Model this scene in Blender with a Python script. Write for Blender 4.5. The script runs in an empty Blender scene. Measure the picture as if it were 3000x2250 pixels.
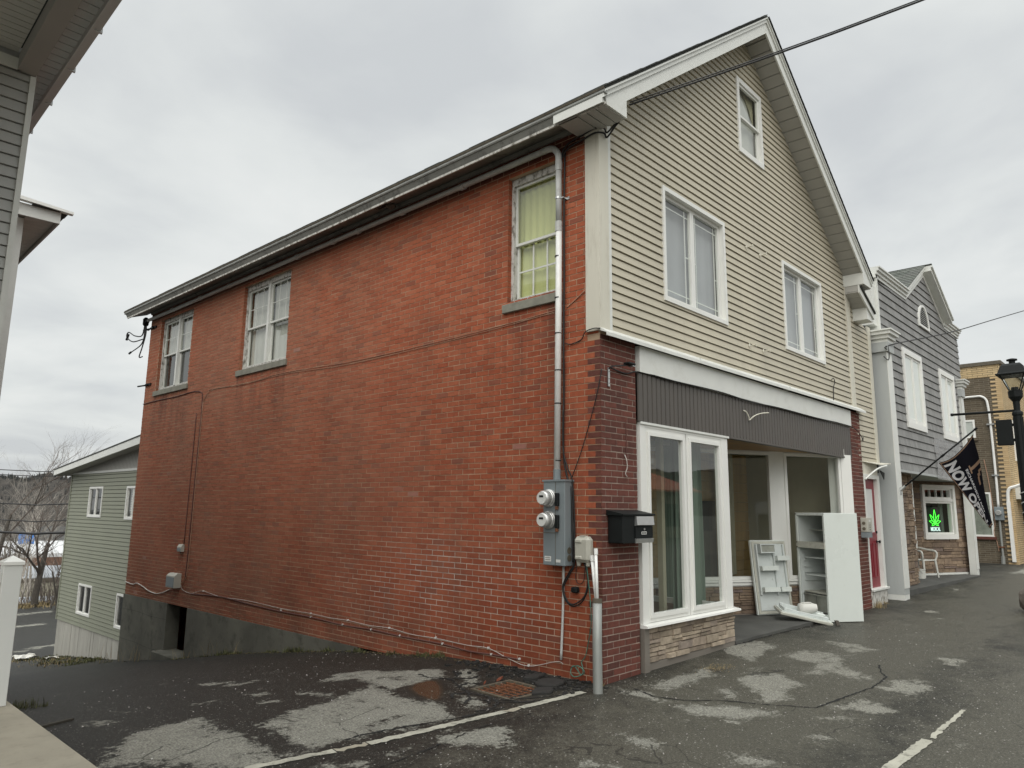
import bpy, bmesh, math, random
import numpy as np
from mathutils import Vector, Matrix
R = math.radians
random.seed(7)
scene = bpy.context.scene
COL = scene.collection

# ------------------------------------------------------------------ camera
cam_d = bpy.data.cameras.new('camera'); cam = bpy.data.objects.new('camera', cam_d); COL.objects.link(cam)
yaw, pitch, roll = R(46.90196615), R(9.85623637), R(0.67691539)
_f = Vector((math.sin(yaw)*math.cos(pitch), math.cos(yaw)*math.cos(pitch), math.sin(pitch)))
_r = Vector((math.cos(yaw), -math.sin(yaw), 0)); _u = _r.cross(_f)
_c, _s = math.cos(roll), math.sin(roll)
_r2 = _c*_r + _s*_u; _u2 = -_s*_r + _c*_u
cam.matrix_world = Matrix(((_r2.x, _u2.x, -_f.x, -6.32520), (_r2.y, _u2.y, -_f.y, -4.60128), (_r2.z, _u2.z, -_f.z, 1.739821), (0, 0, 0, 1)))
cam_d.sensor_width = 36; cam_d.lens = 36*2127.482/3000
cam_d.clip_start = 0.05; cam_d.clip_end = 3000
scene.camera = cam
CAM = Vector((-6.32520, -4.60128, 1.739821))

# ------------------------------------------------------------------ world: Nishita sky under an overcast cloud layer
SUN_EL, SUN_AZ = R(42), R(238)      # azimuth from +Y towards +X
world = bpy.data.worlds.new("World"); scene.world = world; world.use_nodes = True
nt = world.node_tree; N = nt.nodes; L = nt.links
for n in list(N): N.remove(n)
def wn(t, **k):
    n = N.new(t)
    for a, b in k.items(): setattr(n, a, b)
    return n
out = wn('ShaderNodeOutputWorld'); bg = wn('ShaderNodeBackground')
sky = wn('ShaderNodeTexSky', sky_type='NISHITA', sun_disc=False, sun_elevation=SUN_EL, sun_rotation=SUN_AZ)
sky.dust_density = 3; sky.ozone_density = 1
tc = wn('ShaderNodeTexCoord'); sep = wn('ShaderNodeSeparateXYZ'); L.new(tc.outputs['Generated'], sep.inputs[0])
def wm(op, a, b=None, clamp=False):
    n = wn('ShaderNodeMath', operation=op); n.use_clamp = clamp
    for i, v in enumerate((a, b)):
        if v is None: continue
        if isinstance(v, (int, float)): n.inputs[i].default_value = v
        else: L.new(v, n.inputs[i])
    return n.outputs[0]
zc = wm('MAXIMUM', sep.outputs[2], 0.0)
den = wm('ADD', zc, 0.16)
cx_ = wm('DIVIDE', sep.outputs[0], den); cy_ = wm('DIVIDE', sep.outputs[1], den)
comb = wn('ShaderNodeCombineXYZ'); L.new(cx_, comb.inputs[0]); L.new(cy_, comb.inputs[1])
n1 = wn('ShaderNodeTexNoise'); L.new(comb.outputs[0], n1.inputs['Vector'])
n1.inputs['Scale'].default_value = 1.5; n1.inputs['Detail'].default_value = 7; n1.inputs['Roughness'].default_value = 0.5; n1.inputs['Distortion'].default_value = 0.3
n2 = wn('ShaderNodeTexNoise'); L.new(comb.outputs[0], n2.inputs['Vector'])
n2.inputs['Scale'].default_value = 0.42; n2.inputs['Detail'].default_value = 3
mixn = wm('ADD', wm('MULTIPLY', n1.outputs[0], 0.6), wm('MULTIPLY', n2.outputs[0], 0.4))
ramp = wn('ShaderNodeValToRGB'); L.new(mixn, ramp.inputs[0])
e = ramp.color_ramp.elements
e[0].position = 0.38; e[0].color = (5.2, 5.4, 5.5, 1); e[1].position = 0.63; e[1].color = (7.4, 7.5, 7.3, 1)
m_ = ramp.color_ramp.elements.new(0.5); m_.color = (6.4, 6.6, 6.5, 1)
mx = wn('ShaderNodeMix', data_type='RGBA'); mx.inputs[0].default_value = 0.93
L.new(sky.outputs[0], mx.inputs[6]); L.new(ramp.outputs[0], mx.inputs[7])
# an overcast sky is brighter overhead than near the horizon
sm = wn('ShaderNodeMapRange', interpolation_type='SMOOTHSTEP'); L.new(zc, sm.inputs[0]); sm.inputs[1].default_value = .60; sm.inputs[2].default_value = .95; sm.inputs[3].default_value = 0; sm.inputs[4].default_value = 2.1
gain = wm('ADD', wm('ADD', wm('MULTIPLY', zc, .06), sm.outputs[0]), 0.97)
mul = wn('ShaderNodeVectorMath', operation='SCALE'); L.new(mx.outputs[2], mul.inputs[0]); L.new(gain, mul.inputs['Scale'])
L.new(mul.outputs[0], bg.inputs[0]); bg.inputs[1].default_value = 0.1
L.new(bg.outputs[0], out.inputs[0])

sun_d = bpy.data.lights.new('sun', 'SUN'); sun = bpy.data.objects.new('sun', sun_d); COL.objects.link(sun)
sun_d.energy = 1.5; sun_d.angle = R(60); sun_d.color = (1, 0.97, 0.92)
_sd = Vector((math.sin(SUN_AZ)*math.cos(SUN_EL), math.cos(SUN_AZ)*math.cos(SUN_EL), math.sin(SUN_EL)))
sun.rotation_euler = _sd.to_track_quat('Z', 'Y').to_euler()
scene.view_settings.view_transform = 'Standard'; scene.view_settings.look = 'None'
scene.view_settings.exposure = 0.3; scene.view_settings.gamma = 1.0
scene.render.engine = 'CYCLES'

# ------------------------------------------------------------------ materials
class NB:
    def __init__(s, name):
        s.m = bpy.data.materials.new(name); s.m.use_nodes = True
        s.t = s.m.node_tree; s.t.nodes.clear()
        s.o = s.t.nodes.new('ShaderNodeOutputMaterial')
    def n(s, typ, ins=None, **k):
        x = s.t.nodes.new(typ)
        for a, b in k.items(): setattr(x, a, b)
        for a, b in (ins or {}).items():
            if hasattr(b, 'is_output') or isinstance(b, bpy.types.NodeSocket): s.t.links.new(b, x.inputs[a])
            else: x.inputs[a].default_value = b
        return x
    def math(s, op, a, b=0.0, clamp=False):
        x = s.n('ShaderNodeMath', {0: a, 1: b}, operation=op); x.use_clamp = clamp; return x.outputs[0]
    def mix(s, f, a, b, blend='MIX'):
        x = s.n('ShaderNodeMix', {0: f, 6: a, 7: b}, data_type='RGBA', blend_type=blend); return x.outputs[2]
    def noise(s, scale, detail=4, vec=None, rough=.55, dist=0.0):
        d = {'Scale': scale, 'Detail': detail, 'Roughness': rough, 'Distortion': dist}
        if vec is not None: d['Vector'] = vec
        return s.n('ShaderNodeTexNoise', d).outputs[0]
    def ramp(s, f, stops):
        x = s.n('ShaderNodeValToRGB', {0: f}); el = x.color_ramp.elements
        el[0].position, el[0].color = stops[0][0], c4(stops[0][1]); el[1].position, el[1].color = stops[-1][0], c4(stops[-1][1])
        for p, c in stops[1:-1]: q = el.new(p); q.color = c4(c)
        return x.outputs[0]
    def obj(s, sx=1, sy=1, sz=1):
        t = s.n('ShaderNodeTexCoord').outputs['Object']
        if (sx, sy, sz) == (1, 1, 1): return t
        return s.n('ShaderNodeMapping', {0: t, 3: (sx, sy, sz)}).outputs[0]
    def uv(s): return s.n('ShaderNodeTexCoord').outputs['UV']
    def bump(s, h, strength=.5, dist=.01):
        return s.n('ShaderNodeBump', {'Height': h, 'Strength': strength, 'Distance': dist}).outputs[0]
    def pbr(s, col, rough=.6, metal=0.0, nor=None, spec=.5, **kw):
        d = {'Base Color': c4(col) if isinstance(col, (tuple, list)) else col, 'Roughness': rough, 'Metallic': metal, 'Specular IOR Level': spec}
        if nor is not None: d['Normal'] = nor
        d.update(kw)
        p = s.n('ShaderNodeBsdfPrincipled', d)
        s.t.links.new(p.outputs[0], s.o.inputs[0]); return s.m
def c4(c):
    if isinstance(c, (int, float)): return (c, c, c, 1)
    return tuple(c)+(1,) if len(c) == 3 else tuple(c)
def sc(c, k): return tuple(min(1, x*k) for x in c[:3])

def plain(name, col, rough=.6, var=.12, scale=3.0, metal=0.0, bump=0.0, bs=60, dirt=None, dirt_amt=.5, streak=False, spec=.5):
    b = NB(name); v = b.obj(1, 1, .15) if streak else b.obj()
    n = b.noise(scale, 6, v); c = b.mix(b.ramp(n, [(.3, 0), (.7, 1)]), c4(sc(col, 1-var)), c4(sc(col, 1+var)))
    if dirt:
        n2 = b.noise(scale*2.7, 8, v, .7); c = b.mix(b.math('MULTIPLY', b.ramp(n2, [(.52, 0), (.72, 1)]), dirt_amt), c, c4(dirt))
    nor = b.bump(b.noise(bs, 5, b.obj()), bump, .004) if bump else None
    rr = b.math('ADD', b.math('MULTIPLY', n, .25), rough-.12)
    return b.pbr(c, rr, metal, nor, spec)

def island(name, cols, rough=.85, var=.25, bump=.6, bs=45, nscale=9, mark=None):
    """colour picked per separate piece (brick, stone, board), mottled by noise"""
    b = NB(name); rnd = b.n('ShaderNodeNewGeometry').outputs['Random Per Island']
    k = len(cols); c = b.ramp(rnd, [(i/(k-1) if k > 1 else 0, cols[i]) for i in range(k)])
    n = b.noise(nscale, 7, b.obj(), .65)
    c = b.mix(1.0, c, b.ramp(n, [(.25, 1-var), (.75, 1+var*.6)]), 'MULTIPLY')
    n3 = b.noise(.55, 4, b.obj()); c = b.mix(1.0, c, b.ramp(n3, [(.3, (.86, .84, .84)), (.7, (1.08, 1.05, 1.05))]), 'MULTIPLY')
    if mark: c = mark(b, c)
    return b.pbr(c, rough, 0, b.bump(b.noise(bs, 6, b.obj(), .7), bump, .004), .3)

M = {}
def brick_mark(b, c):
    # soot near the ground and a few pale replaced-face bricks
    z = b.n('ShaderNodeSeparateXYZ', {0: b.obj()}).outputs[2]
    low = b.math('SUBTRACT', 1.0, b.math('DIVIDE', b.math('ADD', z, .3), 1.0), True)
    low_shade = b.math('SUBTRACT', 1.0, b.math('DIVIDE', b.math('ADD', z, .2), 4.4), True)  # shade on the lower wall painted into the brick, deepening towards the ground
    c = b.mix(b.math('MULTIPLY', low_shade, b.ramp(b.noise(.8, 5, b.obj(), .6), [(.3, .35), (.7, 1)])), c, b.mix(1.0, c, c4((.52, .42, .37)), 'MULTIPLY'))
    n = b.noise(1.6, 6, b.obj(), .65)
    f = b.math('MULTIPLY', b.math('MULTIPLY', low, b.ramp(n, [(.35, 0), (.65, 1)])), .6)
    c = b.mix(f, c, c4((.035, .022, .016)))
    rnd = b.n('ShaderNodeNewGeometry').outputs['Random Per Island']
    pale = b.ramp(b.math('FRACT', b.math('MULTIPLY', rnd, 37.0)), [(.9975, 0), (.998, 1)])
    c = b.mix(b.math('MULTIPLY', pale, .6), c, c4((.36, .26, .24)))
    odd = b.ramp(b.math('FRACT', b.math('MULTIPLY', rnd, 91.0)), [(.93, 0), (.95, 1)]); c = b.mix(b.math('MULTIPLY', odd, .5), c, c4((.17, .07, .05)))
    # dark maroon band under the eave, rain streaks, a greyer faded sweep
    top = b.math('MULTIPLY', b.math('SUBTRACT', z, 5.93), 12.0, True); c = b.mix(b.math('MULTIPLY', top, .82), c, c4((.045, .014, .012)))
    st_ = b.ramp(b.noise(2.2, 6, b.obj(1, 1, .12), .7), [(.5, 0), (.75, 1)]); c = b.mix(b.math('MULTIPLY', st_, .38), c, c4((.10, .05, .035)))
    yy = b.n('ShaderNodeSeparateXYZ', {0: b.obj()}).outputs[1]
    old = b.math('MULTIPLY', b.math('MULTIPLY', b.math('SUBTRACT', yy, 1.5), .16, True), b.ramp(b.noise(.7, 5, b.obj(), .6), [(.3, .5), (.65, 1)])); c = b.mix(b.math('MULTIPLY', old, .42), c, c4((.27, .155, .10)))
    for (u0, u1) in ((.5, 1.5), (6.6, 8.5), (10.6, 12.4)):
        inr = b.math('MULTIPLY', b.math('MULTIPLY', b.math('SUBTRACT', yy, u0-.05), 9.0, True), b.math('MULTIPLY', b.math('SUBTRACT', u1+.05, yy), 9.0, True))
        fz = b.math('MULTIPLY', b.math('SUBTRACT', 1.0, b.math('DIVIDE', b.math('SUBTRACT', 4.2, z), 1.5), True), b.math('LESS_THAN', z, 4.2))
        c = b.mix(b.math('MULTIPLY', b.math('MULTIPLY', inr, fz), b.ramp(b.noise(5.5, 5, b.obj(1, 1, .06), .7), [(.42, 0), (.62, .7)])), c, c4((.085, .035, .026)))
    return b.mix(b.math('MULTIPLY', b.ramp(b.noise(.35, 4, b.obj()), [(.45, 0), (.65, 1)]), .12), c, c4((.30, .17, .12)))
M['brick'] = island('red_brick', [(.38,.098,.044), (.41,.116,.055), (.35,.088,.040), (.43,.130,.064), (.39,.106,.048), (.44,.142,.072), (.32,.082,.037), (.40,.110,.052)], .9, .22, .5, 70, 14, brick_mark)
M['dark_brick'] = island('dark_brick', [(.125,.048,.036), (.16,.056,.041), (.10,.043,.034), (.18,.062,.045), (.14,.052,.039)], .9, .3, .9, 90, 16)
def mortar():
    b = NB('mortar'); o = b.obj(); s = b.n('ShaderNodeSeparateXYZ', {0: o})
    base = b.mix(b.noise(4, 6, o), c4((.34, .23, .15)), c4((.54, .41, .29)))
    # white efflorescence on the joints low on the wall, near the street end
    y, z = s.outputs[1], s.outputs[2]
    fy = b.math('SUBTRACT', 1.0, b.math('ABSOLUTE', b.math('DIVIDE', b.math('SUBTRACT', y, 2.7), 2.6)), True)
    fz = b.math('SUBTRACT', 1.0, b.math('ABSOLUTE', b.math('DIVIDE', b.math('SUBTRACT', z, .75), .85)), True)
    f = b.math('MULTIPLY', b.math('MULTIPLY', fy, fz), b.ramp(b.noise(1.3, 5, o), [(.35, .4), (.65, 2.2)]), True)
    c = b.mix(f, base, c4((.55, .53, .48)))
    return b.pbr(c, .95, 0, b.bump(b.noise(80, 5, o), .5, .004), .2)
M['mortar'] = mortar()
M['mortar_dark'] = plain('dark_mortar', (.36, .29, .24), .95, .2, 5, bump=.5)
M['stone'] = island('ledge_stone', [(.30,.25,.19), (.42,.36,.27), (.24,.20,.155), (.48,.41,.31), (.35,.29,.225), (.30,.26,.22)], .9, .45, 1.0, 28, 9)
M['stone_dark'] = island('brown_ledge_stone', [(.20,.15,.105), (.30,.23,.16), (.16,.12,.09), (.33,.25,.175), (.24,.18,.13), (.19,.15,.135)], .9, .4, 1.0, 28, 9)
M['concrete'] = plain('stained_concrete', (.115, .112, .09), .95, .35, 1.2, bump=.8, bs=30, dirt=(.035, .035, .025), dirt_amt=.8)
M['slab'] = plain('porch_concrete', (.30, .275, .215), .9, .12, 3, bump=.5, bs=90, dirt=(.16, .14, .11), dirt_amt=.4)
M['sill'] = plain('concrete_sill', (.23, .225, .185), .9, .2, 9, bump=.6, bs=60)
M['siding_beige'] = plain('beige_vinyl', (.50, .46, .36), .55, .10, .9, bump=.15, bs=35, streak=True, dirt=(.36, .33, .26), dirt_amt=.45)
M['siding_green'] = plain('sage_vinyl', (.235, .245, .185), .55, .07, 1.5)
def shake():
    b = NB('grey_shake'); mp = b.n('ShaderNodeMapping', {0: b.uv(), 1: (0, -2.669, 0)}).outputs[0]
    t = b.n('ShaderNodeTexBrick', {'Vector': mp, 'Color1': c4((.235, .235, .228)), 'Color2': c4((.305, .305, .297)), 'Mortar': c4((.10, .10, .105)), 'Scale': 1.0, 'Mortar Size': .0035, 'Mortar Smooth': .4, 'Bias': 0.0, 'Brick Width': .24, 'Row Height': .178}, offset=.37, offset_frequency=2, squash=.6, squash_frequency=3)
    n = b.noise(30, 5, b.obj(1, 1, .08)); c = b.mix(1.0, t.outputs[0], b.ramp(n, [(.3, .86), (.7, 1.1)]), 'MULTIPLY')
    return b.pbr(c, .75, 0, b.bump(n, .6, .004), .3)
M['siding_grey'] = shake()
M['siding_near'] = plain('pale_vinyl', (.43, .43, .41), .55, .05, 2, bump=.15, bs=25)
M['white'] = plain('white_trim', (.70, .71, .67), .45, .05, 2, dirt=(.42, .40, .33), dirt_amt=.25)
M['white_frame'] = plain('white_vinyl_frame', (.78, .78, .74), .35, .03, 2)
M['porch_grey'] = plain('porch_grey', (.58, .60, .60), .6, .05, 2)
M['white_near'] = plain('white_vinyl_post', (.68, .69, .66), .4, .03, 2, bump=.1, bs=120)
M['cream'] = plain('cream_board', (.64, .615, .52), .6, .07, 3, dirt=(.3, .26, .19), dirt_amt=.45, streak=True, bump=.2)
M['grey_trim'] = plain('grey_column', (.42, .44, .43), .5, .05, 2, dirt=(.3, .3, .28), dirt_amt=.3, streak=True)
M['brown_panel'] = plain('brown_metal_siding', (.088, .078, .068), .5, .12, 4, streak=True)
M['soffit'] = plain('soffit_vinyl', (.40, .39, .36), .6, .05, 2)
M['porch_ceiling'] = plain('porch_soffit', (.60, .59, .55), .6, .06, 2)
M['taupe_light'] = plain('pale_grey_boards', (.36, .35, .31), .85, .15, 4, dirt=(.2, .19, .16), dirt_amt=.5, streak=True)
M['beam_wrap'] = plain('beam_wrap', (.36, .35, .33), .6, .05, 2)
M['taupe'] = plain('taupe_metal', (.19, .17, .145), .5, .08, 3)
M['old_paint'] = plain('weathered_eave_paint', (.20, .20, .18), .8, .2, 2.2, bump=.5, bs=30, dirt=(.05, .045, .04), dirt_amt=.95)
M['eave_light'] = plain('faded_white_eave', (.30, .31, .29), .75, .15, 3, dirt=(.12, .11, .10), dirt_amt=.7)
def peel():
    b = NB('peeling_paint'); n = b.noise(14, 8, b.obj(1, 1, .6), .7)
    c = b.ramp(n, [(.38, (.20, .185, .16)), (.45, (.36, .35, .31)), (.50, (.56, .55, .51)), (.8, (.66, .66, .62))])
    return b.pbr(c, .8, 0, b.bump(n, 1, .01), .3)
M['peel'] = peel()
M['shingle'] = island('asphalt_shingle', [(.045,.05,.045), (.07,.075,.068), (.055,.058,.052)], .95, .35, 1, 70, 20)
M['shingle_green'] = island('grey_green_shingle', [(.10,.115,.10), (.15,.165,.145), (.12,.13,.12), (.17,.18,.16)], .95, .35, 1, 40, 14)
M['black'] = plain('black_paint', (.007, .009, .009), .6, .2, 5, bump=.1, spec=.25)
M['rubber'] = plain('black_cable', (.012, .012, .012), .55, .2, 5)
M['galv'] = plain('galvanised_steel', (.31, .32, .30), .5, .15, 6, metal=.35, dirt=(.2, .21, .2), dirt_amt=.4, streak=True)
M['meter_grey'] = plain('grey_enamel', (.195, .225, .235), .5, .08, 4, dirt=(.13, .14, .14), dirt_amt=.3, streak=True)
M['conduit'] = plain('pvc_conduit', (.50, .51, .49), .5, .1, 4, dirt=(.22, .22, .2), dirt_amt=.4)
M['conduit_white'] = plain('white_pvc', (.78, .78, .75), .45, .06, 4, dirt=(.4, .4, .37), dirt_amt=.3)
M['beige_box'] = plain('beige_plastic', (.42, .41, .35), .5, .05, 6)
M['metal'] = plain('bright_metal', (.55, .56, .55), .35, .1, 10, metal=.8)
M['meter_ring'] = plain('meter_ring', (.6, .6, .58), .35, .1, 10, metal=.6)
M['wire_tan'] = plain('copper_tan_wire', (.40, .24, .16), .6, .1, 8)
M['wire_red'] = plain('painted_wire', (.11, .045, .035), .7, .1, 8)
M['wire_white'] = plain('white_wire', (.48, .44, .40), .6, .1, 8)
M['wire_green'] = plain('green_wire', (.05, .16, .12), .5, .1, 8)
M['rust'] = plain('rusty_iron', (.17, .065, .028), .85, .4, 25, bump=.8, bs=90, dirt=(.05, .03, .02), dirt_amt=.8)
M['iron'] = plain('dull_iron', (.10, .085, .06), .7, .3, 12, bump=.5)
M['fridge'] = plain('white_enamel', (.66, .70, .66), .28, .03, 1.3, dirt=(.48, .50, .45), dirt_amt=.15)
M['fridge_in'] = plain('fridge_liner', (.60, .64, .62), .4, .05, 2, dirt=(.34, .34, .29), dirt_amt=.35)
M['fridge_shade'] = plain('yellowed_plastic', (.50, .50, .43), .45, .1, 6, dirt=(.25, .23, .18), dirt_amt=.5)
M['drawer'] = plain('dusty_clear_drawer', (.30, .31, .27), .35, .2, 6, dirt=(.14, .13, .1), dirt_amt=.6)
M['red_door'] = plain('dark_red_paint', (.20, .012, .022), .4, .1, 4, bump=.1)
M['wood'] = plain('pine_plank', (.42, .27, .11), .6, .3, 3, bump=.3, streak=True)
M['soffit_wood'] = plain('varnished_wood', (.33, .20, .09), .5, .25, 3, bump=.2)
M['room_wall'] = plain('room_wall', (.48, .45, .33), .9, .1, 2)
M['carpet'] = plain('green_carpet', (.035, .06, .05), .95, .2, 20, bump=.4)
M['sheer'] = plain('grey_sheer', (.40, .40, .42), .9, .05, 2)
M['curtain'] = plain('white_curtain', (.60, .60, .58), .9, .06, 3)
M['curtain_y'] = plain('yellow_green_curtain', (.70, .72, .36), .9, .08, 2.2, streak=True)
M['curtain_g'] = plain('pale_green_drape', (.20, .26, .21), .85, .1, 3, streak=True)
M['dark_inside'] = plain('dark_interior', (.03, .032, .03), .9, .2, 2)
M['void'] = plain('crawlspace_dark', (.012, .012, .011), 1, .1, 2)
M['label'] = plain('paper_label', (.60, .60, .57), .7, .05, 5)
M['plastic_white'] = plain('white_plastic', (.62, .62, .57), .5, .04, 4)
M['paper'] = plain('crumpled_paper', (.66, .65, .6), .9, .05, 5)
M['rock'] = plain('field_stone', (.16, .14, .12), .9, .45, 6, bump=1, bs=18, dirt=(.06, .05, .045), dirt_amt=.6)
M['flag'] = plain('black_flag_cloth', (.006, .006, .009), .95, .15, 5, spec=.1)
M['flag_trim'] = plain('tan_flag_print', (.20, .125, .08), .8, .1, 5)
M['flag_text'] = plain('silver_flag_print', (.43, .43, .44), .8, .08, 5)
M['bark'] = plain('grey_bark', (.085, .075, .062), .95, .35, 12, bump=.6)
M['birch'] = plain('pale_bark', (.33, .30, .26), .9, .35, 10, bump=.4)
M['twig'] = plain('twigs', (.12, .10, .085), .95, .3, 6)
M['grass'] = plain('weedy_grass', (.075, .080, .030), .9, .5, 7, dirt=(.13, .10, .05), dirt_amt=.6)
M['dry_grass'] = plain('dry_grass', (.27, .21, .11), .9, .3, 7)
M['tarp'] = plain('blue_tarp', (.06, .20, .52), .6, .15, 4)
M['roof_white'] = plain('white_membrane_roof', (.62, .63, .63), .7, .08, .3)
M['roof_grey'] = plain('grey_membrane_roof', (.30, .32, .34), .8, .15, .3)
M['far_brick'] = plain('far_brown_brick', (.17, .095, .065), .9, .1, .5)
M['far_cream'] = plain('far_cream_wall', (.36, .34, .26), .9, .08, .5)
M['orange_roof'] = plain('orange_metal_roof', (.45, .12, .06), .5, .08, 1)
M['wood_debris'] = plain('wet_board', (.05, .045, .035), .8, .2, 9)
M['brick_chip'] = plain('brick_chip', (.25, .075, .04), .9, .2, 20)

def glass(name, tint=(.93, .96, .94), refl=1.0, wob=.25):
    b = NB(name)
    nor = b.bump(b.noise(1.1, 2, b.obj()), wob, .02)
    ge = b.n('ShaderNodeNewGeometry')
    dt = b.n('ShaderNodeVectorMath', {0: nor, 1: ge.outputs['Incoming']}, operation='DOT_PRODUCT').outputs['Value']
    k = b.math('POWER', b.math('SUBTRACT', 1.0, b.math('ABSOLUTE', dt), True), 5.0)
    fr = b.math('MULTIPLY', b.math('ADD', b.math('MULTIPLY', k, .92), .085), refl, True)
    g = b.n('ShaderNodeBsdfGlossy', {'Color': (1, 1, 1, 1), 'Roughness': .012, 'Normal': nor})
    t = b.n('ShaderNodeBsdfTransparent', {'Color': c4(tint)})
    mxs = b.n('ShaderNodeMixShader', {0: fr, 1: t.outputs[0], 2: g.outputs[0]})
    b.t.links.new(mxs.outputs[0], b.o.inputs[0]); return b.m
M['glass'] = glass('window_glass', wob=.05)
M['glass_dusty'] = glass('dusty_window_glass', (.86, .88, .84), 1.1, .08)
M['film'] = None
def clearfilm():
    b = NB('clear_plastic'); n = b.bump(b.noise(9, 5, b.obj(1, 1, .5), .6, .8), 1, .03)
    g = b.n('ShaderNodeBsdfGlossy', {'Roughness': .12, 'Normal': n}); t = b.n('ShaderNodeBsdfTransparent', {'Color': (.9, .9, .9, 1)})
    d = b.n('ShaderNodeBsdfDiffuse', {'Color': (.6, .6, .6, 1), 'Normal': n})
    a = b.n('ShaderNodeMixShader', {0: .35, 1: t.outputs[0], 2: d.outputs[0]})
    c = b.n('ShaderNodeMixShader', {0: .12, 1: a.outputs[0], 2: g.outputs[0]})
    b.t.links.new(c.outputs[0], b.o.inputs[0]); return b.m
M['film'] = clearfilm()
def neon(name, col, s):
    b = NB(name); em = b.n('ShaderNodeEmission', {'Color': c4(col), 'Strength': s}); b.t.links.new(em.outputs[0], b.o.inputs[0]); return b.m
M['neon_green'] = neon('green_neon_tube', (.08, 1.0, .06), 1.8)
M['neon_white'] = neon('white_neon_tube', (.75, 1.0, .92), 1.0)

def brick_tex(name, c1, c2, mort, bw=.3, bh=.07, ms=.008, bias=0.0):
    b = NB(name)
    t = b.n('ShaderNodeTexBrick', {'Vector': b.uv(), 'Color1': c4(c1), 'Color2': c4(c2), 'Mortar': c4(mort), 'Scale': 1.0, 'Mortar Size': ms, 'Mortar Smooth': .2, 'Bias': bias, 'Brick Width': bw, 'Row Height': bh})
    c = b.mix(1.0, t.outputs[0], b.ramp(b.noise(5, 6, b.obj()), [(.3, .82), (.7, 1.12)]), 'MULTIPLY')
    h = b.math('SUBTRACT', 1.0, t.outputs[1])
    return b.pbr(c, .85, 0, b.bump(h, .8, .006), .3)
M['brown_brick'] = brick_tex('brown_brick', (.095, .075, .05), (.13, .105, .072), (.21, .19, .15), .29, .068, .006)
M['yellow_brick'] = brick_tex('yellow_brick', (.50, .37, .20), (.56, .43, .25), (.10, .075, .05), .30, .068, .006)
M['block'] = brick_tex('concrete_block_wall', (.105, .10, .082), (.125, .12, .10), (.06, .06, .05), .62, .30, .006)

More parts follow.
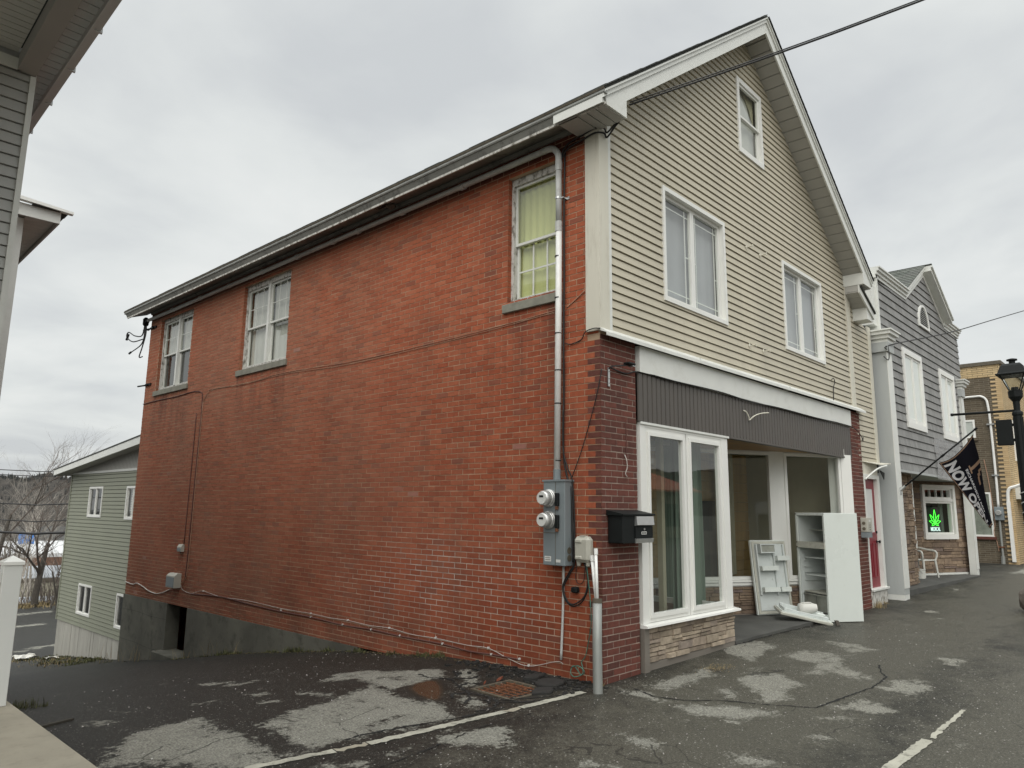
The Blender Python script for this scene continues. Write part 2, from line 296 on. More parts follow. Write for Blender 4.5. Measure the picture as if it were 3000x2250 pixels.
def asphalt():
    b = NB('wet_asphalt'); o = b.obj()
    at = b.n('ShaderNodeAttribute', attribute_name='dry').outputs['Fac']
    lit = b.n('ShaderNodeAttribute', attribute_name='mid').outputs['Fac']
    pud = b.n('ShaderNodeAttribute', attribute_name='puddle').outputs['Fac']
    nz = b.math('ADD', b.math('MULTIPLY', b.noise(4.5, 9, o, .72, .2), .6), b.math('MULTIPLY', b.noise(22, 6, o, .7), .4))
    wide_ = b.noise(1.5, 9, b.obj(.75, 1.5, 1), .68, .5)
    f = b.math('ADD', b.math('ADD', b.math('SUBTRACT', b.math('MULTIPLY', wide_, .9), .27), b.math('MULTIPLY', at, .52)), b.math('MULTIPLY', b.math('SUBTRACT', nz, .5), 2.3))
    dry = b.ramp(f, [(.42, 0), (.50, .4), (.56, .85), (.75, 1)])
    # random faint patches everywhere else
    big = b.noise(1.1, 8, b.obj(.8, 1.3, 1), .6, .6)
    mid = b.ramp(b.math('ADD', b.math('MULTIPLY', b.math('SUBTRACT', nz, .5), .9), b.math('ADD', b.math('MULTIPLY', big, .6), b.math('MULTIPLY', lit, .5))), [(.40, 0), (.68, 1)])
    fine = b.noise(160, 3, o, .7)
    fine2 = b.noise(62, 4, o, .75); grit = b.mix(b.ramp(fine2, [(.32, 0), (.68, 1)]), c4(.45), c4(1.65))
    dark = b.mix(mid, c4((.020, .0195, .016)), c4((.078, .074, .058)))
    lightc = b.mix(b.noise(13, 7, o, .7), c4((.15, .147, .125)), c4((.28, .274, .235)))
    c = b.mix(dry, dark, lightc)
    c = b.mix(b.math('MULTIPLY', b.ramp(pud, [(.6, 0), (.8, 1)]), .9), c, c4((.050, .034, .020)))
    c = b.mix(1.0, c, grit, 'MULTIPLY')
    vo = b.n('ShaderNodeTexVoronoi', {'Vector': o, 'Scale': 38.0, 'Randomness': 1.0})
    sel = b.n('ShaderNodeSeparateXYZ', {0: vo.outputs['Color']})
    rad = b.math('MULTIPLY', sel.outputs[1], .27)
    spot = b.math('MULTIPLY', b.math('LESS_THAN', vo.outputs['Distance'], rad), b.math('GREATER_THAN', sel.outputs[0], .38))
    spot = b.math('MULTIPLY', spot, b.math('LESS_THAN', pud, .5))
    vo2 = b.n('ShaderNodeTexVoronoi', {'Vector': o, 'Scale': 75.0})
    sel2 = b.n('ShaderNodeSeparateXYZ', {0: vo2.outputs['Color']})
    spot2 = b.math('MULTIPLY', b.math('LESS_THAN', vo2.outputs['Distance'], .26), b.math('GREATER_THAN', sel2.outputs[0], .80))
    dens = b.ramp(b.noise(.9, 5, o, .6), [(.4, .5), (.6, 1)]); spot = b.math('MULTIPLY', spot, dens)
    c = b.mix(b.math('MULTIPLY', spot, .8), c, c4((.40, .39, .35)))
    c = b.mix(b.math('MULTIPLY', spot2, .7), c, c4((.22, .215, .19)))
    # hairline cracking
    vc = b.n('ShaderNodeTexVoronoi', {'Vector': b.n('ShaderNodeMixRGB', {0: .12, 1: o, 2: b.n('ShaderNodeTexNoise', {'Vector': o, 'Scale': 3.0}).outputs[1]}).outputs[0], 'Scale': 1.3}, feature='DISTANCE_TO_EDGE')
    ck = b.math('MULTIPLY', b.math('LESS_THAN', vc.outputs['Distance'], .006), b.math('GREATER_THAN', big, .53))
    c = b.mix(b.math('MULTIPLY', ck, .6), c, c4((.015, .014, .012)))
    h = b.math('ADD', fine, b.math('MULTIPLY', b.noise(40, 5, o), 1.2))
    rough = b.math('ADD', .52, b.math('MULTIPLY', dry, .4)); rough = b.math('SUBTRACT', rough, b.math('MULTIPLY', b.ramp(pud, [(.7, 0), (.8, 1)]), .38))
    return b.pbr(c, rough, 0, b.bump(h, b.math('SUBTRACT', .85, b.math('MULTIPLY', b.ramp(pud, [(.5, 0), (.62, 1)]), .72)), .006), .22)
M['asphalt'] = asphalt()
M['tar'] = plain('dark_crack', (.012, .012, .011), .9, .2, 9)
M['paint_line'] = plain('worn_white_strip', (.36, .35, .29), .85, .2, 3, bump=.6, dirt=(.05, .048, .04), dirt_amt=1)
M['slab_dark'] = plain('dark_concrete', (.075, .075, .068), .8, .25, 3, bump=.4, bs=80)
M['rubble'] = plain('broken_asphalt', (.020, .019, .017), .9, .3, 20, bump=1, bs=60)
def hillm():
    b = NB('bare_forest_hill'); o = b.obj()
    n = b.noise(.05, 8, o, .7); n2 = b.noise(.4, 6, o, .75)
    c = b.mix(b.ramp(n, [(.4, 0), (.6, 1)]), c4((.048, .044, .040)), c4((.085, .076, .066)))
    c = b.mix(b.ramp(n2, [(.45, 0), (.62, 1)]), c, c4((.030, .030, .029)))
    return b.pbr(c, 1.0, 0, None, .1)
M['hill'] = hillm()
M['far_fir'] = plain('far_conifers', (.030, .034, .033), 1, .3, .2)

# ------------------------------------------------------------------ mesh helpers
F_WORLD = lambda u, d, z: Vector((u, d, z))
F_SIDE = lambda u, d, z: Vector((-d, u, z))          # side wall: u along +Y, d outwards (-X)
F_FRONT = lambda u, d, z: Vector((u, -d, z))         # street fronts: u along +X, d outwards (-Y)
def frame_at(f, ou=0, od=0, oz=0): return lambda u, d, z: f(u+ou, d+od, z+oz)
def frame_dir(p0, ang):                               # vertical plane through p0, u along heading ang (deg from +Y to +X), d to the right-hand/outer side
    a = R(ang); t = Vector((math.sin(a), math.cos(a), 0)); n = Vector((-math.cos(a), math.sin(a), 0))*-1
    return lambda u, d, z: Vector((p0[0], p0[1], 0)) + t*u + n*d + Vector((0, 0, z))
class MB:
    def __init__(s, f=F_WORLD): s.v = []; s.fc = []; s.f = f
    def pt(s, p): s.v.append(s.f(*p)); return len(s.v)-1
    def poly(s, pts): s.fc.append([s.pt(p) for p in pts]); return s
    def box(s, u0, u1, d0, d1, z0, z1, back=True):
        i = [s.pt(p) for p in ((u0,d0,z0),(u1,d0,z0),(u1,d1,z0),(u0,d1,z0),(u0,d0,z1),(u1,d0,z1),(u1,d1,z1),(u0,d1,z1))]
        q = [(3,2,1,0),(4,5,6,7),(1,2,6,5),(2,3,7,6),(3,0,4,7)]
        if back: q.append((0,1,5,4))
        for a in q: s.fc.append([i[k] for k in a])
        return s
    def prism(s, pts, vec):                            # pts planar (local), extruded by local vec
        a = [s.pt(p) for p in pts]; b = [s.pt((p[0]+vec[0], p[1]+vec[1], p[2]+vec[2])) for p in pts]
        s.fc.append(a[::-1]); s.fc.append(b); n = len(a)
        for k in range(n): s.fc.append([a[k], a[(k+1) % n], b[(k+1) % n], b[k]])
        return s
    def tube(s, path, r, n=8, caps=True):
        P = [s.f(*p) for p in path]; rr = r if isinstance(r, (list, tuple)) else [r]*len(P)
        up = None; prev = None
        for k, p in enumerate(P):
            a = P[max(0, k-1)]; b = P[min(len(P)-1, k+1)]; t = (b-a)
            if t.length < 1e-9: t = Vector((0, 0, 1))
            t.normalize()
            if up is None:
                up = t.orthogonal().normalized()
            else:
                up = up - t*up.dot(t)
                if up.length < 1e-6: up = t.orthogonal()
                up.normalize()
            w = t.cross(up); ring = []
            for j in range(n):
                an = 2*math.pi*j/n; s.v.append(p+(up*math.cos(an)+w*math.sin(an))*rr[k]); ring.append(len(s.v)-1)
            if prev:
                for j in range(n): s.fc.append([prev[j], prev[(j+1) % n], ring[(j+1) % n], ring[j]])
            elif caps: s.fc.append(ring[::-1])
            prev = ring
        if caps: s.fc.append(prev)
        return s
    def lathe(s, prof, c=(0, 0, 0), axis='z', n=20):   # prof: (radius, height)
        prev = None
        for r_, h in prof:
            ring = []
            for j in range(n):
                an = 2*math.pi*j/n; x, y = r_*math.cos(an), r_*math.sin(an)
                p = {'z': (c[0]+x, c[1]+y, c[2]+h), 'd': (c[0]+x, c[1]+h, c[2]+y), 'u': (c[0]+h, c[1]+x, c[2]+y)}[axis]
                ring.append(s.pt(p))
            if prev:
                for j in range(n): s.fc.append([prev[j], prev[(j+1) % n], ring[(j+1) % n], ring[j]])
            else: s.fc.append(ring[::-1])
            prev = ring
        s.fc.append(prev); return s
    def rawface(s, idx): s.fc.append(idx)
    def build(s, name, mat, parent=None, smooth=False, bevel=0, recalc=True, loc=None):
        base = Vector(loc) if loc is not None else (parent_loc(parent) if parent else Vector((0, 0, 0)))
        me = bpy.data.meshes.new(name); me.from_pydata([v-base for v in s.v], [], s.fc)
        bm = bmesh.new(); bm.from_mesh(me)
        if recalc: bmesh.ops.recalc_face_normals(bm, faces=bm.faces)
        if bevel: bmesh.ops.bevel(bm, geom=bm.edges[:], offset=bevel, segments=1, affect='EDGES', clamp_overlap=True)
        uvl = bm.loops.layers.uv.new('UVMap')
        for f in bm.faces:
            nrm = f.normal
            if abs(nrm.z) > .8: tu = Vector((1, 0, 0)); tv = Vector((0, 1, 0))
            else: tu = Vector((0, 0, 1)).cross(nrm).normalized(); tv = Vector((0, 0, 1))
            for lp in f.loops:
                w = lp.vert.co+base; lp[uvl].uv = (w.dot(tu), w.dot(tv))
            f.smooth = smooth
        bm.to_mesh(me); bm.free()
        me.materials.append(M[mat] if isinstance(mat, str) else mat)
        o = bpy.data.objects.new(name, me); COL.objects.link(o)
        if parent: o.parent = parent
        elif loc is not None: o.location = base
        return o
def parent_loc(p):
    v = Vector(p.location)
    while p.parent: p = p.parent; v = v+Vector(p.location)
    return v
def thing(name, label, cat, loc=(0, 0, 0), group=None):
    o = bpy.data.objects.new(name, None); COL.objects.link(o); o.location = loc; o.empty_display_size = .2
    o['label'] = label; o['category'] = cat
    if group: o['group'] = group
    return o
def tag(o, label, cat, group=None, kind=None):
    if label: o['label'] = label
    if cat: o['category'] = cat
    if group: o['group'] = group
    if kind: o['kind'] = kind
    return o
def struct(o): o['kind'] = 'structure'; return o

def siding(mb, span, z0, z1, course, holes=(), proud=.018, d0=0.0):
    z = z0
    while z < z1-1e-4:
        zt = z+course
        cuts = sorted({z, min(zt, z1)} | {h for hh in holes for h in hh[2:4] if z < h < min(zt, z1)})
        for a, b in zip(cuts[:-1], cuts[1:]):
            (la, ra), (lb, rb) = span(a), span(b)
            if ra-la < .01 and rb-lb < .01: continue
            segs = [(la, ra, lb, rb)]
            for (h0, h1, hz0, hz1) in holes:
                if hz0 < b-1e-5 and hz1 > a+1e-5:
                    ns = []
                    for (l, r_, l2, r2) in segs:
                        if h1 <= max(l, l2) or h0 >= min(r_, r2): ns.append((l, r_, l2, r2)); continue
                        if h0 > l: ns.append((l, h0, l2, h0))
                        if h1 < r_: ns.append((h1, r_, h1, r2))
                    segs = ns
            g = min(.0135, course*.13); bt = min(b, z+course-g)
            if bt <= a: bt = b
            da = d0+.002+proud*(1-(a-z)/course); db = d0+.002+proud*(1-(bt-z)/course)
            for (l, r_, l2, r2) in segs:
                i = [mb.pt((l, da, a)), mb.pt((r_, da, a)), mb.pt((r2, db, bt)), mb.pt((l2, db, bt))]
                mb.fc.append(i)
                j = [mb.pt((l, d0-.018, a+.001)), mb.pt((r_, d0-.018, a+.001))]; mb.fc.append([j[0], j[1], i[1], i[0]])
                if bt < b:
                    k_ = [mb.pt((r2, d0-.018, b)), mb.pt((l2, d0-.018, b))]; mb.fc.append([i[3], i[2], k_[0], k_[1]])
        z = zt
    return mb

def bricks(mb, u0, u1, z0, z1, bw=.215, bh=.068, gap=.009, d0=0.0, d1=.006, holes=(), off=0.0, jit=.0012, bottom=None, rng=None):
    """running bond of single bricks, cut round the openings"""
    rng = rng or random.Random(3)
    n0 = math.floor(z0/bh)
    k = n0
    while k*bh < z1-.01:
        za, zb = max(z0, k*bh+gap/2), min(z1, (k+1)*bh-gap/2)
        if zb-za > .012:
            sh = off+(bw/2 if k % 2 else 0)
            u = math.floor((u0-sh)/bw)*bw+sh
            while u < u1:
                a, b = max(u+gap/2, u0), min(u+bw-gap/2, u1)
                segs = [(a, b)] if b-a > .02 else []
                for (h0, h1, hz0, hz1) in holes:
                    if hz0 < (za+zb)/2 < hz1:
                        ns = []
                        for (l, r_) in segs:
                            if h1 <= l or h0 >= r_: ns.append((l, r_)); continue
                            if h0-l > .02: ns.append((l, h0))
                            if r_-h1 > .02: ns.append((h1, r_))
                        segs = ns
                for l, r_ in segs:
                    if bottom and zb < bottom((l+r_)/2)-.0: continue
                    j = lambda: rng.uniform(-jit, jit)
                    dd = d1+rng.uniform(-.0015, .002)
                    i = [mb.pt(p) for p in ((l+j(),d0,za+j()),(r_+j(),d0,za+j()),(r_+j(),d0,zb+j()),(l+j(),d0,zb+j()),(l+j(),dd+j(),za+j()),(r_+j(),dd+j(),za+j()),(r_+j(),dd+j(),zb+j()),(l+j(),dd+j(),zb+j()))]
                    for q in ((4,5,6,7),(0,1,5,4),(1,2,6,5),(2,3,7,6),(3,0,4,7)): mb.fc.append([i[x] for x in q])
                u += bw
        k += 1
    return mb

def ledge(mb, u0, u1, z0, z1, rng, holes=(), zbot=None, hs=(.035, .09), ls=(.12, .42), dep=(.015, .045)):
    z = z0
    while z < z1-.015:
        h = min(rng.uniform(*hs), z1-z)
        u = u0+rng.uniform(-.2, 0)
        while u < u1:
            l = rng.uniform(*ls); a, b = max(u, u0), min(u+l, u1); u += l
            if b-a < .02: continue
            segs = [(a, b)]
            for (h0, h1, hz0, hz1) in holes:
                if hz0 < z+h/2 < hz1:
                    ns = []
                    for (p, q) in segs:
                        if h1 <= p or h0 >= q: ns.append((p, q)); continue
                        if h0-p > .03: ns.append((p, h0))
                        if q-h1 > .03: ns.append((h1, q))
                    segs = ns
            for p, q in segs:
                if zbot and z+h*.6 < zbot((p+q)/2): continue
                zz = z
                nsub = 2 if (h > .07 and rng.random() < .45) else 1
                for s_ in range(nsub):
                    za, zb = zz+.003+s_*h/nsub, zz+(s_+1)*h/nsub-.003
                    d = rng.uniform(*dep); c = .008
                    v = [mb.pt(t) for t in ((p+.003,0,za),(q-.003,0,za),(q-.003,0,zb),(p+.003,0,zb),
                         (p+.003+c*rng.random(),d*rng.uniform(.8,1),za+c*rng.random()),(q-.003-c*rng.random(),d*rng.uniform(.8,1),za+c*rng.random()),(q-.003-c*rng.random(),d*rng.uniform(.8,1),zb-c*rng.random()),(p+.003+c*rng.random(),d*rng.uniform(.8,1),zb-c*rng.random()))]
                    for f_ in ((4,5,6,7),(0,1,5,4),(1,2,6,5),(2,3,7,6),(3,0,4,7)): mb.fc.append([v[x] for x in f_])
        z += h
    return mb

def rect_frame(mb, u0, u1, z0, z1, w, d0, d1, wt=None, wb=None):
    """four mitreless members butted end to end"""
    wt = wt or w; wb = wb or w
    mb.box(u0, u0+w, d0, d1, z0, z1); mb.box(u1-w, u1, d0, d1, z0, z1)
    mb.box(u0+w, u1-w, d0, d1, z1-wt, z1); mb.box(u0+w, u1-w, d0, d1, z0, z0+wb)
    return mb
def drape(f, u0, u1, z0, z1, d, amp=.02, wl=.12, seed=0, n=None, gather=0):
    rng = random.Random(seed); mb = MB(f); n = n or max(8, int((u1-u0)/wl*8)); ph = rng.uniform(0, 6)
    rows = 6; idx = []
    for r_ in range(rows+1):
        z = z0+(z1-z0)*r_/rows; row = []
        for k in range(n+1):
            u = u0+(u1-u0)*k/n
            off = amp*math.sin(ph+2*math.pi*(u-u0)/wl+.6*math.sin(3*u+ph))*(1+.2*math.sin(z*2))
            row.append(mb.pt((u, d+off, z)))
        idx.append(row)
    for r_ in range(rows):
        for k in range(n): mb.fc.append([idx[r_][k], idx[r_][k+1], idx[r_+1][k+1], idx[r_+1][k]])
    return mb
def catmull(pts, n=6):
    P = [Vector(p) for p in pts]; out = []
    for i in range(len(P)-1):
        p0 = P[max(0, i-1)]; p1 = P[i]; p2 = P[i+1]; p3 = P[min(len(P)-1, i+2)]
        for k in range(n):
            t = k/n
            out.append(.5*((2*p1)+(-p0+p2)*t+(2*p0-5*p1+4*p2-p3)*t*t+(-p0+3*p1-3*p2+p3)*t**3))
    out.append(P[-1]); return [tuple(p) for p in out]
def text_mesh(s, size, offset=0.0, extrude=0.0, align='LEFT'):
    cu = bpy.data.curves.new('txt', 'FONT'); cu.body = s; cu.size = size; cu.offset = offset; cu.extrude = extrude; cu.align_x = align
    cu.resolution_u = 4
    ob = bpy.data.objects.new('txt', cu); COL.objects.link(ob)
    bpy.context.view_layer.update()
    dg = bpy.context.evaluated_depsgraph_get(); me = bpy.data.meshes.new_from_object(ob.evaluated_get(dg))
    vs = [tuple(v.co) for v in me.vertices]; fs = [list(p.vertices) for p in me.polygons]
    bpy.data.objects.remove(ob); bpy.data.meshes.remove(me); bpy.data.curves.remove(cu)
    return vs, fs
def put_text(mb, s, size, place, offset=0.0, extrude=0.0, align='CENTER'):
    vs, fs = text_mesh(s, size, offset, extrude, align); b = len(mb.v)
    for v in vs: mb.pt(place(*v))
    for f in fs: mb.fc.append([b+i for i in f])
# ================================================================== ground
def gx(x): return np.interp(x, [-60, 0, 2.9, 8.4, 9.7, 16, 22.4, 80], [0, 0, .055, .045, .10, .19, .2, .5])
def gy(y): return np.interp(y, [0, 1.3, 2.4, 4.2, 6, 8.1, 9.76, 12.9, 16, 20.9, 26, 36, 40, 44, 56, 75, 3000], [0, 0, -.05, -.22, -.47, -.79, -1.09, -1.58, -2.15, -2.7, -2.95, -3.15, -3.35, -4.4, -7.5, -9.5, -9.5])
def gz(x, y): return float(gx(x)+gy(y))
PATCHES = [
[(-3.14,1.19),(-2.72,1.35),(-2.18,1.49),(-1.62,1.71),(-1.69,1.25),(-1.59,0.63),(-1.86,0.21),(-2.58,0.28),(-3.18,0.33),(-3.19,0.64)],
[(-4.35,1.08),(-3.94,1.63),(-3.64,1.77),(-3.28,1.8),(-3.4,1.35),(-3.31,1.01),(-3.39,0.26),(-3.63,0.27),(-4.37,1.0)],
[(-1.44,2.6),(-0.61,1.81),(-0.78,1.49),(-1.57,1.4),(-1.56,2.08),(-1.82,2.33)],
[(-2.66,1.93),(-2.55,1.85),(-2.62,1.75),(-2.7,1.82)],[(-2.52,3.56),(-2.29,3.33),(-2.35,3.2),(-2.54,3.34)],
[(-4.02,2.43),(-3.81,2.32),(-3.91,2.13),(-4.04,2.26)],[(-2.32,-0.05),(-1.66,-0.28),(-2.05,-0.64),(-2.37,-0.4)],
[(-3.28,0.02),(-3.05,-0.08),(-2.98,-0.21),(-3.12,-0.24),(-3.32,-0.04)],[(-1.24,0.95),(-1.17,0.63),(-1.36,0.35),(-1.52,0.39)],
[(-0.5,1.62),(-0.4,1.53),(-0.81,0.93),(-1.03,1.01)],[(-2.82,-0.07),(-2.68,-0.16),(-2.77,-0.25),(-2.85,-0.17)],
[(-0.1,-0.87),(0.21,-1.17),(0.32,-1.66),(0.1,-1.66),(-0.09,-1.52),(-0.29,-1.24),(-0.28,-1.06)],
[(-0.05,-0.17),(0.11,-0.44),(-0.03,-0.79),(-0.15,-0.72),(-0.18,-0.38)],
[(0.99,-0.95),(1.75,-0.77),(1.68,-1.12),(1.39,-1.45),(0.69,-1.63),(0.5,-1.45),(0.88,-1.19)],
[(2.61,-0.68),(3.13,-0.84),(3.28,-1.15),(2.45,-1.59),(2.1,-1.9),(1.99,-1.8),(2.08,-1.5),(1.75,-1.31),(2.5,-1.2)],
[(4.04,-0.75),(4.15,-1.15),(3.89,-1.38),(3.4,-1.34),(3.71,-1.02)],[(1.77,-2.06),(2.27,-2.07),(2.42,-2.33),(2.06,-2.45),(1.76,-2.37),(1.71,-2.22)],
[(0.83,-1.97),(1.24,-2.08),(1.2,-2.23),(1.02,-2.43),(0.78,-2.29),(0.76,-2.09)],[(0.4,-2.0),(0.57,-2.17),(0.47,-2.24),(0.3,-2.07)],
[(-1.03,-1.85),(-0.95,-2.05),(-1.03,-2.27),(-1.34,-2.03)],[(-1.3,-1.04),(-1.16,-1.25),(-1.26,-1.42),(-1.41,-1.5),(-1.4,-1.35)],
[(3.93,-2.09),(4.06,-2.38),(3.51,-2.39),(3.48,-2.22)],[(0.34,-3.02),(0.49,-3.09),(0.26,-3.1)],
[(0.21,-0.37),(0.85,-0.31),(1.44,-0.4),(0.98,-0.69),(0.6,-0.58),(0.31,-0.52)],[(0.73,-0.82),(0.8,-1.0),(0.53,-1.18),(0.42,-1.07)],
[(-0.24,-1.46),(-0.17,-1.57),(-0.25,-1.59),(-0.29,-1.51)],[(-0.47,-1.15),(-0.42,-1.24),(-0.49,-1.26),(-0.52,-1.2)],
[(8.55,-0.7),(8.71,-1.02),(8.39,-1.06),(8.32,-0.83)],[(7.68,-1.05),(7.73,-1.24),(7.3,-1.28)],
[(-1.95,-1.21),(-1.85,-1.48),(-1.74,-1.62),(-2.07,-1.3)],[(-0.2,-2.13),(-0.08,-2.24),(-0.2,-2.27),(-0.26,-2.18)],
[(2.71,0.11),(3.37,-0.13),(3.29,-0.44),(2.15,-0.56),(2.33,-0.25)],[(5.59,-1.35),(5.62,-1.5),(5.39,-1.5)],[(12.74,-0.29),(12.64,-0.64),(11.92,-0.59)],
[(18,-.6),(21,-.6),(21,-1.4),(18,-1.2)],
[(-2.8,4.19),(-2.66,4.11),(-2.67,3.97),(-2.81,4.04)],[(-2.45,3.15),(-2.2,3.17),(-2.04,3.07),(-2.28,3.02),(-2.44,3.02)],[(-3.68,2.58),(-3.52,2.57),(-3.49,2.46),(-3.64,2.47)],
[(-3.16,2.36),(-2.98,2.38),(-2.92,2.27),(-3.1,2.26)],[(-2.63,2.35),(-2.44,2.25),(-2.44,2.16),(-2.61,2.24)],[(-2.31,2.04),(-2.18,1.96),(-2.08,1.63),(-2.19,1.55),(-2.32,1.86)],[(3.35,.30),(3.85,.22),(3.7,.08),(3.4,.1)],[(.2,22.6),(1.6,22.9),(2.4,23.6),(1.0,23.4)],[(1.2,29.5),(3,29.7),(3.6,30.2),(2,30.0)],[(2.5,33.6),(4.6,34),(4.8,34.8),(3,34.6)],
]
PUDDLE = [(-1.5,1.32),(-1.28,1.5),(-1.05,1.5),(-0.98,1.36),(-1.12,1.12),(-1.3,.9),(-1.48,.74),(-1.6,.72),(-1.64,.85),(-1.6,1.1)]
def sdpoly(X, Y, P):
    d = np.full(X.shape, 1e9); ins = np.zeros(X.shape, bool)
    for i in range(len(P)):
        ax, ay = P[i-1]; bx, by = P[i]; ex, ey = bx-ax, by-ay
        t = np.clip(((X-ax)*ex+(Y-ay)*ey)/(ex*ex+ey*ey+1e-12), 0, 1)
        d = np.minimum(d, np.hypot(X-ax-t*ex, Y-ay-t*ey))
        c = (ay > Y) != (by > Y)
        with np.errstate(divide='ignore', invalid='ignore'): xi = (bx-ax)*(Y-ay)/(by-ay+1e-20)+ax
        ins ^= c & (X < xi)
    return np.where(ins, d, -d)
def make_ground():
    xs = np.concatenate([-np.geomspace(1500, 6, 26), np.arange(-5.6, 6.01, .045), np.arange(6.25, 24, .25), np.geomspace(24, 1500, 26)])
    ys = np.concatenate([-np.geomspace(1500, 4.3, 24), np.arange(-4, 4.01, .045), np.arange(4.3, 60, .5), np.geomspace(60, 1500, 26)])
    X, Y = np.meshgrid(xs, ys, indexing='ij')
    Z = gx(X)+gy(Y)
    # the broken hollow round the drain
    Z = Z-.03*np.exp(-(((X+.6)/.5)**2+((Y-.75)/.5)**2))
    rs = np.random.RandomState(4)
    near = (np.abs(X) < 9) & (Y > -4.2) & (Y < 9)
    Z = Z+near*.004*(np.sin(X*2.1+Y*1.3)+np.sin(X*-1.2+Y*2.6+1))
    dry = np.zeros(X.shape)
    for P in PATCHES:
        sd = sdpoly(X, Y, P); dry = np.maximum(dry, np.clip(.5+sd/.22, 0, 1))
    pud = np.clip(.5+sdpoly(X, Y, PUDDLE)/.3, 0, 1)
    # sandier, slightly paler tone on the walkway, blacker along the left side and the alley
    mid = np.clip(.5+.5*np.tanh((-.4-Y)*.9)-.45*np.exp(-((X+4)/1.6)**2), 0, 1)*(Y < 3)
    mid = mid-.5*np.exp(-((Y+2.6)/.5)**2)*(X > -1)-.8*np.exp(-(((X+1.4)/.7)**2+((Y-1.2)/.6)**2))+.25*np.exp(-(((X-2)/2.2)**2+((Y+.9)/.7)**2))
    n = X.size; me = bpy.data.meshes.new('ground')
    nx, ny = X.shape
    co = np.stack([X, Y, Z], -1).reshape(-1, 3)
    idx = np.arange(n).reshape(nx, ny)
    q = np.stack([idx[:-1, :-1], idx[1:, :-1], idx[1:, 1:], idx[:-1, 1:]], -1).reshape(-1, 4)
    me.vertices.add(n); me.vertices.foreach_set('co', co.ravel())
    me.loops.add(q.size); me.loops.foreach_set('vertex_index', q.ravel().astype(np.int32))
    me.polygons.add(len(q)); me.polygons.foreach_set('loop_start', np.arange(0, q.size, 4, dtype=np.int32)); me.polygons.foreach_set('loop_total', np.full(len(q), 4, np.int32))
    me.update(); me.validate()
    me.polygons.foreach_set('use_smooth', np.ones(len(q), bool))
    for nm, ar in (('dry', dry), ('mid', mid), ('puddle', pud)):
        a = me.attributes.new(nm, 'FLOAT', 'POINT'); a.data.foreach_set('value', ar.ravel().astype(np.float32))
    me.materials.append(M['asphalt'])
    o = bpy.data.objects.new('ground', me); COL.objects.link(o); return struct(o)
make_ground()
def ribbon(name, pts, w, mat, lift=.004, jag=.0, seed=0, step=.04):
    rng = random.Random(seed); P = []
    for a, b in zip(pts[:-1], pts[1:]):
        l = math.dist(a, b); k = max(1, int(l/step))
        for i in range(k): t = i/k; P.append((a[0]+(b[0]-a[0])*t, a[1]+(b[1]-a[1])*t))
    P.append(pts[-1]); mb = MB(); prev = None
    for i, p in enumerate(P):
        a = P[max(0, i-1)]; b = P[min(len(P)-1, i+1)]; dx, dy = b[0]-a[0], b[1]-a[1]; l = math.hypot(dx, dy) or 1
        nx, ny = -dy/l, dx/l; wl = w/2+rng.uniform(-jag, jag); wr = w/2+rng.uniform(-jag, jag); sh = rng.uniform(-jag, jag)*.6
        row = []
        for s_ in (-wl+sh, wr+sh):
            x, y = p[0]+nx*s_, p[1]+ny*s_; z = gz(x, y)
            if abs(x) < 9 and -4.2 < y < 9: z += .004*(math.sin(x*2.1+y*1.3)+math.sin(x*-1.2+y*2.6+1))
            z -= .03*math.exp(-(((x+.6)/.5)**2+((y-.75)/.5)**2))
            row.append(mb.pt((x, y, z+lift)))
        if prev: mb.fc.append([prev[0], row[0], row[1], prev[1]])
        prev = row
    return struct(mb.build(name, mat))
ribbon('kerb_strip', [(-5.2,.43),(-3.49,.27),(-3.05,.19)], .075, 'paint_line', .005, .010, 1)
ribbon('kerb_strip', [(-2.78,.145),(-2.2,.09),(-1.42,.03)], .085, 'paint_line', .005, .009, 11)
ribbon('kerb_strip', [(-1.22,.02),(-.8,-.0),(-.36,-.02)], .09, 'paint_line', .005, .008, 12)
ribbon('kerb_strip', [(-3.04,.19),(-2.79,.147)], .07, 'slab', .0045, .018, 13)
ribbon('kerb_strip', [(-1.41,.03),(-1.23,.02)], .07, 'slab', .0045, .018, 14)
ribbon('kerb_strip', [(-3.2,-2.86),(-.5,-2.84),(.35,-2.85)], .085, 'paint_line', .005, .007, 2)
ribbon('kerb_strip', [(.42,-2.86),(1.5,-2.87)], .04, 'paint_line', .005, .009, 22)
ribbon('pavement_crack', [(.12,-.26),(.0,-.6),(.1,-.9),(.3,-1.1),(.49,-1.587),(.65,-1.887),(1.223,-1.955),(1.744,-2.03),(2.324,-1.993),(2.483,-1.887),(2.9,-1.75)], .016, 'tar', .005, .008, 4)
ribbon('pavement_crack', [(2.855,-.02),(3.3,-.035),(3.769,-.05),(4.4,-.06),(5.3,-.1),(5.8,-.2)], .018, 'tar', .006, .01, 5)
ribbon('pavement_crack', [(-2.84,.337),(-2.7,.36),(-2.32,.287),(-1.82,.167),(-1.3,.14)], .022, 'tar', .005, .012, 6)
ribbon('pavement_crack', [(-3.4,-.35),(-2.6,-.28),(-1.9,-.16),(-1.3,-.18)], .010, 'tar', .005, .008, 7)
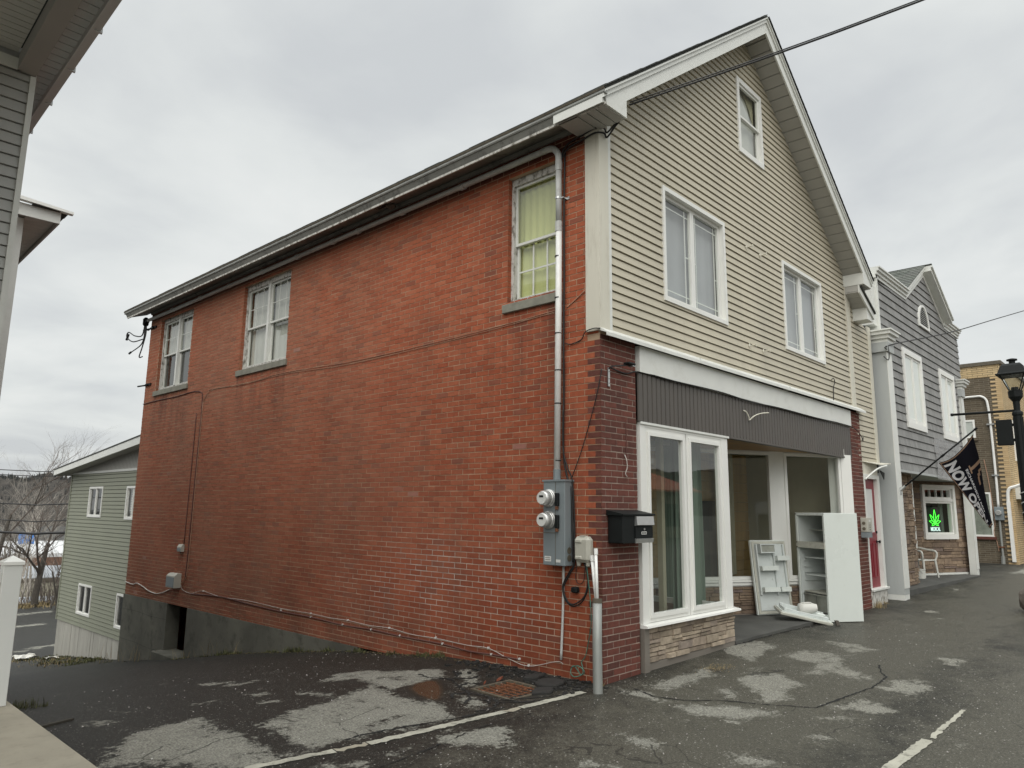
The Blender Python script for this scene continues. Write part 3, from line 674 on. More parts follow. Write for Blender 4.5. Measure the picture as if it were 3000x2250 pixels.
for k, pts in enumerate([[(-.95,1.75),(-1.0,1.55),(-.88,1.3),(-1.02,1.05),(-1.12,.8),(-1.3,.6),(-1.45,.5)], [(-.95,1.3),(-.75,1.35),(-.6,1.55)], [(-1.15,.8),(-1.3,.85),(-1.42,.72)],
        [(-1.3,.6),(-1.22,.42),(-1.0,.3),(-.8,.15)], [(-1.1,.35),(-1.05,.15),(-.8,.05)], [(-.3,.3),(-.2,.1),(-.05,-.1)], [(-1.02,1.05),(-.85,1.1),(-.75,1.0)],[(-.88,1.3),(-.7,1.2),(-.5,1.25)],[(-1.12,.8),(-1.12,.5),(-1.2,.3),(-1.0,.1)],[(-1.12,.5),(-1.3,.35)],[(-.8,.15),(-.6,.05),(-.45,.12)],[(-1.2,.3),(-1.4,.2),(-1.6,.22)]]):
    ribbon('pavement_crack', pts, .026, 'tar', .005, .014, 20+k, .02)
# recess floor slabs
sl = MB(); sl.prism([(2.92,.0,-.2),(7.6,-.06,-.2),(7.3,.3,-.2),(2.92,2.6,-.2)], (0,0,.29)); struct(sl.build('recess_slab', 'slab_dark'))
sl = MB(); sl.prism([(9.95,-.1,-.1),(16.1,-.3,-.1),(16.2,.2,-.1),(14.3,1.1,-.1),(9.95,1.5,-.1)], (0,0,.325)); struct(sl.build('recess_slab', 'slab_dark'))

# rubble and lumps where the asphalt has broken up beside the wall
def rubble():
    rng = random.Random(11); mb = MB()
    for _ in range(260):
        y = rng.uniform(.02, 1.9); x = -abs(rng.gauss(0, .2))-.01
        if y < .3: x = -rng.uniform(.02, .5)
        s_ = rng.uniform(.008, .03)
        z = gz(x, y)-.03*math.exp(-(((x+.6)/.5)**2+((y-.75)/.5)**2))
        mb.prism([(x-s_, y-s_*rng.random(), z-.01), (x+s_*rng.random(), y-s_, z-.01), (x+s_, y+s_*rng.random(), z-.01), (x-s_*rng.random(), y+s_, z-.01)], (rng.uniform(-.005, .005), rng.uniform(-.005, .005), .01+s_*rng.uniform(.4, 1)))
    tag(mb.build('rubble', 'rubble'), 'black broken asphalt crumbs along the foot of the red brick wall', 'rubble', kind='stuff')
rubble()
for (x, y, r_, h) in ((-.36,.42,.19,.05),(-.62,.28,.14,.035),(-.22,.75,.13,.04)):
    mb = MB(); rng = random.Random(int(x*-100)); P = [(x+r_*math.cos(a)*rng.uniform(.7, 1.2), y+r_*.7*math.sin(a)*rng.uniform(.7, 1.2), gz(x, y)-.05) for a in [k*math.pi/5 for k in range(10)]]
    mb.prism(P, (.01, .0, .03+h))
    struct(mb.build('asphalt_lump', 'rubble', bevel=.01))
def grit():
    rng = random.Random(5); mb = MB()
    def stone(x, y, s_):
        z = gz(x, y)+.002
        a = rng.uniform(0, 3.1); c_, q = math.cos(a)*s_, math.sin(a)*s_
        mb.prism([(x-c_, y-q, z), (x+q*.7, y-c_*.7, z), (x+c_, y+q, z), (x-q*.7, y+c_*.7, z)], (0, 0, s_*.7))
    for _ in range(1500):
        x = rng.uniform(-4.6, 6); y = rng.uniform(-3.4, 4.5)
        if x > -.05 and y > -.05: continue
        stone(x, y, rng.uniform(.003, .0085))
    tag(mb.build('grit', 'grit_stone' if 'grit_stone' in M else 'stone'), 'scattered pale grit and small stones on the dark asphalt', 'grit', kind='stuff')
M['grit_stone'] = island('pale_grit', [(.28, .27, .25), (.5, .49, .46), (.18, .17, .16), (.6, .6, .57)], .9, .1, .3)
grit()

# ================================================================== THE RED BRICK BUILDING
BB = thing('brick_building', 'two-storey corner shop with red brick side wall, beige gabled front and empty shopfront', 'building', (0, 0, 0))
L_ = 12.95
HOLES = [(.58, 1.42, 4.25, 5.92), (6.69, 8.41, 4.27, 5.93), (10.66, 12.34, 4.28, 5.95)]
wall = MB(F_SIDE)
# mortar backing with the window openings left out
us = [.003, .58, 1.42, 6.69, 8.41, 10.66, 12.34, L_]
zs = [-.17, 4.25, 6.3]
def cell(u0, u1, z0, z1): wall.box(u0, u1, -.22, 0, z0, z1)
for a, b in zip(us[:-1], us[1:]):
    h = [x for x in HOLES if abs(x[0]-a) < .01]
    if h: cell(a, b, -.17, h[0][2]-.0); cell(a, b, h[0][3], 6.3)
    else: cell(a, b, -.17, 6.3)
wall.build('brick_backing', 'mortar', BB)
gl = lambda u: gz(0, u)-.03 if u < 4.6 else -.165
bk = MB(F_SIDE); bricks(bk, .0, L_, -.17, 6.27, d1=.0035, gap=.0095, holes=HOLES+[(-.1, (.174 if k % 2 else .076), k*.068+.01, k*.068+.058) for k in range(-3, 54)]+[(-.1, .02, 3.66, 9)], bottom=lambda u: gl(u), rng=random.Random(2))
# header reveal bricks down the sides of each opening
for (u0, u1, z0, z1) in HOLES:
    z = math.ceil(z0/.068)*.068
    while z < z1-.06:
        for uu, s_ in ((u1, -1), (u0, 1)):
            bk.box(min(uu, uu+s_*.006), max(uu, uu+s_*.006), -.19, -.002, z+.0045, z+.0635)
        z += .068
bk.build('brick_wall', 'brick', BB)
# dark corner bricks returning onto the side wall, alternate courses longer
cb = MB(F_SIDE); rng = random.Random(9)
for k in range(-1, 54):
    z0, z1 = k*.068+.0045, (k+1)*.068-.0045
    if z1 > 3.66: break
    w = .17 if k % 2 else .072
    cb.box(-.003, w, -.004, .0040+rng.uniform(0, .0012), z0, z1)
cb.build('corner_brick', 'dark_brick', BB)
# front piers
pier = MB(F_FRONT); pier.box(0.004, .672, -.22, 0, -.1, 3.66); pier.build('pier_backing', 'mortar_dark', BB)
pier = MB(F_FRONT); pier.box(7.72, 8.38, -.22, 0, -.1, 3.66); pier.build('pier_backing', 'mortar_dark', BB)
pb = MB(F_FRONT)
bricks(pb, -.006, .672, -.05, 3.66, off=.07, d1=.004, gap=.011, rng=random.Random(4)); pb.build('dark_brick_pier', 'dark_brick', BB)
pb = MB(F_FRONT); bricks(pb, 7.72, 8.38, -.02, 3.66, off=.02, d1=.004, gap=.011, rng=random.Random(5)); pb.build('dark_brick_pier', 'dark_brick', BB)
# foundation with the crawlspace opening
fd = MB(F_SIDE)
zb = -3.2
fd.box(10.63, 12.97, -.25, .02, zb, -.172); fd.box(4.2, 9.72, -.25, .015, -1.6, -.172)
fd.build('foundation', 'concrete', BB)
fd = MB(F_SIDE); fd.box(9.72, 10.63, -1.2, -1.1, zb, -.17); fd.box(9.72,10.63,-1.1,-.25,-1.25,-1.1); fd.build('crawlspace_recess', 'void', BB)
fd = MB(F_SIDE); fd.box(9.66, 10.75, -.25, .20, -1.5, -1.06); fd.build('doorstep', 'concrete', BB, bevel=.015)
fd = MB(F_SIDE)
for z in (-.48, -1.1): fd.tube([(10.64, .0195, z), (11.4, .0195, z-.015), (12.1, .019, z+.012), (12.95, .0195, z)], .0025, 4)
for u, z in ((11.9, -.33), (12.5, -.8)): fd.tube([(u, .0195, z-.15), (u+.02, .0195, z+.15)], .002, 4)
fd.build('block_joint', 'tar', BB)

# rear, right and roof so that the building is closed
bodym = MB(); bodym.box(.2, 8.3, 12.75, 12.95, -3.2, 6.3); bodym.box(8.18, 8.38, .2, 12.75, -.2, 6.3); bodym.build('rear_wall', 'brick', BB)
SL = .745; RX = 4.0; EZ = 6.25
roofm = MB()
for s_ in (-1, 1):
    x0 = RX+s_*4.45; z0 = EZ; z1 = EZ+4.45*SL
    roofm.prism([(x0, -.42, z0-.035), (RX, -.42, z1-.035), (RX, -.42, z1), (x0, -.42, z0)], (0, 13.82, 0))
roofm.build('roof_deck', 'shingle', BB)
# shingle courses: thin overlapping tabs that give the wavy edge seen against the sky
sh = MB(); rng = random.Random(8)
for s_ in (-1, 1):
    for row in range(38):
        t0 = row*.145; t1 = t0+.17
        y = -.44
        while y < 13.42:
            w = rng.uniform(.28, .34); y2 = min(y+w, 13.42)
            l = math.hypot(1, SL); ax = RX+s_*(4.47-t0/l); az = EZ+(t0-.025)/l*SL+.005; bx = RX+s_*max(0, 4.47-t1/l); bz = EZ+(t1-.025)/l*SL+.0
            if t1/l > 4.47: break
            q = rng.uniform(.004, .014)
            sh.prism([(ax, y, az), (ax, y, az+.008+q), (bx, y, bz+.010), (bx, y, bz+.002)], (0, y2-y-.006, 0)); y = y2
sh.build('roof', 'shingle', BB)

# eave along the alley: soffit, fascia, crown and metal edge, all in flaking paint
ev = MB(F_SIDE); ev.prism([(-.05, 0, 6.23), (-.05, .40, 6.085), (-.05, .40, 6.10), (-.05, 0, 6.245)], (13.35, 0, 0)); ev.build('eave_soffit', 'old_paint', BB)
ev = MB(F_SIDE); ev.prism([(-.40, .39, 6.07), (-.40, .41, 6.07), (-.40, .41, 6.10), (-.40, .39, 6.10)], (13.75, 0, 0)); ev.build('fascia_bead', 'peel', BB)
ev = MB(F_SIDE); ev.prism([(-.40, .402, 6.101), (-.40, .408, 6.101), (-.40, .442, 6.175), (-.40, .402, 6.175)], (13.78, 0, 0)); ev.build('fascia_board', 'old_paint', BB)
ev = MB(F_SIDE); ev.prism([(-.42, .402, 6.176), (-.42, .452, 6.176), (-.42, .462, 6.19), (-.42, .462, 6.215), (-.42, .402, 6.215)], (13.85, 0, 0)); ev.build('crown_moulding', 'eave_light', BB)
ev = MB(F_SIDE); ev.prism([(-.42, .43, 6.216), (-.42, .468, 6.216), (-.42, .474, 6.238), (-.42, .43, 6.238)], (13.86, 0, 0)); ev.build('drip_edge', 'iron', BB)
ev = MB(F_SIDE); ev.prism([(.2, .0041, 6.165), (.2, .03, 6.165), (.2, .05, 6.21), (.2, .0041, 6.225)], (12.75, 0, 0)); ev.build('frieze_board', 'old_paint', BB)
ev = MB(F_SIDE); 
for k in range(9): ev.box(3.6+rng.uniform(-.1,.1), 3.6+rng.uniform(.1,.3), .2+.02*k, .215+.02*k, 6.225-(.2+.02*k)*.3625, 6.234-(.2+.02*k)*.3625)
ev.build('rotten_soffit_hole', 'void', BB)

# -------- front: siding wall with the gable
W1 = (1.33, 3.01, 4.34, 5.865); W2 = (5.02, 6.72, 4.35, 5.85); W3 = (3.625, 4.50, 7.235, 8.505)
def span_main(z):
    top = EZ+4.45*SL-.25
    l = max(.21, RX-(top-z)/SL); r_ = min(7.985, RX+(top-z)/SL)
    return (l, r_) if r_ > l else (RX, RX)
sd = MB(F_FRONT); siding(sd, span_main, 3.70, 9.33, .1016, [W1, W2, W3]); sd.build('front_siding', 'siding_beige', BB)
bkf = MB(F_FRONT)
bkf.box(0.01, 8.2, -.25, -.15, 3.66, 6.2)
bkf.build('front_backing', 'dark_inside', BB)
bkg = MB(F_FRONT); bkg.prism([(.0, -.2, 6.2), (8.0, -.2, 6.2), (4, -.2, 9.2)], (0, .05, 0)); bkg.build('gable_backing', 'dark_inside', BB)
# corner boards
cbm = MB(F_FRONT); cbm.box(-.035, .145, -.02, .03, 3.70, 6.12); cbm.build('corner_board', 'cream', BB)
cbm = MB(F_SIDE); cbm.box(.02, .17, .004, .034, 3.70, 6.12); cbm.build('corner_board', 'cream', BB)
cbm = MB(F_FRONT); cbm.box(.145, .205, -.02, .022, 3.70, 6.25); cbm.build('j_channel', 'white', BB)
cbm = MB(F_FRONT); cbm.box(7.985, 8.11, -.02, .03, 3.70, 6.1); cbm.box(8.11, 8.24, -.02, .022, 3.70, 6.0); cbm.build('corner_board', 'cream', BB)
# flashing ledge over the shopfront
fl = MB(F_FRONT); fl.prism([(-.03, 0, 3.735), (-.03, .015, 3.735), (-.03, .115, 3.665), (-.03, .115, 3.625), (-.03, .105, 3.625), (-.03, .105, 3.66), (-.03, 0, 3.70)], (8.50, 0, .03))
fl.build('flashing', 'white', BB)
for u in (2.02, 4.86): 
    fl = MB(F_FRONT); fl.box(u, u+.012, .005, .119, 3.64, 3.70); fl.build('flashing_joint', 'white', BB)
wb = MB(F_FRONT); wb.box(.70, 7.775, -.05, .05, 3.335, 3.64); wb.build('sign_band', 'white', BB)
bp = MB(F_FRONT); u = .70; rng = random.Random(3)
while u < 7.76:
    u2 = min(u+.098, 7.77); bp.prism([(u, -.03, 2.765), (u, .010, 2.765), (u+.006, .026, 2.765), (u2-.018, .026, 2.765), (u2-.012, .008, 2.765), (u2-.012, -.03, 2.765)], (0, 0, .565)); u = u2
bp.build('brown_panel_band', 'brown_panel', BB)
bp = MB(F_FRONT); bp.box(.70, 7.77, -.06, .004, 2.77, 3.325); bp.build('panel_backing', 'dark_inside', BB)
bp = MB(F_FRONT); bp.box(2.93, 7.74, -.05, .035, 2.74, 2.764); bp.build('panel_edge_trim', 'brown_panel', BB)

# rake boards and vented soffit of the gable overhang
rk = MB(F_FRONT)
for s_ in (-1, 1):
    def rp(t, dz): return (RX+s_*(4.45-t), EZ+t*SL+dz)
    for (dz0, dz1, d0, d1) in ((-.12, -.06, .36, .405), (-.06, -.035, .36, .425)):
        a0 = rp(0, dz0); a1 = rp(4.45, dz0); b1 = rp(4.45, dz1); b0 = rp(0, dz1)
        rk.prism([(a0[0], d0, a0[1]), (a1[0], d0, a1[1]), (b1[0], d0, b1[1]), (b0[0], d0, b0[1])], (0, d1-d0, 0))
    xo, xi = RX+s_*4.43, RX+s_*3.985
    rk.prism([(xo, .36, 6.085), (xi, .36, 6.085), (xi, .36, rp(.465, -.30)[1]), (RX, .36, rp(4.45, -.30)[1]), (RX, .36, rp(4.45, -.12)[1]), (xo, .36, rp(.02, -.12)[1])], (0, .025, 0))
rk.build('rake_board', 'white', BB)
sf = MB(F_FRONT)
for s_ in (-1, 1):
    t = .42
    while t < 4.4:
        t2 = min(t+.165, 4.45); x0, x1 = RX+s_*(4.45-t), RX+s_*(4.45-t2+.016); z0, z1 = EZ+t*SL-.27, EZ+(t2-.016)*SL-.27
        sf.prism([(x0, 0.0, z0), (x1, 0.0, z1), (x1, 0.0, z1+.02), (x0, 0.0, z0+.02)], (0, .36, 0)); t = t2
sf.build('rake_soffit', 'soffit', BB)
# boxed cornice returns
for (x0, x1) in ((-.43, .015), (7.985, 8.43)):
    bx = MB(F_FRONT)
    hi, lo = EZ+.46*SL-.28, 6.18
    bx.prism([(x0, 0, 6.087), (x1, 0, 6.087), (x1, 0, hi if x0 < 0 else lo), (x0, 0, lo if x0 < 0 else hi)], (0, .359, 0)); bx.build('cornice_return', 'white', BB)
    bs = MB(F_FRONT)
    w = .11; k = 0
    for k in range(3): bs.box(x0+.012, x1-.012, .02+k*.12, .12+k*.12, 6.072, 6.086)
    bs.build('return_soffit', 'soffit', BB)
# the white box continues a little way along the alley eave
bx = MB(F_SIDE); bx.box(0.0, .26, .0, .42, 6.07, 6.10); bx.build('eave_return_soffit', 'soffit', BB)
bx = MB(F_SIDE); bx.box(-.385, .30, .443, .452, 6.075, 6.175); bx.build('eave_return_fascia', 'white', BB)

# -------- windows
def front_window(W, name, kind):
    u0, u1, z0, z1 = W
    w = MB(F_FRONT); rect_frame(w, u0-.0, u1+.0, z0, z1, .045, -.10, .035)
    w.build(name, 'white', BB); wo = BB.children[-1] if False else None
    return u0+.045, u1-.045, z0+.045, z1-.045
def build_window(parent, name, F, W, casing=.045, d_out=.035, depth=-.09, sashes=2, grid=None, curtain='curtain', cdist=-.16, frame_mat='white_frame', glass_mat='glass', csplit=None, backing=True, label=None):
    u0, u1, z0, z1 = W
    w = MB(F); rect_frame(w, u0, u1, z0, z1, casing, depth, d_out)
    wo = w.build(name, frame_mat, parent)
    if label: wo['label'] = label
    a0, a1, b0, b1 = u0+casing, u1-casing, z0+casing, z1-casing
    sw = (a1-a0)/sashes
    for k in range(sashes):
        s0, s1 = a0+k*sw+.002, a0+(k+1)*sw-.002
        s = MB(F); rect_frame(s, s0, s1, b0+.002, b1-.002, .045, depth+.005, depth+.05); s.build('sash', frame_mat, wo)
        g = MB(F); g.poly([(s0+.045, depth+.025, b0+.045), (s1-.045, depth+.025, b0+.045), (s1-.045, depth+.025, b1-.045), (s0+.045, depth+.025, b1-.045)]); g.build('pane', glass_mat, wo)
        if grid == 'prairie':
            m = MB(F); i0, i1, j0, j1 = s0+.045, s1-.045, b0+.045, b1-.045; d = depth+.012
            iw = .014
            for z in (j0+.10, j1-.10): m.box(i0, i1, d-.004, d+.004, z-iw/2, z+iw/2)
            uu = (i0+.095) if k % 2 else (i1-.095)
            m.box(uu-iw/2, uu+iw/2, d-.0045, d+.0045, j0, j1)
            other = (i1-.07) if k % 2 else None
            if other: m.box(other-iw/2, other+iw/2, d-.0045, d+.0045, j0, j1)
            zz = (j0+j1)/2; 
            if k % 2: m.box(i0, uu, d-.004, d+.004, zz-iw/2-.03, zz+iw/2-.03); m.box(other, i1, d-.004, d+.004, zz-.12-iw/2, zz-.12+iw/2)
            else: m.box(uu, i1, d-.004, d+.004, zz-iw/2, zz+iw/2)
            m.build('grille', frame_mat, wo)
    if curtain:
        drape(F, u0, u1, z0, z1, cdist, .005, .23, seed=int(u0*100), n=60).build('curtain', curtain, wo)
    return wo
build_window(BB, 'window', F_FRONT, W1, .055, .035, -.08, grid='prairie', curtain='sheer', cdist=-.135)
build_window(BB, 'window', F_FRONT, W2, .055, .035, -.08, grid='prairie', curtain='sheer', cdist=-.135)
# attic sash window
u0, u1, z0, z1 = W3
w = MB(F_FRONT); rect_frame(w, u0, u1, z0, z1, .075, -.05, .035, .075, .085); wo = w.build('window', 'white_frame', BB)
w = MB(F_FRONT); rect_frame(w, u0+.077, u1-.077, z0+.62, z1-.077, .035, -.02, .012); w.build('sash', 'white_frame', wo)
w = MB(F_FRONT); rect_frame(w, u0+.077, u1-.077, z0+.087, z0+.66, .035, -.05, -.021); w.build('sash', 'white_frame', wo)
for (b, t, d) in ((z0+.655, z1-.11, -.005), (z0+.12, z0+.625, -.035)):
    g = MB(F_FRONT); g.poly([(u0+.11, d, b), (u1-.11, d, b), (u1-.11, d, t), (u0+.11, d, t)]); g.build('pane', 'glass_dusty', wo)
drape(F_FRONT, u0+.06, u1-.06, z0, z1, -.1, .008, .3, 5, 30).build('curtain', 'curtain', wo)
cr = MB(F_FRONT); cr.prism([(u0+.45, -.085, z1-.08), (u1-.1, -.085, z1-.1), (u1-.1, -.085, z1-.55), (u1-.22, -.085, z1-.3)], (0, .01, 0)); cr.build('curtain_fold', 'room_wall', wo)

# side wall sash windows (old, peeling)
def old_window(W, pairs, spec):
    u0, u1, z0, z1 = W
    fz = z0+.04
    o = MB(F_SIDE); rect_frame(o, u0+.004, u1-.004, fz, z1-.004, .045, -.16, -.065, .09, .03)
    wo = o.build('window', 'peel', BB)
    a0, a1, b0, b1 = u0+.05, u1-.05, fz+.03, z1-.095
    n = len(pairs); sw = (a1-a0)/n
    if n == 2:
        mm = MB(F_SIDE); mm.box(a0+sw-.035, a0+sw+.035, -.15, -.06, b0, b1); mm.build('mullion', 'white', wo)
    for k, pr in enumerate(pairs):
        s0 = a0+k*sw+(.036 if (n == 2 and k == 1) else .001); s1 = a0+(k+1)*sw-(.036 if (n == 2 and k == 0) else .001)
        zm = (b0+b1)/2+spec.get('mid', 0)
        for (c, d, dep) in ((zm-.02, b1, -.095), (b0, zm+.02, -.13)):
            m = MB(F_SIDE); rect_frame(m, s0, s1, c, d, .032, dep-.03, dep); m.build('sash', 'white', wo)
            g = MB(F_SIDE); g.poly([(s0+.03, dep-.015, c+.03), (s1-.03, dep-.015, c+.03), (s1-.03, dep-.015, d-.03), (s0+.03, dep-.015, d-.03)]); g.build('pane', 'glass_dusty', wo)
        up, lo = pr
        if up.get('grid'):
            m = MB(F_SIDE); i0, i1, j0, j1 = s0+.032, s1-.032, zm+.02, b1-.032
            for q in range(1, up['grid'][0]): x = i0+(i1-i0)*q/up['grid'][0]; m.box(x-.007, x+.007, -.12, -.108, j0, j1)
            for q in range(1, up['grid'][1]): z = j0+(j1-j0)*q/up['grid'][1]; m.box(i0, i1, -.1205, -.1085, z-.007, z+.007)
            m.build('muntin', 'white', wo)
        if lo.get('grid'):
            m = MB(F_SIDE); i0, i1, j0, j1 = s0+.032, s1-.032, b0+.032, zm-.02
            for q in range(1, lo['grid'][0]): x = i0+(i1-i0)*q/lo['grid'][0]; m.box(x-.010, x+.010, -.158, -.143, j0, j1)
            for q in range(1, lo['grid'][1]): z = j0+(j1-j0)*q/lo['grid'][1]; m.box(i0, i1, -.1585, -.1435, z-.010, z+.010)
            m.build('muntin', 'white', wo)
        drape(F_SIDE, s0-.02, s1+.02, zm, b1+.05, -.19, .010, .11, k+3, 40).build('curtain', up['c'], wo)
        drape(F_SIDE, s0-.02, s1+.02, b0-.05, zm, -.20, .006, .2, k+5, 30).build('curtain', lo['c'], wo)
    st = MB(F_SIDE); st.box(u0-.05, u1+.05, -.18, .04, z0-.11, z0+.0); 
    st.build('sill', 'sill', wo, bevel=.006)
    rb = MB(F_SIDE); rb.box(u0, u1, -.25, -.24, z0, z1); rb.build('dark_backing', 'dark_inside', wo)
    return wo
old_window(HOLES[0], [({'c': 'curtain_y'}, {'c': 'curtain_y', 'grid': (3, 2)})], {'mid': -.03})
old_window(HOLES[1], [({'c': 'curtain', 'grid': (3, 2)}, {'c': 'curtain'}), ({'c': 'curtain', 'grid': (3, 2)}, {'c': 'curtain'})], {'mid': .0})
old_window(HOLES[2], [({'c': 'curtain', 'grid': (3, 2)}, {'c': 'dark_inside'}), ({'c': 'curtain', 'grid': (3, 2)}, {'c': 'dark_inside'})], {'mid': .0})

# -------- shopfront
sb = MB(F_FRONT)                                        # white boards round the display window
sb.box(.735, .838, -.06, .012, .52, 2.735); sb.box(2.70, 2.87, -.06, .012, .52, 2.735); sb.box(.838, 2.70, -.06, .010, 2.705, 2.735)
sb.build('window_surround', 'white_frame', BB)
sb = MB(F_FRONT); sb.box(.73, 2.90, -.02, .03, 2.735, 2.762); sb.build('head_flashing', 'white', BB)
for (a, b) in ((.84, 1.765), (1.785, 2.70)):
    w = MB(F_FRONT); rect_frame(w, a, b, .525, 2.705, .045, -.06, .004); wo = w.build('display_window', 'white_frame', BB)
    w = MB(F_FRONT); rect_frame(w, a+.046, b-.046, .571, 2.659, .045, -.045, .022); w.build('sash', 'white_frame', wo)
    g = MB(F_FRONT); g.poly([(a+.09, -.01, .615), (b-.09, -.01, .615), (b-.09, -.01, 2.615), (a+.09, -.01, 2.615)]); g.build('pane', 'glass', wo)
sl = MB(F_FRONT); sl.prism([(.715, -.02, .522), (.715, .075, .508), (.715, .08, .485), (.715, .03, .478), (.715, -.02, .478)], (2.235, 0, 0)); sl.build('display_sill', 'white_frame', BB)
rng = random.Random(21)
st = MB(F_FRONT); st.box(.80, 2.885, -.2, -.012, -.05, .478); st.build('stone_backing', 'mortar_dark', BB)
st = MB(frame_at(F_FRONT, 0, -.012)); ledge(st, .815, 2.885, .10, .477, rng, hs=(.05, .10), ls=(.14, .36)); st.build('stone_base', 'stone', BB)
st = MB(F_FRONT); st.box(.715, .815, -.02, .035, -.03, .478); st.build('corner_trim', 'taupe', BB)
st = MB(F_FRONT); st.box(.815, 2.885, -.02, .004, -.02, .10); st.build('base_trim', 'taupe', BB)
rt = MB(); rt.box(2.80, 2.87, .06, 2.45, .09, .50); rt.build('return_stone', 'mortar_dark', BB)
rt = MB(); FBY = lambda u, d, z: Vector((2.87+d, u, z)); rt.f = FBY; rect_frame(rt, .061, 2.45, .50, 2.76, .07, -.07, 0); bs_ = rt.build('bay_side_window', 'white_frame', BB)
rt = MB(FBY); rt.poly([(.12, -.03, .56), (2.4, -.03, .56), (2.4, -.03, 2.7), (.12, -.03, 2.7)]); rt.build('pane', 'glass', bs_)
for (a, b, sd_) in ((.35, .75, 1), (1.15, 1.5, 2), (1.9, 2.3, 3)): drape(FBY, a, b, .12, 2.75, -.2, .035, .09, sd_, 50).build('drape', 'curtain_g', BB)
rt = MB(FBY); rt.box(.88, .96, -.25, -.17, .08, 2.8); rt.build('inner_post', 'room_wall', BB)
# angled window wall of the recess
FR = frame_dir((7.30, .0), 119)                          # u runs to the street end (0), negative = deeper
rw = MB(FR)
ang = lambda x: -(7.30-x)/.8746
uA, uB, uC, uD = ang(3.05), ang(5.97), ang(6.20), ang(7.26)
rw.box(uA, .06, -.10, 0, 2.79, 2.9); rw.box(uB+.0, uC, -.10, 0, .64, 2.79); rw.box(uD+.02, .20, -.14, .0, .10, 2.79); rw.box(uA-.3, uA, -.1, 0, .1, 2.79); rw.box(uA-.3, .20, -.10, -.001, .54, .64)
rw.build('recess_frame', 'white_frame', BB)
rw = MB(FR); rw.prism([(uA, -.02, .645), (uA, .045, .638), (uA, .05, .615), (uA, .025, .605), (uA, .03, .56), (uA, -.02, .56)], (-uA+.1, 0, 0)); rw.build('recess_sill', 'white_frame', BB)
for (a, b) in ((uA, uB), (uC, uD)):
    w = MB(FR); rect_frame(w, a, b, .645, 2.785, .055, -.06, .012); wo = w.build('display_window', 'white_frame', BB)
    g = MB(FR); g.poly([(a+.05, -.03, .69), (b-.05, -.03, .69), (b-.05, -.03, 2.735), (a+.05, -.03, 2.735)]); g.build('pane', 'glass', wo)
rw = MB(FR); rw.box(uA, .1, -.2, -.015, .05, .55); rw.build('stone_backing', 'mortar_dark', BB)
rw = MB(frame_at(FR, 0, -.015)); ledge(rw, uA, -.02, .10, .545, rng, hs=(.05, .10), ls=(.14, .36)); rw.build('stone_base', 'stone_dark', BB)
jb = MB(F_FRONT); jb.box(7.30, 7.72, -.25, -.02, .06, 2.76); jb.build('jamb_board', 'white_frame', BB)
so = MB(); so.prism([(2.87, .03, 2.80), (7.72, .03, 2.80), (7.72, .05, 2.80), (2.87, 2.75, 2.80)], (0, 0, .03)); so.build('recess_ceiling', 'soffit_wood', BB)
# shop interior
inn = MB(); inn.box(.22, 8.1, 6.0, 6.1, 0, 3.3); inn.build('plank_wall', 'wood', BB)
pl = MB()
for k in range(14): pl.box(.25, 8.1, 5.975, 5.998, .12+k*.19, .12+k*.19+.183)
pl.build('wall_plank', 'wood', BB)
fr2 = MB(); fr2.box(.2, 8.15, .05, 6.0, .02, .075); fr2.build('shop_floor', 'carpet', BB)
fr2 = MB(); fr2.box(.2, 8.15, .06, 6.0, 2.9, 2.98); fr2.box(.2, .25, .05, 6, .08, 2.9); fr2.box(8.1, 8.15, .25, 6, .08, 2.9); fr2.build('room_shell', 'room_wall', BB)
dp = MB(); dp.box(3.4, 3.48, 3.2, 5.97, .08, 2.9); dp.build('partition', 'wood', BB)
ps = MB(); rng = random.Random(13)
for k in range(15): ps.box(4.0, 7.7, 2.0+rng.uniform(0, .006), 2.05, .10+k*.185, .10+k*.185+.178)
ps.build('plank_screen', 'wood', BB)
ps = MB(); ps.box(5.75, 6.3, 1.985, 1.999, .3, 1.95); ps.build('screen_doorway', 'dark_inside', BB)
ps = MB(F_WORLD); rect_frame(ps, 5.70, 6.35, 0, 0, .05, 0, 0) if False else ps.box(5.69, 5.749, 1.97, 1.999, .3, 2.0); ps.build('doorway_trim', 'wood', BB)
bd = MB(F_WORLD); bd.box(3.6, 5.3, 3.1, 3.14, .08, 2.9)
bd.build('inner_plank_screen', 'wood', BB)
bd = MB(); bd.box(4.55, 5.25, 3.06, 3.095, .5, 2.0); bd.build('inner_doorway', 'dark_inside', BB)
for (x0, x1, y, m) in ((1.75, 2.15, .95, 'curtain_g'), (2.95, 3.45, 1.1, 'curtain_g'), (2.25, 2.33, .9, 'wood'), (3.6, 3.8, .9, 'curtain_g')):
    drape(F_WORLD, x0, x1, .1, 2.85, y, .035, .09, int(x0*50), 60).build('drape' if m != 'wood' else 'wood_post', m, BB)
drape(F_WORLD, 6.1, 6.9, .6, 2.85, 1.9, .03, .3, 77, 40).build('drape', 'room_wall', BB)

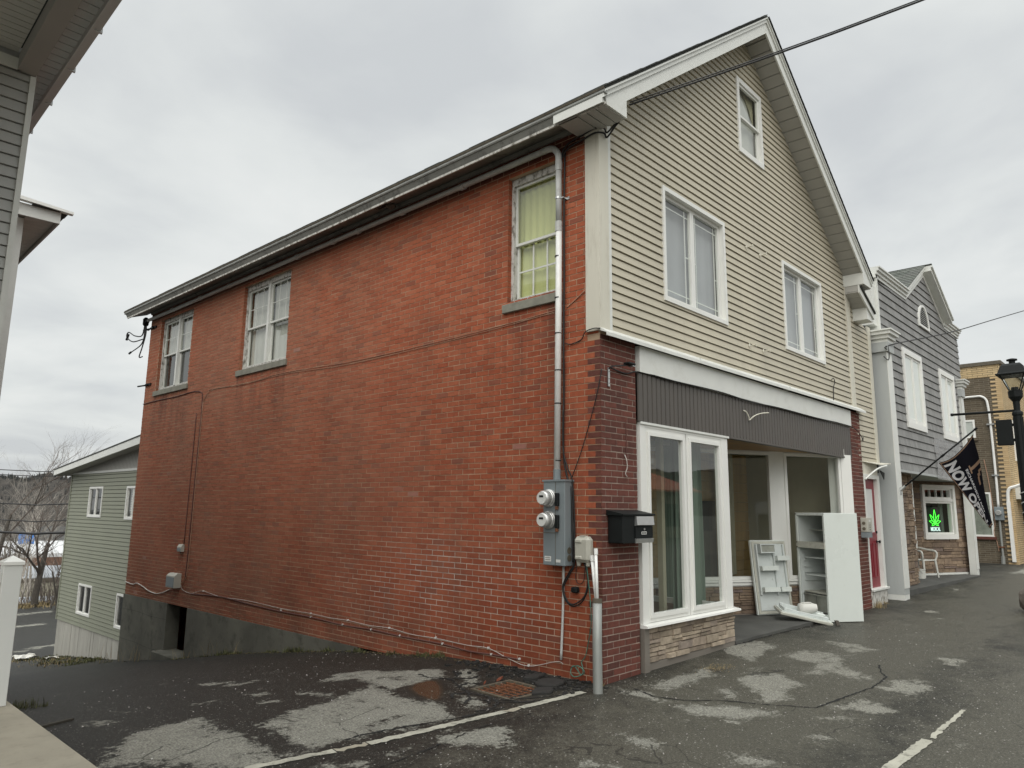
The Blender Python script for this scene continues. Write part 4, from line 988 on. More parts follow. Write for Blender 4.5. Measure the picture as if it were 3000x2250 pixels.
# ================================================================== narrow beige building with the red door
AN = thing('narrow_building', 'narrow beige-sided slip of a building with dark red door beside the brick shop', 'building', (8.9, 0, 0))
def span_an(z): return (8.24, min(9.25, 8.0+(6.02-.2-z)/.49+.45)) if z < 5.75 else (8.24, 8.24+max(0, (6.0-z)/.49))
m = MB(F_FRONT); siding(m, span_an, 2.73, 6.05, .1016, (), .014, -.01); m.build('siding_wall', 'siding_beige', AN)
m = MB(F_FRONT); m.box(9.25, 9.42, -.05, .015, 2.72, 5.55); m.build('corner_board', 'cream', AN)
m = MB(); m.box(8.40, 9.45, .03, 12, -.2, 5.6); 
m2 = MB(); m2.box(8.40, 9.45, .35, 12, -.2, 5.5); m2.build('body', 'siding_grey', AN)
m = MB(F_FRONT); m.prism([(7.995, .0, 5.97), (8.44, .0, 5.765), (8.44, .0, 6.084), (7.995, .0, 6.084)], (0, .265, 0)); m.build('soffit_return', 'soffit', AN)
m = MB(F_FRONT); m.box(8.40, 9.45, -.35, -.02, 2.56, 5.55); m.build('upper_backing', 'dark_inside', AN)
m = MB(F_FRONT)
m.prism([(7.99, .27, 5.93), (8.78, .27, 5.55), (8.78, .27, 5.70), (7.99, .27, 6.086)], (0, .03, 0)); m.build('rake_board', 'white', AN)
m = MB(F_FRONT); m.prism([(8.0, -12, 6.05), (8.80, -12, 5.66), (8.80, -12, 5.70), (8.0, -12, 6.09)], (0, 12.33, 0)); m.build('roof', 'shingle', AN)
m = MB(F_FRONT)
for k in range(5):
    x0 = 7.995+k*.15; z0 = 5.945-k*.15*.47; m.prism([(x0, 0, z0), (x0+.142, 0, z0-.067), (x0+.142, 0, z0-.05), (x0, 0, z0+.017)], (0, .27, 0))
m.build('soffit', 'soffit', AN)
m = MB(F_FRONT); m.prism([(8.44, 0, 5.50), (8.78, 0, 5.50), (8.78, 0, 5.58), (8.44, 0, 5.735)], (0, .27, 0)); m.build('cornice_return', 'white', AN)
m = MB(F_FRONT); m.box(8.385, 9.30, -.2, -.01, 2.50, 2.73); m.build('header_panel', 'cream', AN)
m = MB(F_FRONT); m.prism([(8.385, 0, 2.735), (8.6, .05, 2.72), (9.0, .16, 2.69), (9.42, .22, 2.73), (9.42, 0, 2.75)], (0, 0, .012)); m.build('torn_awning_strip', 'cream', AN)
m = MB(F_FRONT); m.tube(catmull([(8.42, .03, 2.40), (8.6, .10, 2.52), (8.85, .15, 2.62), (9.2, .2, 2.69)]), .018, 6); m.build('bent_awning_bar', 'white', AN)
m = MB(F_FRONT); m.prism([(9.30, .03, 2.60), (9.40, .07, 2.42), (9.45, .07, 2.55)], (0, .012, .01)); m.build('torn_flap', 'dark_inside', AN)
m = MB(F_FRONT); m.box(8.385, 8.455, -.08, .012, .33, 2.50); m.box(9.165, 9.30, -.10, .015, .33, 2.50); m.box(8.455, 9.165, -.10, .014, 2.42, 2.50); m.build('door_frame', 'white', AN)
dr = MB(F_FRONT); dr.box(8.455, 9.165, -.11, -.06, .37, 2.42); dro = dr.build('door', 'red_door', AN)
m = MB(F_FRONT); rect_frame(m, 8.60, 9.05, 1.37, 2.26, .03, -.062, -.045); m.build('door_light_frame', 'red_door', dro)
m = MB(F_FRONT); m.box(8.63, 9.02, -.062, -.053, 1.40, 2.23); m.build('door_glass', 'curtain', dro)
for (a, b) in ((8.57, 8.77), (8.85, 9.05)):
    m = MB(F_FRONT); rect_frame(m, a, b, .55, 1.20, .018, -.062, -.050); m.build('door_panel', 'red_door', dro)
m = MB(F_FRONT); m.lathe([(.028, 0), (.028, .01), (.012, .015), (.012, .04), (.028, .05), (.028, .07)], (9.11, -.06, 1.22), 'd', 12); m.build('handle', 'black', dro, smooth=True)
m = MB(F_FRONT); m.lathe([(.026, 0), (.026, .02)], (9.11, -.06, 1.40), 'd', 12); m.build('lock', 'black', dro)
m = MB(F_FRONT); m.box(8.385, 9.32, -.15, .06, .33, .372); m.build('door_sill', 'white', AN, bevel=.005)
m = MB(F_FRONT); m.box(8.40, 9.28, -.2, .02, -.1, .33); m.build('step_base', 'peel', AN)

# ================================================================== grey shake-sided shop
GK = (4.60128-.12)/(4.60128-.05)
def gp(x, z): return (CAM.x+(x-CAM.x)*GK, CAM.z+(z-CAM.z)*GK)
GB = thing('grey_shop', 'grey shake-sided shop with white columns, peaked false front and brown stone entrance', 'building', (13, 0, .1))
FG = frame_at(F_FRONT, 0, .12)
gx0, gx1 = gp(9.956, 0)[0], gp(17.16, 0)[0]
zb_ = gp(0, 2.69)[1]; zpar = gp(0, 6.78)[1]; xv0 = gp(12.07, 0)[0]; xpk, zpk = gp(13.86, 7.78); xv1 = gp(15.65, 0)[0]
def span_g(z):
    if z <= zpar: return (gx0, gx1)
    t = (z-zpar)/(zpk-zpar); return (xv0+(xpk-xv0)*t, xv1+(xpk-xv1)*t)
GW = [(gp(11.397, 0)[0], gp(12.94, 0)[0], gp(0, 3.66)[1], gp(0, 5.49)[1]), (gp(14.60, 0)[0], gp(16.15, 0)[0], gp(0, 3.66)[1], gp(0, 5.475)[1])]
m = MB(FG); siding(m, span_g, zb_, zpk-.05, .178, GW, .022); m.build('shake_wall', 'siding_grey', GB)
m = MB(FG); m.prism([(gx0, -.25, zb_), (gx1, -.25, zb_), (gx1, -.25, zpar), (xv1, -.25, zpar), (xpk, -.25, zpk), (xv0, -.25, zpar), (gx0, -.25, zpar)], (0, .24, 0)); m.build('front_backing', 'dark_inside', GB)
m = MB(); m.box(gx0+.05, gx1-.05, .4, 13, 2.72, 5.6); m.build('upper_body', 'grey_trim', GB)
m = MB(); m.box(gx0+.05, gx1-.05, 2.6, 13, -.2, 2.71); m.build('lower_body', 'grey_trim', GB)
m = MB(FG); m.box(gx0-.07, gx0, -.9, .03, 5.45, zpar+.05); m.build('parapet_end', 'white', GB)
m = MB(FG); m.box(gx0-.25, gx0-.07, -2.0, -.3, 5.35, 5.62); m.build('roof_edge', 'black', GB)
m = MB(FG); m.box(gx0-.30, gx0-.07, -.9, -.02, 5.62, zpar+.02); m.build('parapet_side', 'white', GB)
def crown(mb, pts):
    # pts: list of (u,z) of the wall edge line; builds a stepped cornice swelling upwards and outwards
    for (za, zc, d) in ((-.04, .03, .03), (.03, .10, .06), (.10, .16, .10), (.16, .19, .13)):
        for (p, q) in zip(pts[:-1], pts[1:]):
            mb.prism([(p[0], -.12, p[1]+za), (q[0], -.12, q[1]+za), (q[0], -.12, q[1]+zc), (p[0], -.12, p[1]+zc)], (0, .12+d, 0))
m = MB(FG); crown(m, [(gx0-.12, zpar), (xv0+.02, zpar)]); m.build('cornice', 'white', GB)
m = MB(FG); crown(m, [(xv1-.02, zpar), (gx1+.10, zpar)]); m.build('cornice', 'white', GB)
m = MB(FG)
for sgn, xv in ((-1, xv0), (1, xv1)):
    ex = xv
    dx, dz = xpk-ex, zpk-zpar; l = math.hypot(dx, dz); nx, nz = -dz/l*(1 if sgn < 0 else -1), abs(dx)/l
    for (a, b, d0, d1) in ((-.03, .08, -.1, .03), (.08, .16, -.1, .22 if sgn > 0 else .07), (.16, .20, -.1, .26 if sgn > 0 else .09)):
        P = [(ex+nx*a, zpar+nz*a), (xpk, zpk+a*l/abs(dx)), (xpk, zpk+b*l/abs(dx)), (ex+nx*b, zpar+nz*b)]
        m.prism([(p[0], d0, p[1]) for p in P], (0, d1-d0, 0))
m.build('gable_trim', 'white', GB)
m = MB(FG)                                             # shingled roof of the little gable
rng = random.Random(6)
for sgn, xv in ((-1, xv0), (1, xv1)):
    for row in range(11):
        t = row/11; t2 = (row+1.15)/11; xa = xv+(xpk-xv)*t; za = zpar+.24+(zpk-zpar)*t; xb = xv+(xpk-xv)*t2; zb2 = zpar+.24+(zpk-zpar)*t2
        y = .25 if sgn > 0 else .10
        while y > -4:
            w = rng.uniform(.25, .36); m.prism([(xa, y-w+.006, za+.02), (xa, y, za+.02), (xb, y, zb2), (xb, y-w+.006, zb2)], (0, 0, .012)); y -= w
m.build('gable_roof', 'shingle_green', GB)
# arched louvre vent
vx, vz0 = gp(13.51, 0)[0], gp(0, 6.31)[1]; vh = .60*GK; vr = .45
arch = [(vx-vr, vz0), (vx+vr, vz0)]+[(vx+vr*math.cos(a), vz0+.12+(vh-.12)*math.sin(a)) for a in [math.pi*k/12 for k in range(0, 13)]]
inn_ = [(vx-vr+.06, vz0+.05), (vx+vr-.06, vz0+.05)]+[(vx+(vr-.06)*math.cos(a), vz0+.12+(vh-.17)*math.sin(a)) for a in [math.pi*k/12 for k in range(0, 13)]]
m = MB(FG)
n_ = len(arch)
for k in range(n_):
    a, b, c, d = arch[k], arch[(k+1) % n_], inn_[(k+1) % n_], inn_[k]
    m.prism([(a[0], .0, a[1]), (b[0], .0, b[1]), (c[0], .0, c[1]), (d[0], .0, d[1])], (0, .055, 0))
vo = m.build('arched_vent', 'white_frame', GB)
m = MB(FG); m.prism([(p[0], .0, p[1]) for p in inn_], (0, .024, 0)); m.build('vent_backing', 'dark_inside', vo)
m = MB(FG); z = vz0+.06
while z < vz0+vh-.09:
    hw = (vr-.06)*math.sqrt(max(0, 1-(max(0, z+.02-(vz0+.12))/(vh-.17))**2)); m.prism([(vx-hw, .026, z+.022), (vx+hw, .026, z+.022), (vx+hw, .05, z), (vx-hw, .05, z)], (0, 0, .008)); z += .05
m.build('louvre', 'white_frame', vo)
for W in GW:
    m = MB(FG); rect_frame(m, W[0], W[1], W[2], W[3], .115, -.05, .05, .13, .13); wo = m.build('window', 'white_frame', GB)
    a0, a1 = W[0]+.116, W[1]-.116; mid = (a0+a1)/2
    m = MB(FG); m.box(mid-.02, mid+.02, -.03, .035, W[2]+.13, W[3]-.13); m.build('mullion', 'white_frame', wo)
    for (p, q) in ((a0, mid-.021), (mid+.021, a1)):
        m = MB(FG); rect_frame(m, p, q, W[2]+.132, W[3]-.132, .05, -.03, .02, .05, .09); m.build('shutter_frame', 'white_frame', wo)
        m = MB(FG); m.box(p+.05, q-.05, -.03, .004, W[2]+.2, W[3]-.18); m.build('blind', 'white_frame', wo)
        m = MB(FG); m.poly([(p+.05, .012, W[2]+.2), (q-.05, .012, W[2]+.2), (q-.05, .012, W[3]-.18), (p+.05, .012, W[3]-.18)]); m.build('pane', 'glass', wo)
# columns with stepped capitals
def column(x0, x1, yf, yb, z0, ztop, mat='grey_trim'):
    m = MB(F_FRONT)
    m.box(x0, x1, -yb, -yf, z0+.0, ztop-.45)
    co = m.build('column', mat, GB)
    m = MB(F_FRONT); m.box(x0-.004, x1+.003, -yf, -yf+.012, z0+.12, ztop-.452); m.build('column_face', 'white', co)
    m = MB(F_FRONT); m.box(x0-.05, x1+.05, -yb, -yf+.05, ztop-.45, ztop-.25); m.build('necking', 'grey_trim', co)
    for k, (a, h0, h1) in enumerate(((.05, -.25, -.18), (.09, -.18, -.10), (.14, -.10, -.03), (.17, -.03, 0))):
        m = MB(F_FRONT); m.box(x0-a, x1+a, -yb, -yf+a, ztop+h0, ztop+h1); m.build('capital', 'white', co)
    m = MB(F_FRONT); m.box(x0+.003, x1-.003, -yb+.003, -yf-.004, z0-.2, z0); m.build('plinth', 'white', co)
    return co
column(9.60, 9.93, -.24, .10, .20, 5.50)
column(16.25, 16.52, -.19, -.03, .24, 5.38, 'white')
# soffit under the jetty and the angled stone front
PA = [(9.93, .0), (gx1, .0), (gx1, -1.6), (9.93, -1.6)]
m = MB(F_FRONT); m.prism([(9.93, .115, zb_-.035), (gx1, .115, zb_-.035), (gx1, -1.6, zb_-.035), (9.93, -1.6, zb_-.035)], (0, 0, .03)); m.build('jetty_soffit', 'soffit', GB)
m = MB(F_FRONT); m.box(9.93, gx1, .09, .145, zb_-.05, zb_+.0); m.build('jetty_trim', 'grey_trim', GB)
FA = frame_dir((16.50, .0), 113)
wl = lambda x: -(16.50-x)/math.sin(R(113))
a0, a1, wz0, wz1 = wl(14.945), wl(16.114), 1.124, 2.527
m = MB(FA); m.box(wl(14.2), a0, -.2, -.03, -.1, 2.70); m.box(a1, .1, -.2, -.03, -.1, 2.70); m.box(a0, a1, -.2, -.03, -.1, wz0); m.box(a0, a1, -.2, -.03, wz1, 2.70); m.build('stone_backing', 'mortar_dark', GB)
m = MB(frame_at(FA, 0, -.03)); ledge(m, wl(14.2), .05, .27, 2.68, random.Random(41), [(a0, a1, wz0, wz1)], hs=(.07, .17), ls=(.18, .55), dep=(.02, .05)); m.build('stone_wall', 'stone_dark', GB)
m = MB(FA); m.box(wl(14.2), .0, -.03, .045, .17, .27); m.build('base_board', 'white', GB)
m = MB(FA); m.box(wl(14.2), .0, -.03, .05, 2.62, 2.72); m.build('top_trim', 'grey_trim', GB)
m = MB(FA); rect_frame(m, a0, a1, wz0, wz1, .09, -.12, .05, .09, .12); wo = m.build('entrance_window', 'white_frame', GB)
m = MB(FA); m.box(a0+.09, a1-.09, -.1, .03, 2.10, 2.17); rect_frame(m, a0+.10, a1-.10, 2.171, 2.436, .04, -.1, .0); rect_frame(m, a0+.10, a1-.10, 1.246, 2.099, .05, -.1, .0)
for k in (1, 2, 3): x = a0+.14+(a1-a0-.28)*k/4; m.box(x-.008, x+.008, -.08, -.02, 2.211, 2.396)
m.build('sash', 'white_frame', wo)
m = MB(FA); m.poly([(a0+.1, -.05, 1.25), (a1-.1, -.05, 1.25), (a1-.1, -.05, 2.43), (a0+.1, -.05, 2.43)]); m.build('pane', 'glass', wo)
m = MB(FA); m.box(a0-.02, a1+.02, -.75, -.70, .9, 2.6); m.box(a0-.02, a1+.02, -.7, -.21, 2.55, 2.6); m.box(a0-.06, a0-.02, -.75, -.21, .9, 2.6); m.box(a1+.02, a1+.06, -.75, -.21, .9, 2.6); m.box(a0-.02, a1+.02, -.7, -.21, .9, .95); m.build('window_room', 'dark_inside', wo)
drape(FA, a0+.05, a0+.25, 1.2, 2.2, -.3, .015, .08, 3, 20).build('curtain', 'curtain_g', wo); drape(FA, a1-.25, a1-.05, 1.2, 2.2, -.3, .015, .08, 4, 20).build('curtain', 'curtain_g', wo)
# stone return left of the recess
m = MB(F_FRONT); m.box(11.1, 12.05, -.5, -.14, .0, 2.70); m.build('stone_backing', 'mortar_dark', GB)
m = MB(frame_at(F_FRONT, 0, -.14)); ledge(m, 11.1, 12.05, .25, 2.68, random.Random(42), hs=(.07, .15), ls=(.12, .4), dep=(.02, .05)); m.build('stone_pier', 'stone_dark', GB)
m = MB(F_FRONT); m.box(12.06, 12.14, -.5, -.12, 1.0, 2.68); m.build('recess_door_trim', 'white', GB)
m = MB(F_FRONT); m.box(12.14, 14.6, -1.9, -1.85, .1, 2.7); m.build('recess_back', 'dark_inside', GB)

# neon sign in the entrance window
NS = thing('neon_sign', 'green neon leaf over white neon lettering MEDICAL hanging in the window', 'neon sign', tuple(FA((a0+a1)/2, -.12, 1.65)))
sx, sz = a0+.50*(a1-a0), 1.53
FN = frame_at(FA, 0, -.13)
m = MB(FN)
def leaflet(ang, ln, wd):
    pts = []
    for k in range(13):
        t = k/12; w = wd*math.sin(math.pi*t**.8)**1.0
        pts.append((t*ln, w))
    lp = pts+[(p[0], -p[1]) for p in pts[::-1][1:]]
    c, s_ = math.cos(ang), math.sin(ang)
    return [(sx+p[0]*c-p[1]*s_, 0, sz+p[0]*s_+p[1]*c) for p in lp]
for ang, ln, wd in ((90, .42, .055), (128, .34, .05), (52, .34, .05), (165, .27, .045), (15, .27, .045), (205, .17, .035), (-25, .17, .035)):
    m.tube(leaflet(R(ang), ln*.84, wd*.75), .0075, 6)
m.build('leaf_tube', 'neon_green', NS)
m = MB(FN); put_text(m, 'MEDICAL', .145, lambda x, y, z: (sx+x*.62, z, sz-.20+y), offset=.0015, extrude=.004); m.build('lettering', 'neon_white', NS)
m = MB(FN); m.box(sx-.24, sx+.30, -.06, -.05, sz-.24, sz+.42); m.build('backboard', 'dark_inside', NS)

# clear plastic banner low on the grey wall
bx0, bz0 = gp(13.50, 2.70); bx1, bz1 = gp(16.2, 3.59)
m = MB(FG); nn = 26; rng = random.Random(12); idx = []
for j in range(9):
    row = []
    for i in range(nn+1):
        u = bx0+(bx1-bx0)*i/nn; z = bz0-.1+(bz1-bz0+.1)*j/8
        row.append(m.pt((u, .05+.018*math.sin(i*1.9+j*.7)+rng.uniform(-.008, .008), z)))
    idx.append(row)
for j in range(8):
    for i in range(nn): m.fc.append([idx[j][i], idx[j][i+1], idx[j+1][i+1], idx[j+1][i]])
tag(m.build('plastic_banner', 'film', loc=FG(bx0, 0, bz0), smooth=True), 'wrinkled clear plastic banner stretched on the grey shake wall behind the flag', 'banner')

# ================================================================== brown and yellow brick building
RB = thing('corner_block', 'brown brick block with yellow brick front, quoins and band beyond the grey shop', 'building', (22.4, 0, .1))
X0, Y0 = 22.4, -.2
m = MB(); m.box(X0+.01, X0+14, Y0+.01, 12, -.5, 6.76); m.build('core', 'far_brick', RB)
m = MB(); m.poly([(X0, Y0, -.3), (X0, 12, -.3), (X0, 12, 6.38), (X0, Y0, 6.38)]); m.build('brown_wall', 'brown_brick', RB)
m = MB(); m.poly([(X0-.012, Y0, 6.38), (X0-.012, 12, 6.38), (X0-.012, 12, 6.79), (X0-.012, Y0, 6.79)]); m.build('yellow_band', 'yellow_brick', RB)
m = MB(); m.poly([(X0-.012, Y0-.0, -.3), (X0+14, Y0, -.3), (X0+14, Y0, 6.79), (X0-.012, Y0, 6.79)]); m.build('yellow_front', 'yellow_brick', RB)
m = MB(F_SIDE); rng = random.Random(2)
def FB(u, d, z): return Vector((X0-d, u, z))
m = MB(FB); k = 0; z = .12
while z < 6.33:
    m.box(Y0-.004, Y0+(.30 if k % 2 else .15)+0, -.01, .013, z+.004, z+.064); z += .068; k += 1
    if 3.9 < z < 5.2: pass
m.build('quoin', 'yellow_quoin' if 'yellow_quoin' in M else 'yellow_brick', RB)
m = MB(); m.box(X0-.06, X0+14, Y0-.06, 12, 6.79, 6.91); m.build('coping', 'iron', RB)
def rbwin(u0, u1, z0, z1, blind, sill=None):
    m = MB(FB); rect_frame(m, u0, u1, z0, z1, .06, -.02, .03); wo = m.build('window', 'white_frame', RB)
    m = MB(FB); m.box(u0+.06, u1-.06, -.02, .004, z0+.06, z1-.06); m.build('blind', blind, wo)
    m = MB(FB); m.poly([(u0+.06, .01, z0+.06), (u1-.06, .01, z0+.06), (u1-.06, .01, z1-.06), (u0+.06, .01, z1-.06)]); m.build('pane', 'glass', wo)
    if sill: m = MB(FB); m.box(u0-.05, u1+.05, .0, .07, z0-.09, z0); m.build('sill', sill, wo)
rbwin(.665, 1.25, 4.34, 4.96, 'curtain', 'brown_brick'); rbwin(.405, 1.6, 1.06, 2.51, 'drawer', 'dark_brick')
# street side windows of the block
for k in range(4):
    x = X0+1.2+k*3.0; m = MB(F_FRONT)
    for (z0, z1) in ((3.6, 5.0),): rect_frame(m, x, x+1.1, z0, z1, .08, .15, .24)
    wo = m.build('window', 'white_frame', RB); m = MB(F_FRONT); m.box(x+.08, x+1.02, .15, .21, 3.68, 4.92); m.build('blind', 'curtain', wo)
m = MB(F_FRONT); m.box(X0+.55, X0+4, .2, 1.2, 2.30, 2.75); m.build('canopy', 'white', RB)
M['yellow_quoin'] = island('yellow_quoin_brick', [(.50,.37,.20), (.56,.43,.25)], .85, .12, .3)
for o in bpy.data.objects:
    if o.name.startswith('quoin'): o.data.materials[0] = M['yellow_quoin']
# conduit, meter and downspout on the brown wall
CP = thing('conduit_pipe', 'white conduit bending down the brown brick wall to an electric meter', 'pipe', (22.3, .2, .2))
m = MB(FB); m.tube(catmull([(1.6, .07, 5.70), (.95, .07, 5.73), (.56, .07, 5.74), (.40, .07, 5.73), (.27, .07, 5.62), (.225, .07, 5.40), (.20, .07, 4.7), (.20, .07, 3.0), (.215, .07, 2.03)], 5), .037, 8); m.build('tube', 'conduit_white', CP, smooth=True)
for z in (4.74, 3.04): m = MB(FB); m.box(.10, .31, .01, .12, z, z+.05); m.build('clamp', 'metal', CP)
EM = thing('electric_meter', 'grey meter box on the brown brick wall with a pipe running to the ground', 'meter', (22.3, .2, .2))
m = MB(FB); m.box(.075, .335, .0, .15, 1.60, 2.03); m.build('meter_box', 'meter_grey', EM, bevel=.01)
m = MB(FB); m.lathe([(.09, 0), (.09, .05), (.075, .09), (.07, .10)], (.215, .15, 1.84), 'd', 20); m.build('dial', 'meter_ring', EM, smooth=False)
m = MB(FB); m.tube([(.22, .07, 1.6), (.225, .07, .45)], .035, 8); m.tube([(.225, .08, .45), (.235, .08, .12)], .06, 8); m.build('ground_pipe', 'galv', EM)
m = MB(FB); m.box(.15, .31, .02, .12, .72, .76); m.build('clamp', 'rust', EM)
DS = thing('downspout', 'white downspout on the corner of the brown and yellow brick block', 'downspout', (22.3, -.1, .2))
m = MB(FB); m.tube(catmull([(-.75, .12, 2.86), (-.34, .07, 2.70), (-.16, .07, 2.64), (-.09, .07, 2.5), (-.07, .07, 2.2)], 5), .05, 6); m.box(-.125, -.025, .02, .12, .28, 2.2); m.build('pipe', 'white_frame', DS)
m = MB(FB); m.tube(catmull([(.50, .02, 3.6), (.42, .03, 2.8), (.36, .03, 1.6), (.42, .03, 1.2), (.36, .03, .9), (.33, .03, .6)], 5), .012, 5)
tag(m.build('loose_cable', 'wire_tan', loc=(22.4, .4, 1)), 'thin brown cable dangling down the brown brick wall by the meter', 'cable')

# ================================================================== green house behind the alley
GH = thing('green_house', 'two-storey sage green house with low sloping roof at the bottom of the alley', 'house', (1.0, 17, -2.4))
FH = lambda u, d, z: Vector((1.0-d, u, z))
def gtop(u): return 2.65
def sb_z(u): return -1.31-(u-16.06)*.0  # siding foot
m = MB(FH)
W_ = [(18.05, 19.17, 1.40, 2.27), (18.10, 19.21, -1.31, -.47), (15.3, 16.25, 1.38, 2.25), (15.2, 16.2, -1.36, -.50)]
siding(m, lambda z: (14.3, 20.93), -1.638, 2.68, .106, W_, .014); m.build('green_siding', 'siding_green', GH)
m = MB(FH); m.box(14.3, 20.9, -.3, -.2, -2.9, 2.9); m.build('wall_backing', 'dark_inside', GH)
m = MB(FH); m.box(20.88, 20.96, -.3, .025, -1.64, 2.70); m.build('corner_post', 'siding_green', GH)
m = MB(); m.box(1.2, 9.5, 14.3, 20.9, -3.2, 2.6); m.build('body', 'siding_green', GH)
m = MB(FH); rng = random.Random(5); u = 14.3
while u < 20.86:
    w = rng.choice((.10, .33, .33, .30)); u2 = min(u+w, 20.88); m.box(u, u2-.012, -.05, -.012+rng.uniform(0, .006), -3.4, -1.645); u = u2
m.build('foundation_board', 'taupe_light' if 'taupe_light' in M else 'sill', GH)
m = MB(FH); sl_ = .098
m.prism([(14.2, -.01, 2.68), (20.95, -.01, 2.68), (14.2, -.01, 2.68+6.75*sl_)], (0, -.04, 0)); m.build('gable_backing', 'soffit', GH)
m = MB(FH); u = 14.3
while u < 20.7:
    zt = 2.72+(20.85-u)*sl_
    if zt-2.72 > .03: m.box(u, u+.085, -.01, .012, 2.72, zt)
    u += .10
m.build('gable_board', 'soffit', GH)
m = MB(FH); m.box(14.3, 20.95, .0, .03, 2.66, 2.72); m.build('gable_trim', 'white', GH)
rz = lambda u: 2.80+(21.42-u)*sl_
m = MB(FH); m.prism([(21.42, .37, rz(21.42)-.16), (14.2, .37, rz(14.2)-.19), (14.2, .37, rz(14.2)), (21.42, .37, rz(21.42))], (0, .03, 0)); m.build('rake_board', 'white', GH)
m = MB(FH); m.prism([(21.42, -9, rz(21.42)), (14.2, -9, rz(14.2)), (14.2, -9, rz(14.2)+.035), (21.42, -9, rz(21.42)+.035)], (0, 9.41, 0)); m.build('roof', 'shingle', GH)
m = MB(FH); m.prism([(21.40, .0, rz(21.4)-.155), (14.2, .0, rz(14.2)-.155), (14.2, .0, rz(14.2)-.13), (21.4, .0, rz(21.4)-.13)], (0, .37, 0)); m.build('soffit', 'soffit', GH)
m = MB(FH); m.box(21.40, 21.43, -9, .37, rz(21.42)-.16, rz(21.42)); m.build('eave_board', 'white', GH)
for k, W in enumerate(W_):
    u0, u1, z0, z1 = W
    m = MB(FH); rect_frame(m, u0, u1, z0, z1, .055, -.035, .03); wo = m.build('window', 'white_frame', GH)
    mid = (u0+u1)/2
    m = MB(FH); m.box(mid-.022, mid+.022, -.03, .02, z0+.055, z1-.055); m.build('mullion', 'white_frame', wo)
    for a, b in ((u0+.055, mid-.022), (mid+.022, u1-.055)):
        m = MB(FH); rect_frame(m, a+.001, b-.001, z0+.056, z1-.056, .02, -.03, .0); m.build('sash', 'white_frame', wo)
        m = MB(FH); m.poly([(a+.015, -.018, z0+.07), (b-.015, -.018, z0+.07), (b-.015, -.018, z1-.07), (a+.015, -.018, z1-.07)]); m.build('pane', 'glass', wo)
    if k == 2:
        m = MB(FH)
        for q in range(11): m.box(u0+.07, u1-.07, -.10, -.085, z0+.08+q*.065, z0+.08+q*.065+.05)
        m.build('blind', 'curtain', wo)

# ================================================================== pale house at the left, seen from its porch
hr = R(2.0); HO = Vector((-4.745, 3.5, 0)); hx = Vector((math.cos(hr), -math.sin(hr), 0)); hy = Vector((math.sin(hr), math.cos(hr), 0))
FW = lambda u, d, z: HO+hx*u-hy*d+Vector((0, 0, z))     # street-facing wall, corner at u=0
NH = thing('near_house', 'pale grey vinyl-sided house with a deep porch roof overhead at left edge', 'house', tuple(HO))
m = MB(FW); siding(m, lambda z: (-5, -.03), .3, 5.96, .1143, (), .016); m.build('siding_wall', 'siding_near', NH)
m = MB(FW); m.box(-.045, .0, -.02, .03, .25, 5.96); m.build('corner_post', 'white', NH)
m = MB(FW); m.box(-.03, .012, -.11, -.02, .25, 6.2); m.build('corner_post', 'white', NH)
m = MB(FW); m.box(-5, -.012, -9.0, -.03, -1.5, 6.25); m.build('body', 'siding_near', NH)
m = MB(FW); m.box(-.16, 0.0, .0, 7.5, 5.98, 6.16); m.build('porch_beam', 'beam_wrap', NH)
m = MB(FW); m.box(-5, -.13, .012, .03, 5.98, 6.10); m.build('wall_trim', 'white', NH)
m = MB(FW)
d = .01
while d < 7.4: m.box(-5, -.17, d, d+.088, 6.17, 6.19); d += .10
m.box(-5, -.17, .0, 7.5, 6.191, 6.21)
m.build('porch_ceiling', 'porch_ceiling', NH)
m = MB(FW); d = -8.8
while d < 7.4: m.box(.0, .20, d, d+.122, 6.165, 6.18); d += .135
m.box(.0, .2, -9, 7.5, 6.185, 6.20); m.build('eave_soffit', 'porch_grey', NH)
m = MB(FW); m.box(.20, .225, -9.0, 7.5, 6.10, 6.34); m.build('fascia', 'porch_grey', NH)
m = MB(FW); m.box(.226, .315, -9.0, 7.5, 6.20, 6.225); m.build('gutter_base', 'porch_grey', NH)
for k in range(18):
    m = MB(FW); m.box(.215, .332, -9.0+k*.9-.015, -9.0+k*.9+.015, 6.186, 6.235); m.build('gutter_seam', 'porch_grey', NH)
m = MB(FW); rng = random.Random(4); d = -9.0
while d < 7.4: w = rng.uniform(.3, .36); m.box(.1, .335+rng.uniform(0, .012), d, d+w-.01, 6.335, 6.347+rng.uniform(0, .006)); d += w
m.build('shingle_edge', 'shingle', NH)
m = MB(FW); m.prism([(.33, -9.0, 6.345), (-5, -9.0, 8.6), (-5, -9.0, 8.65), (.33, -9.0, 6.39)], (0, 16.5, 0)); m.build('roof', 'shingle', NH)
# rear wing
y9 = -(9-3.5)
m = MB(FW); m.box(-3, .86, -9.5, y9-.03, -2, 6.36); m.build('rear_wing_wall', 'siding_near', NH)
m = MB(FW); m.box(.86, .98, y9-.12, y9, -2, 6.36); m.build('rear_corner_board', 'white', NH)
m = MB(FW); m.box(-1, 1.42, y9+.30, y9+.33, 6.30, 6.50); m.build('wing_fascia', 'white', NH)
m = MB(FW); m.prism([(-1, y9+.33, 6.62), (1.58, y9+.33, 6.48), (1.58, y9+.33, 6.52), (-1, y9+.33, 6.72)], (0, .10, 0)); m.build('wing_gutter', 'white_frame', NH)
m = MB(FW)
d = -9.4
while d < y9+.28: m.box(.98, 1.38, d, d+.14, 6.36, 6.375); d += .15
m.build('wing_soffit', 'porch_ceiling', NH)
m = MB(FW); m.box(.9, 1.42, -9.5, y9+.30, 6.376, 6.40); m.box(1.39, 1.42, -9.5, y9+.30, 6.30, 6.375); m.build('wing_eave', 'soffit', NH)
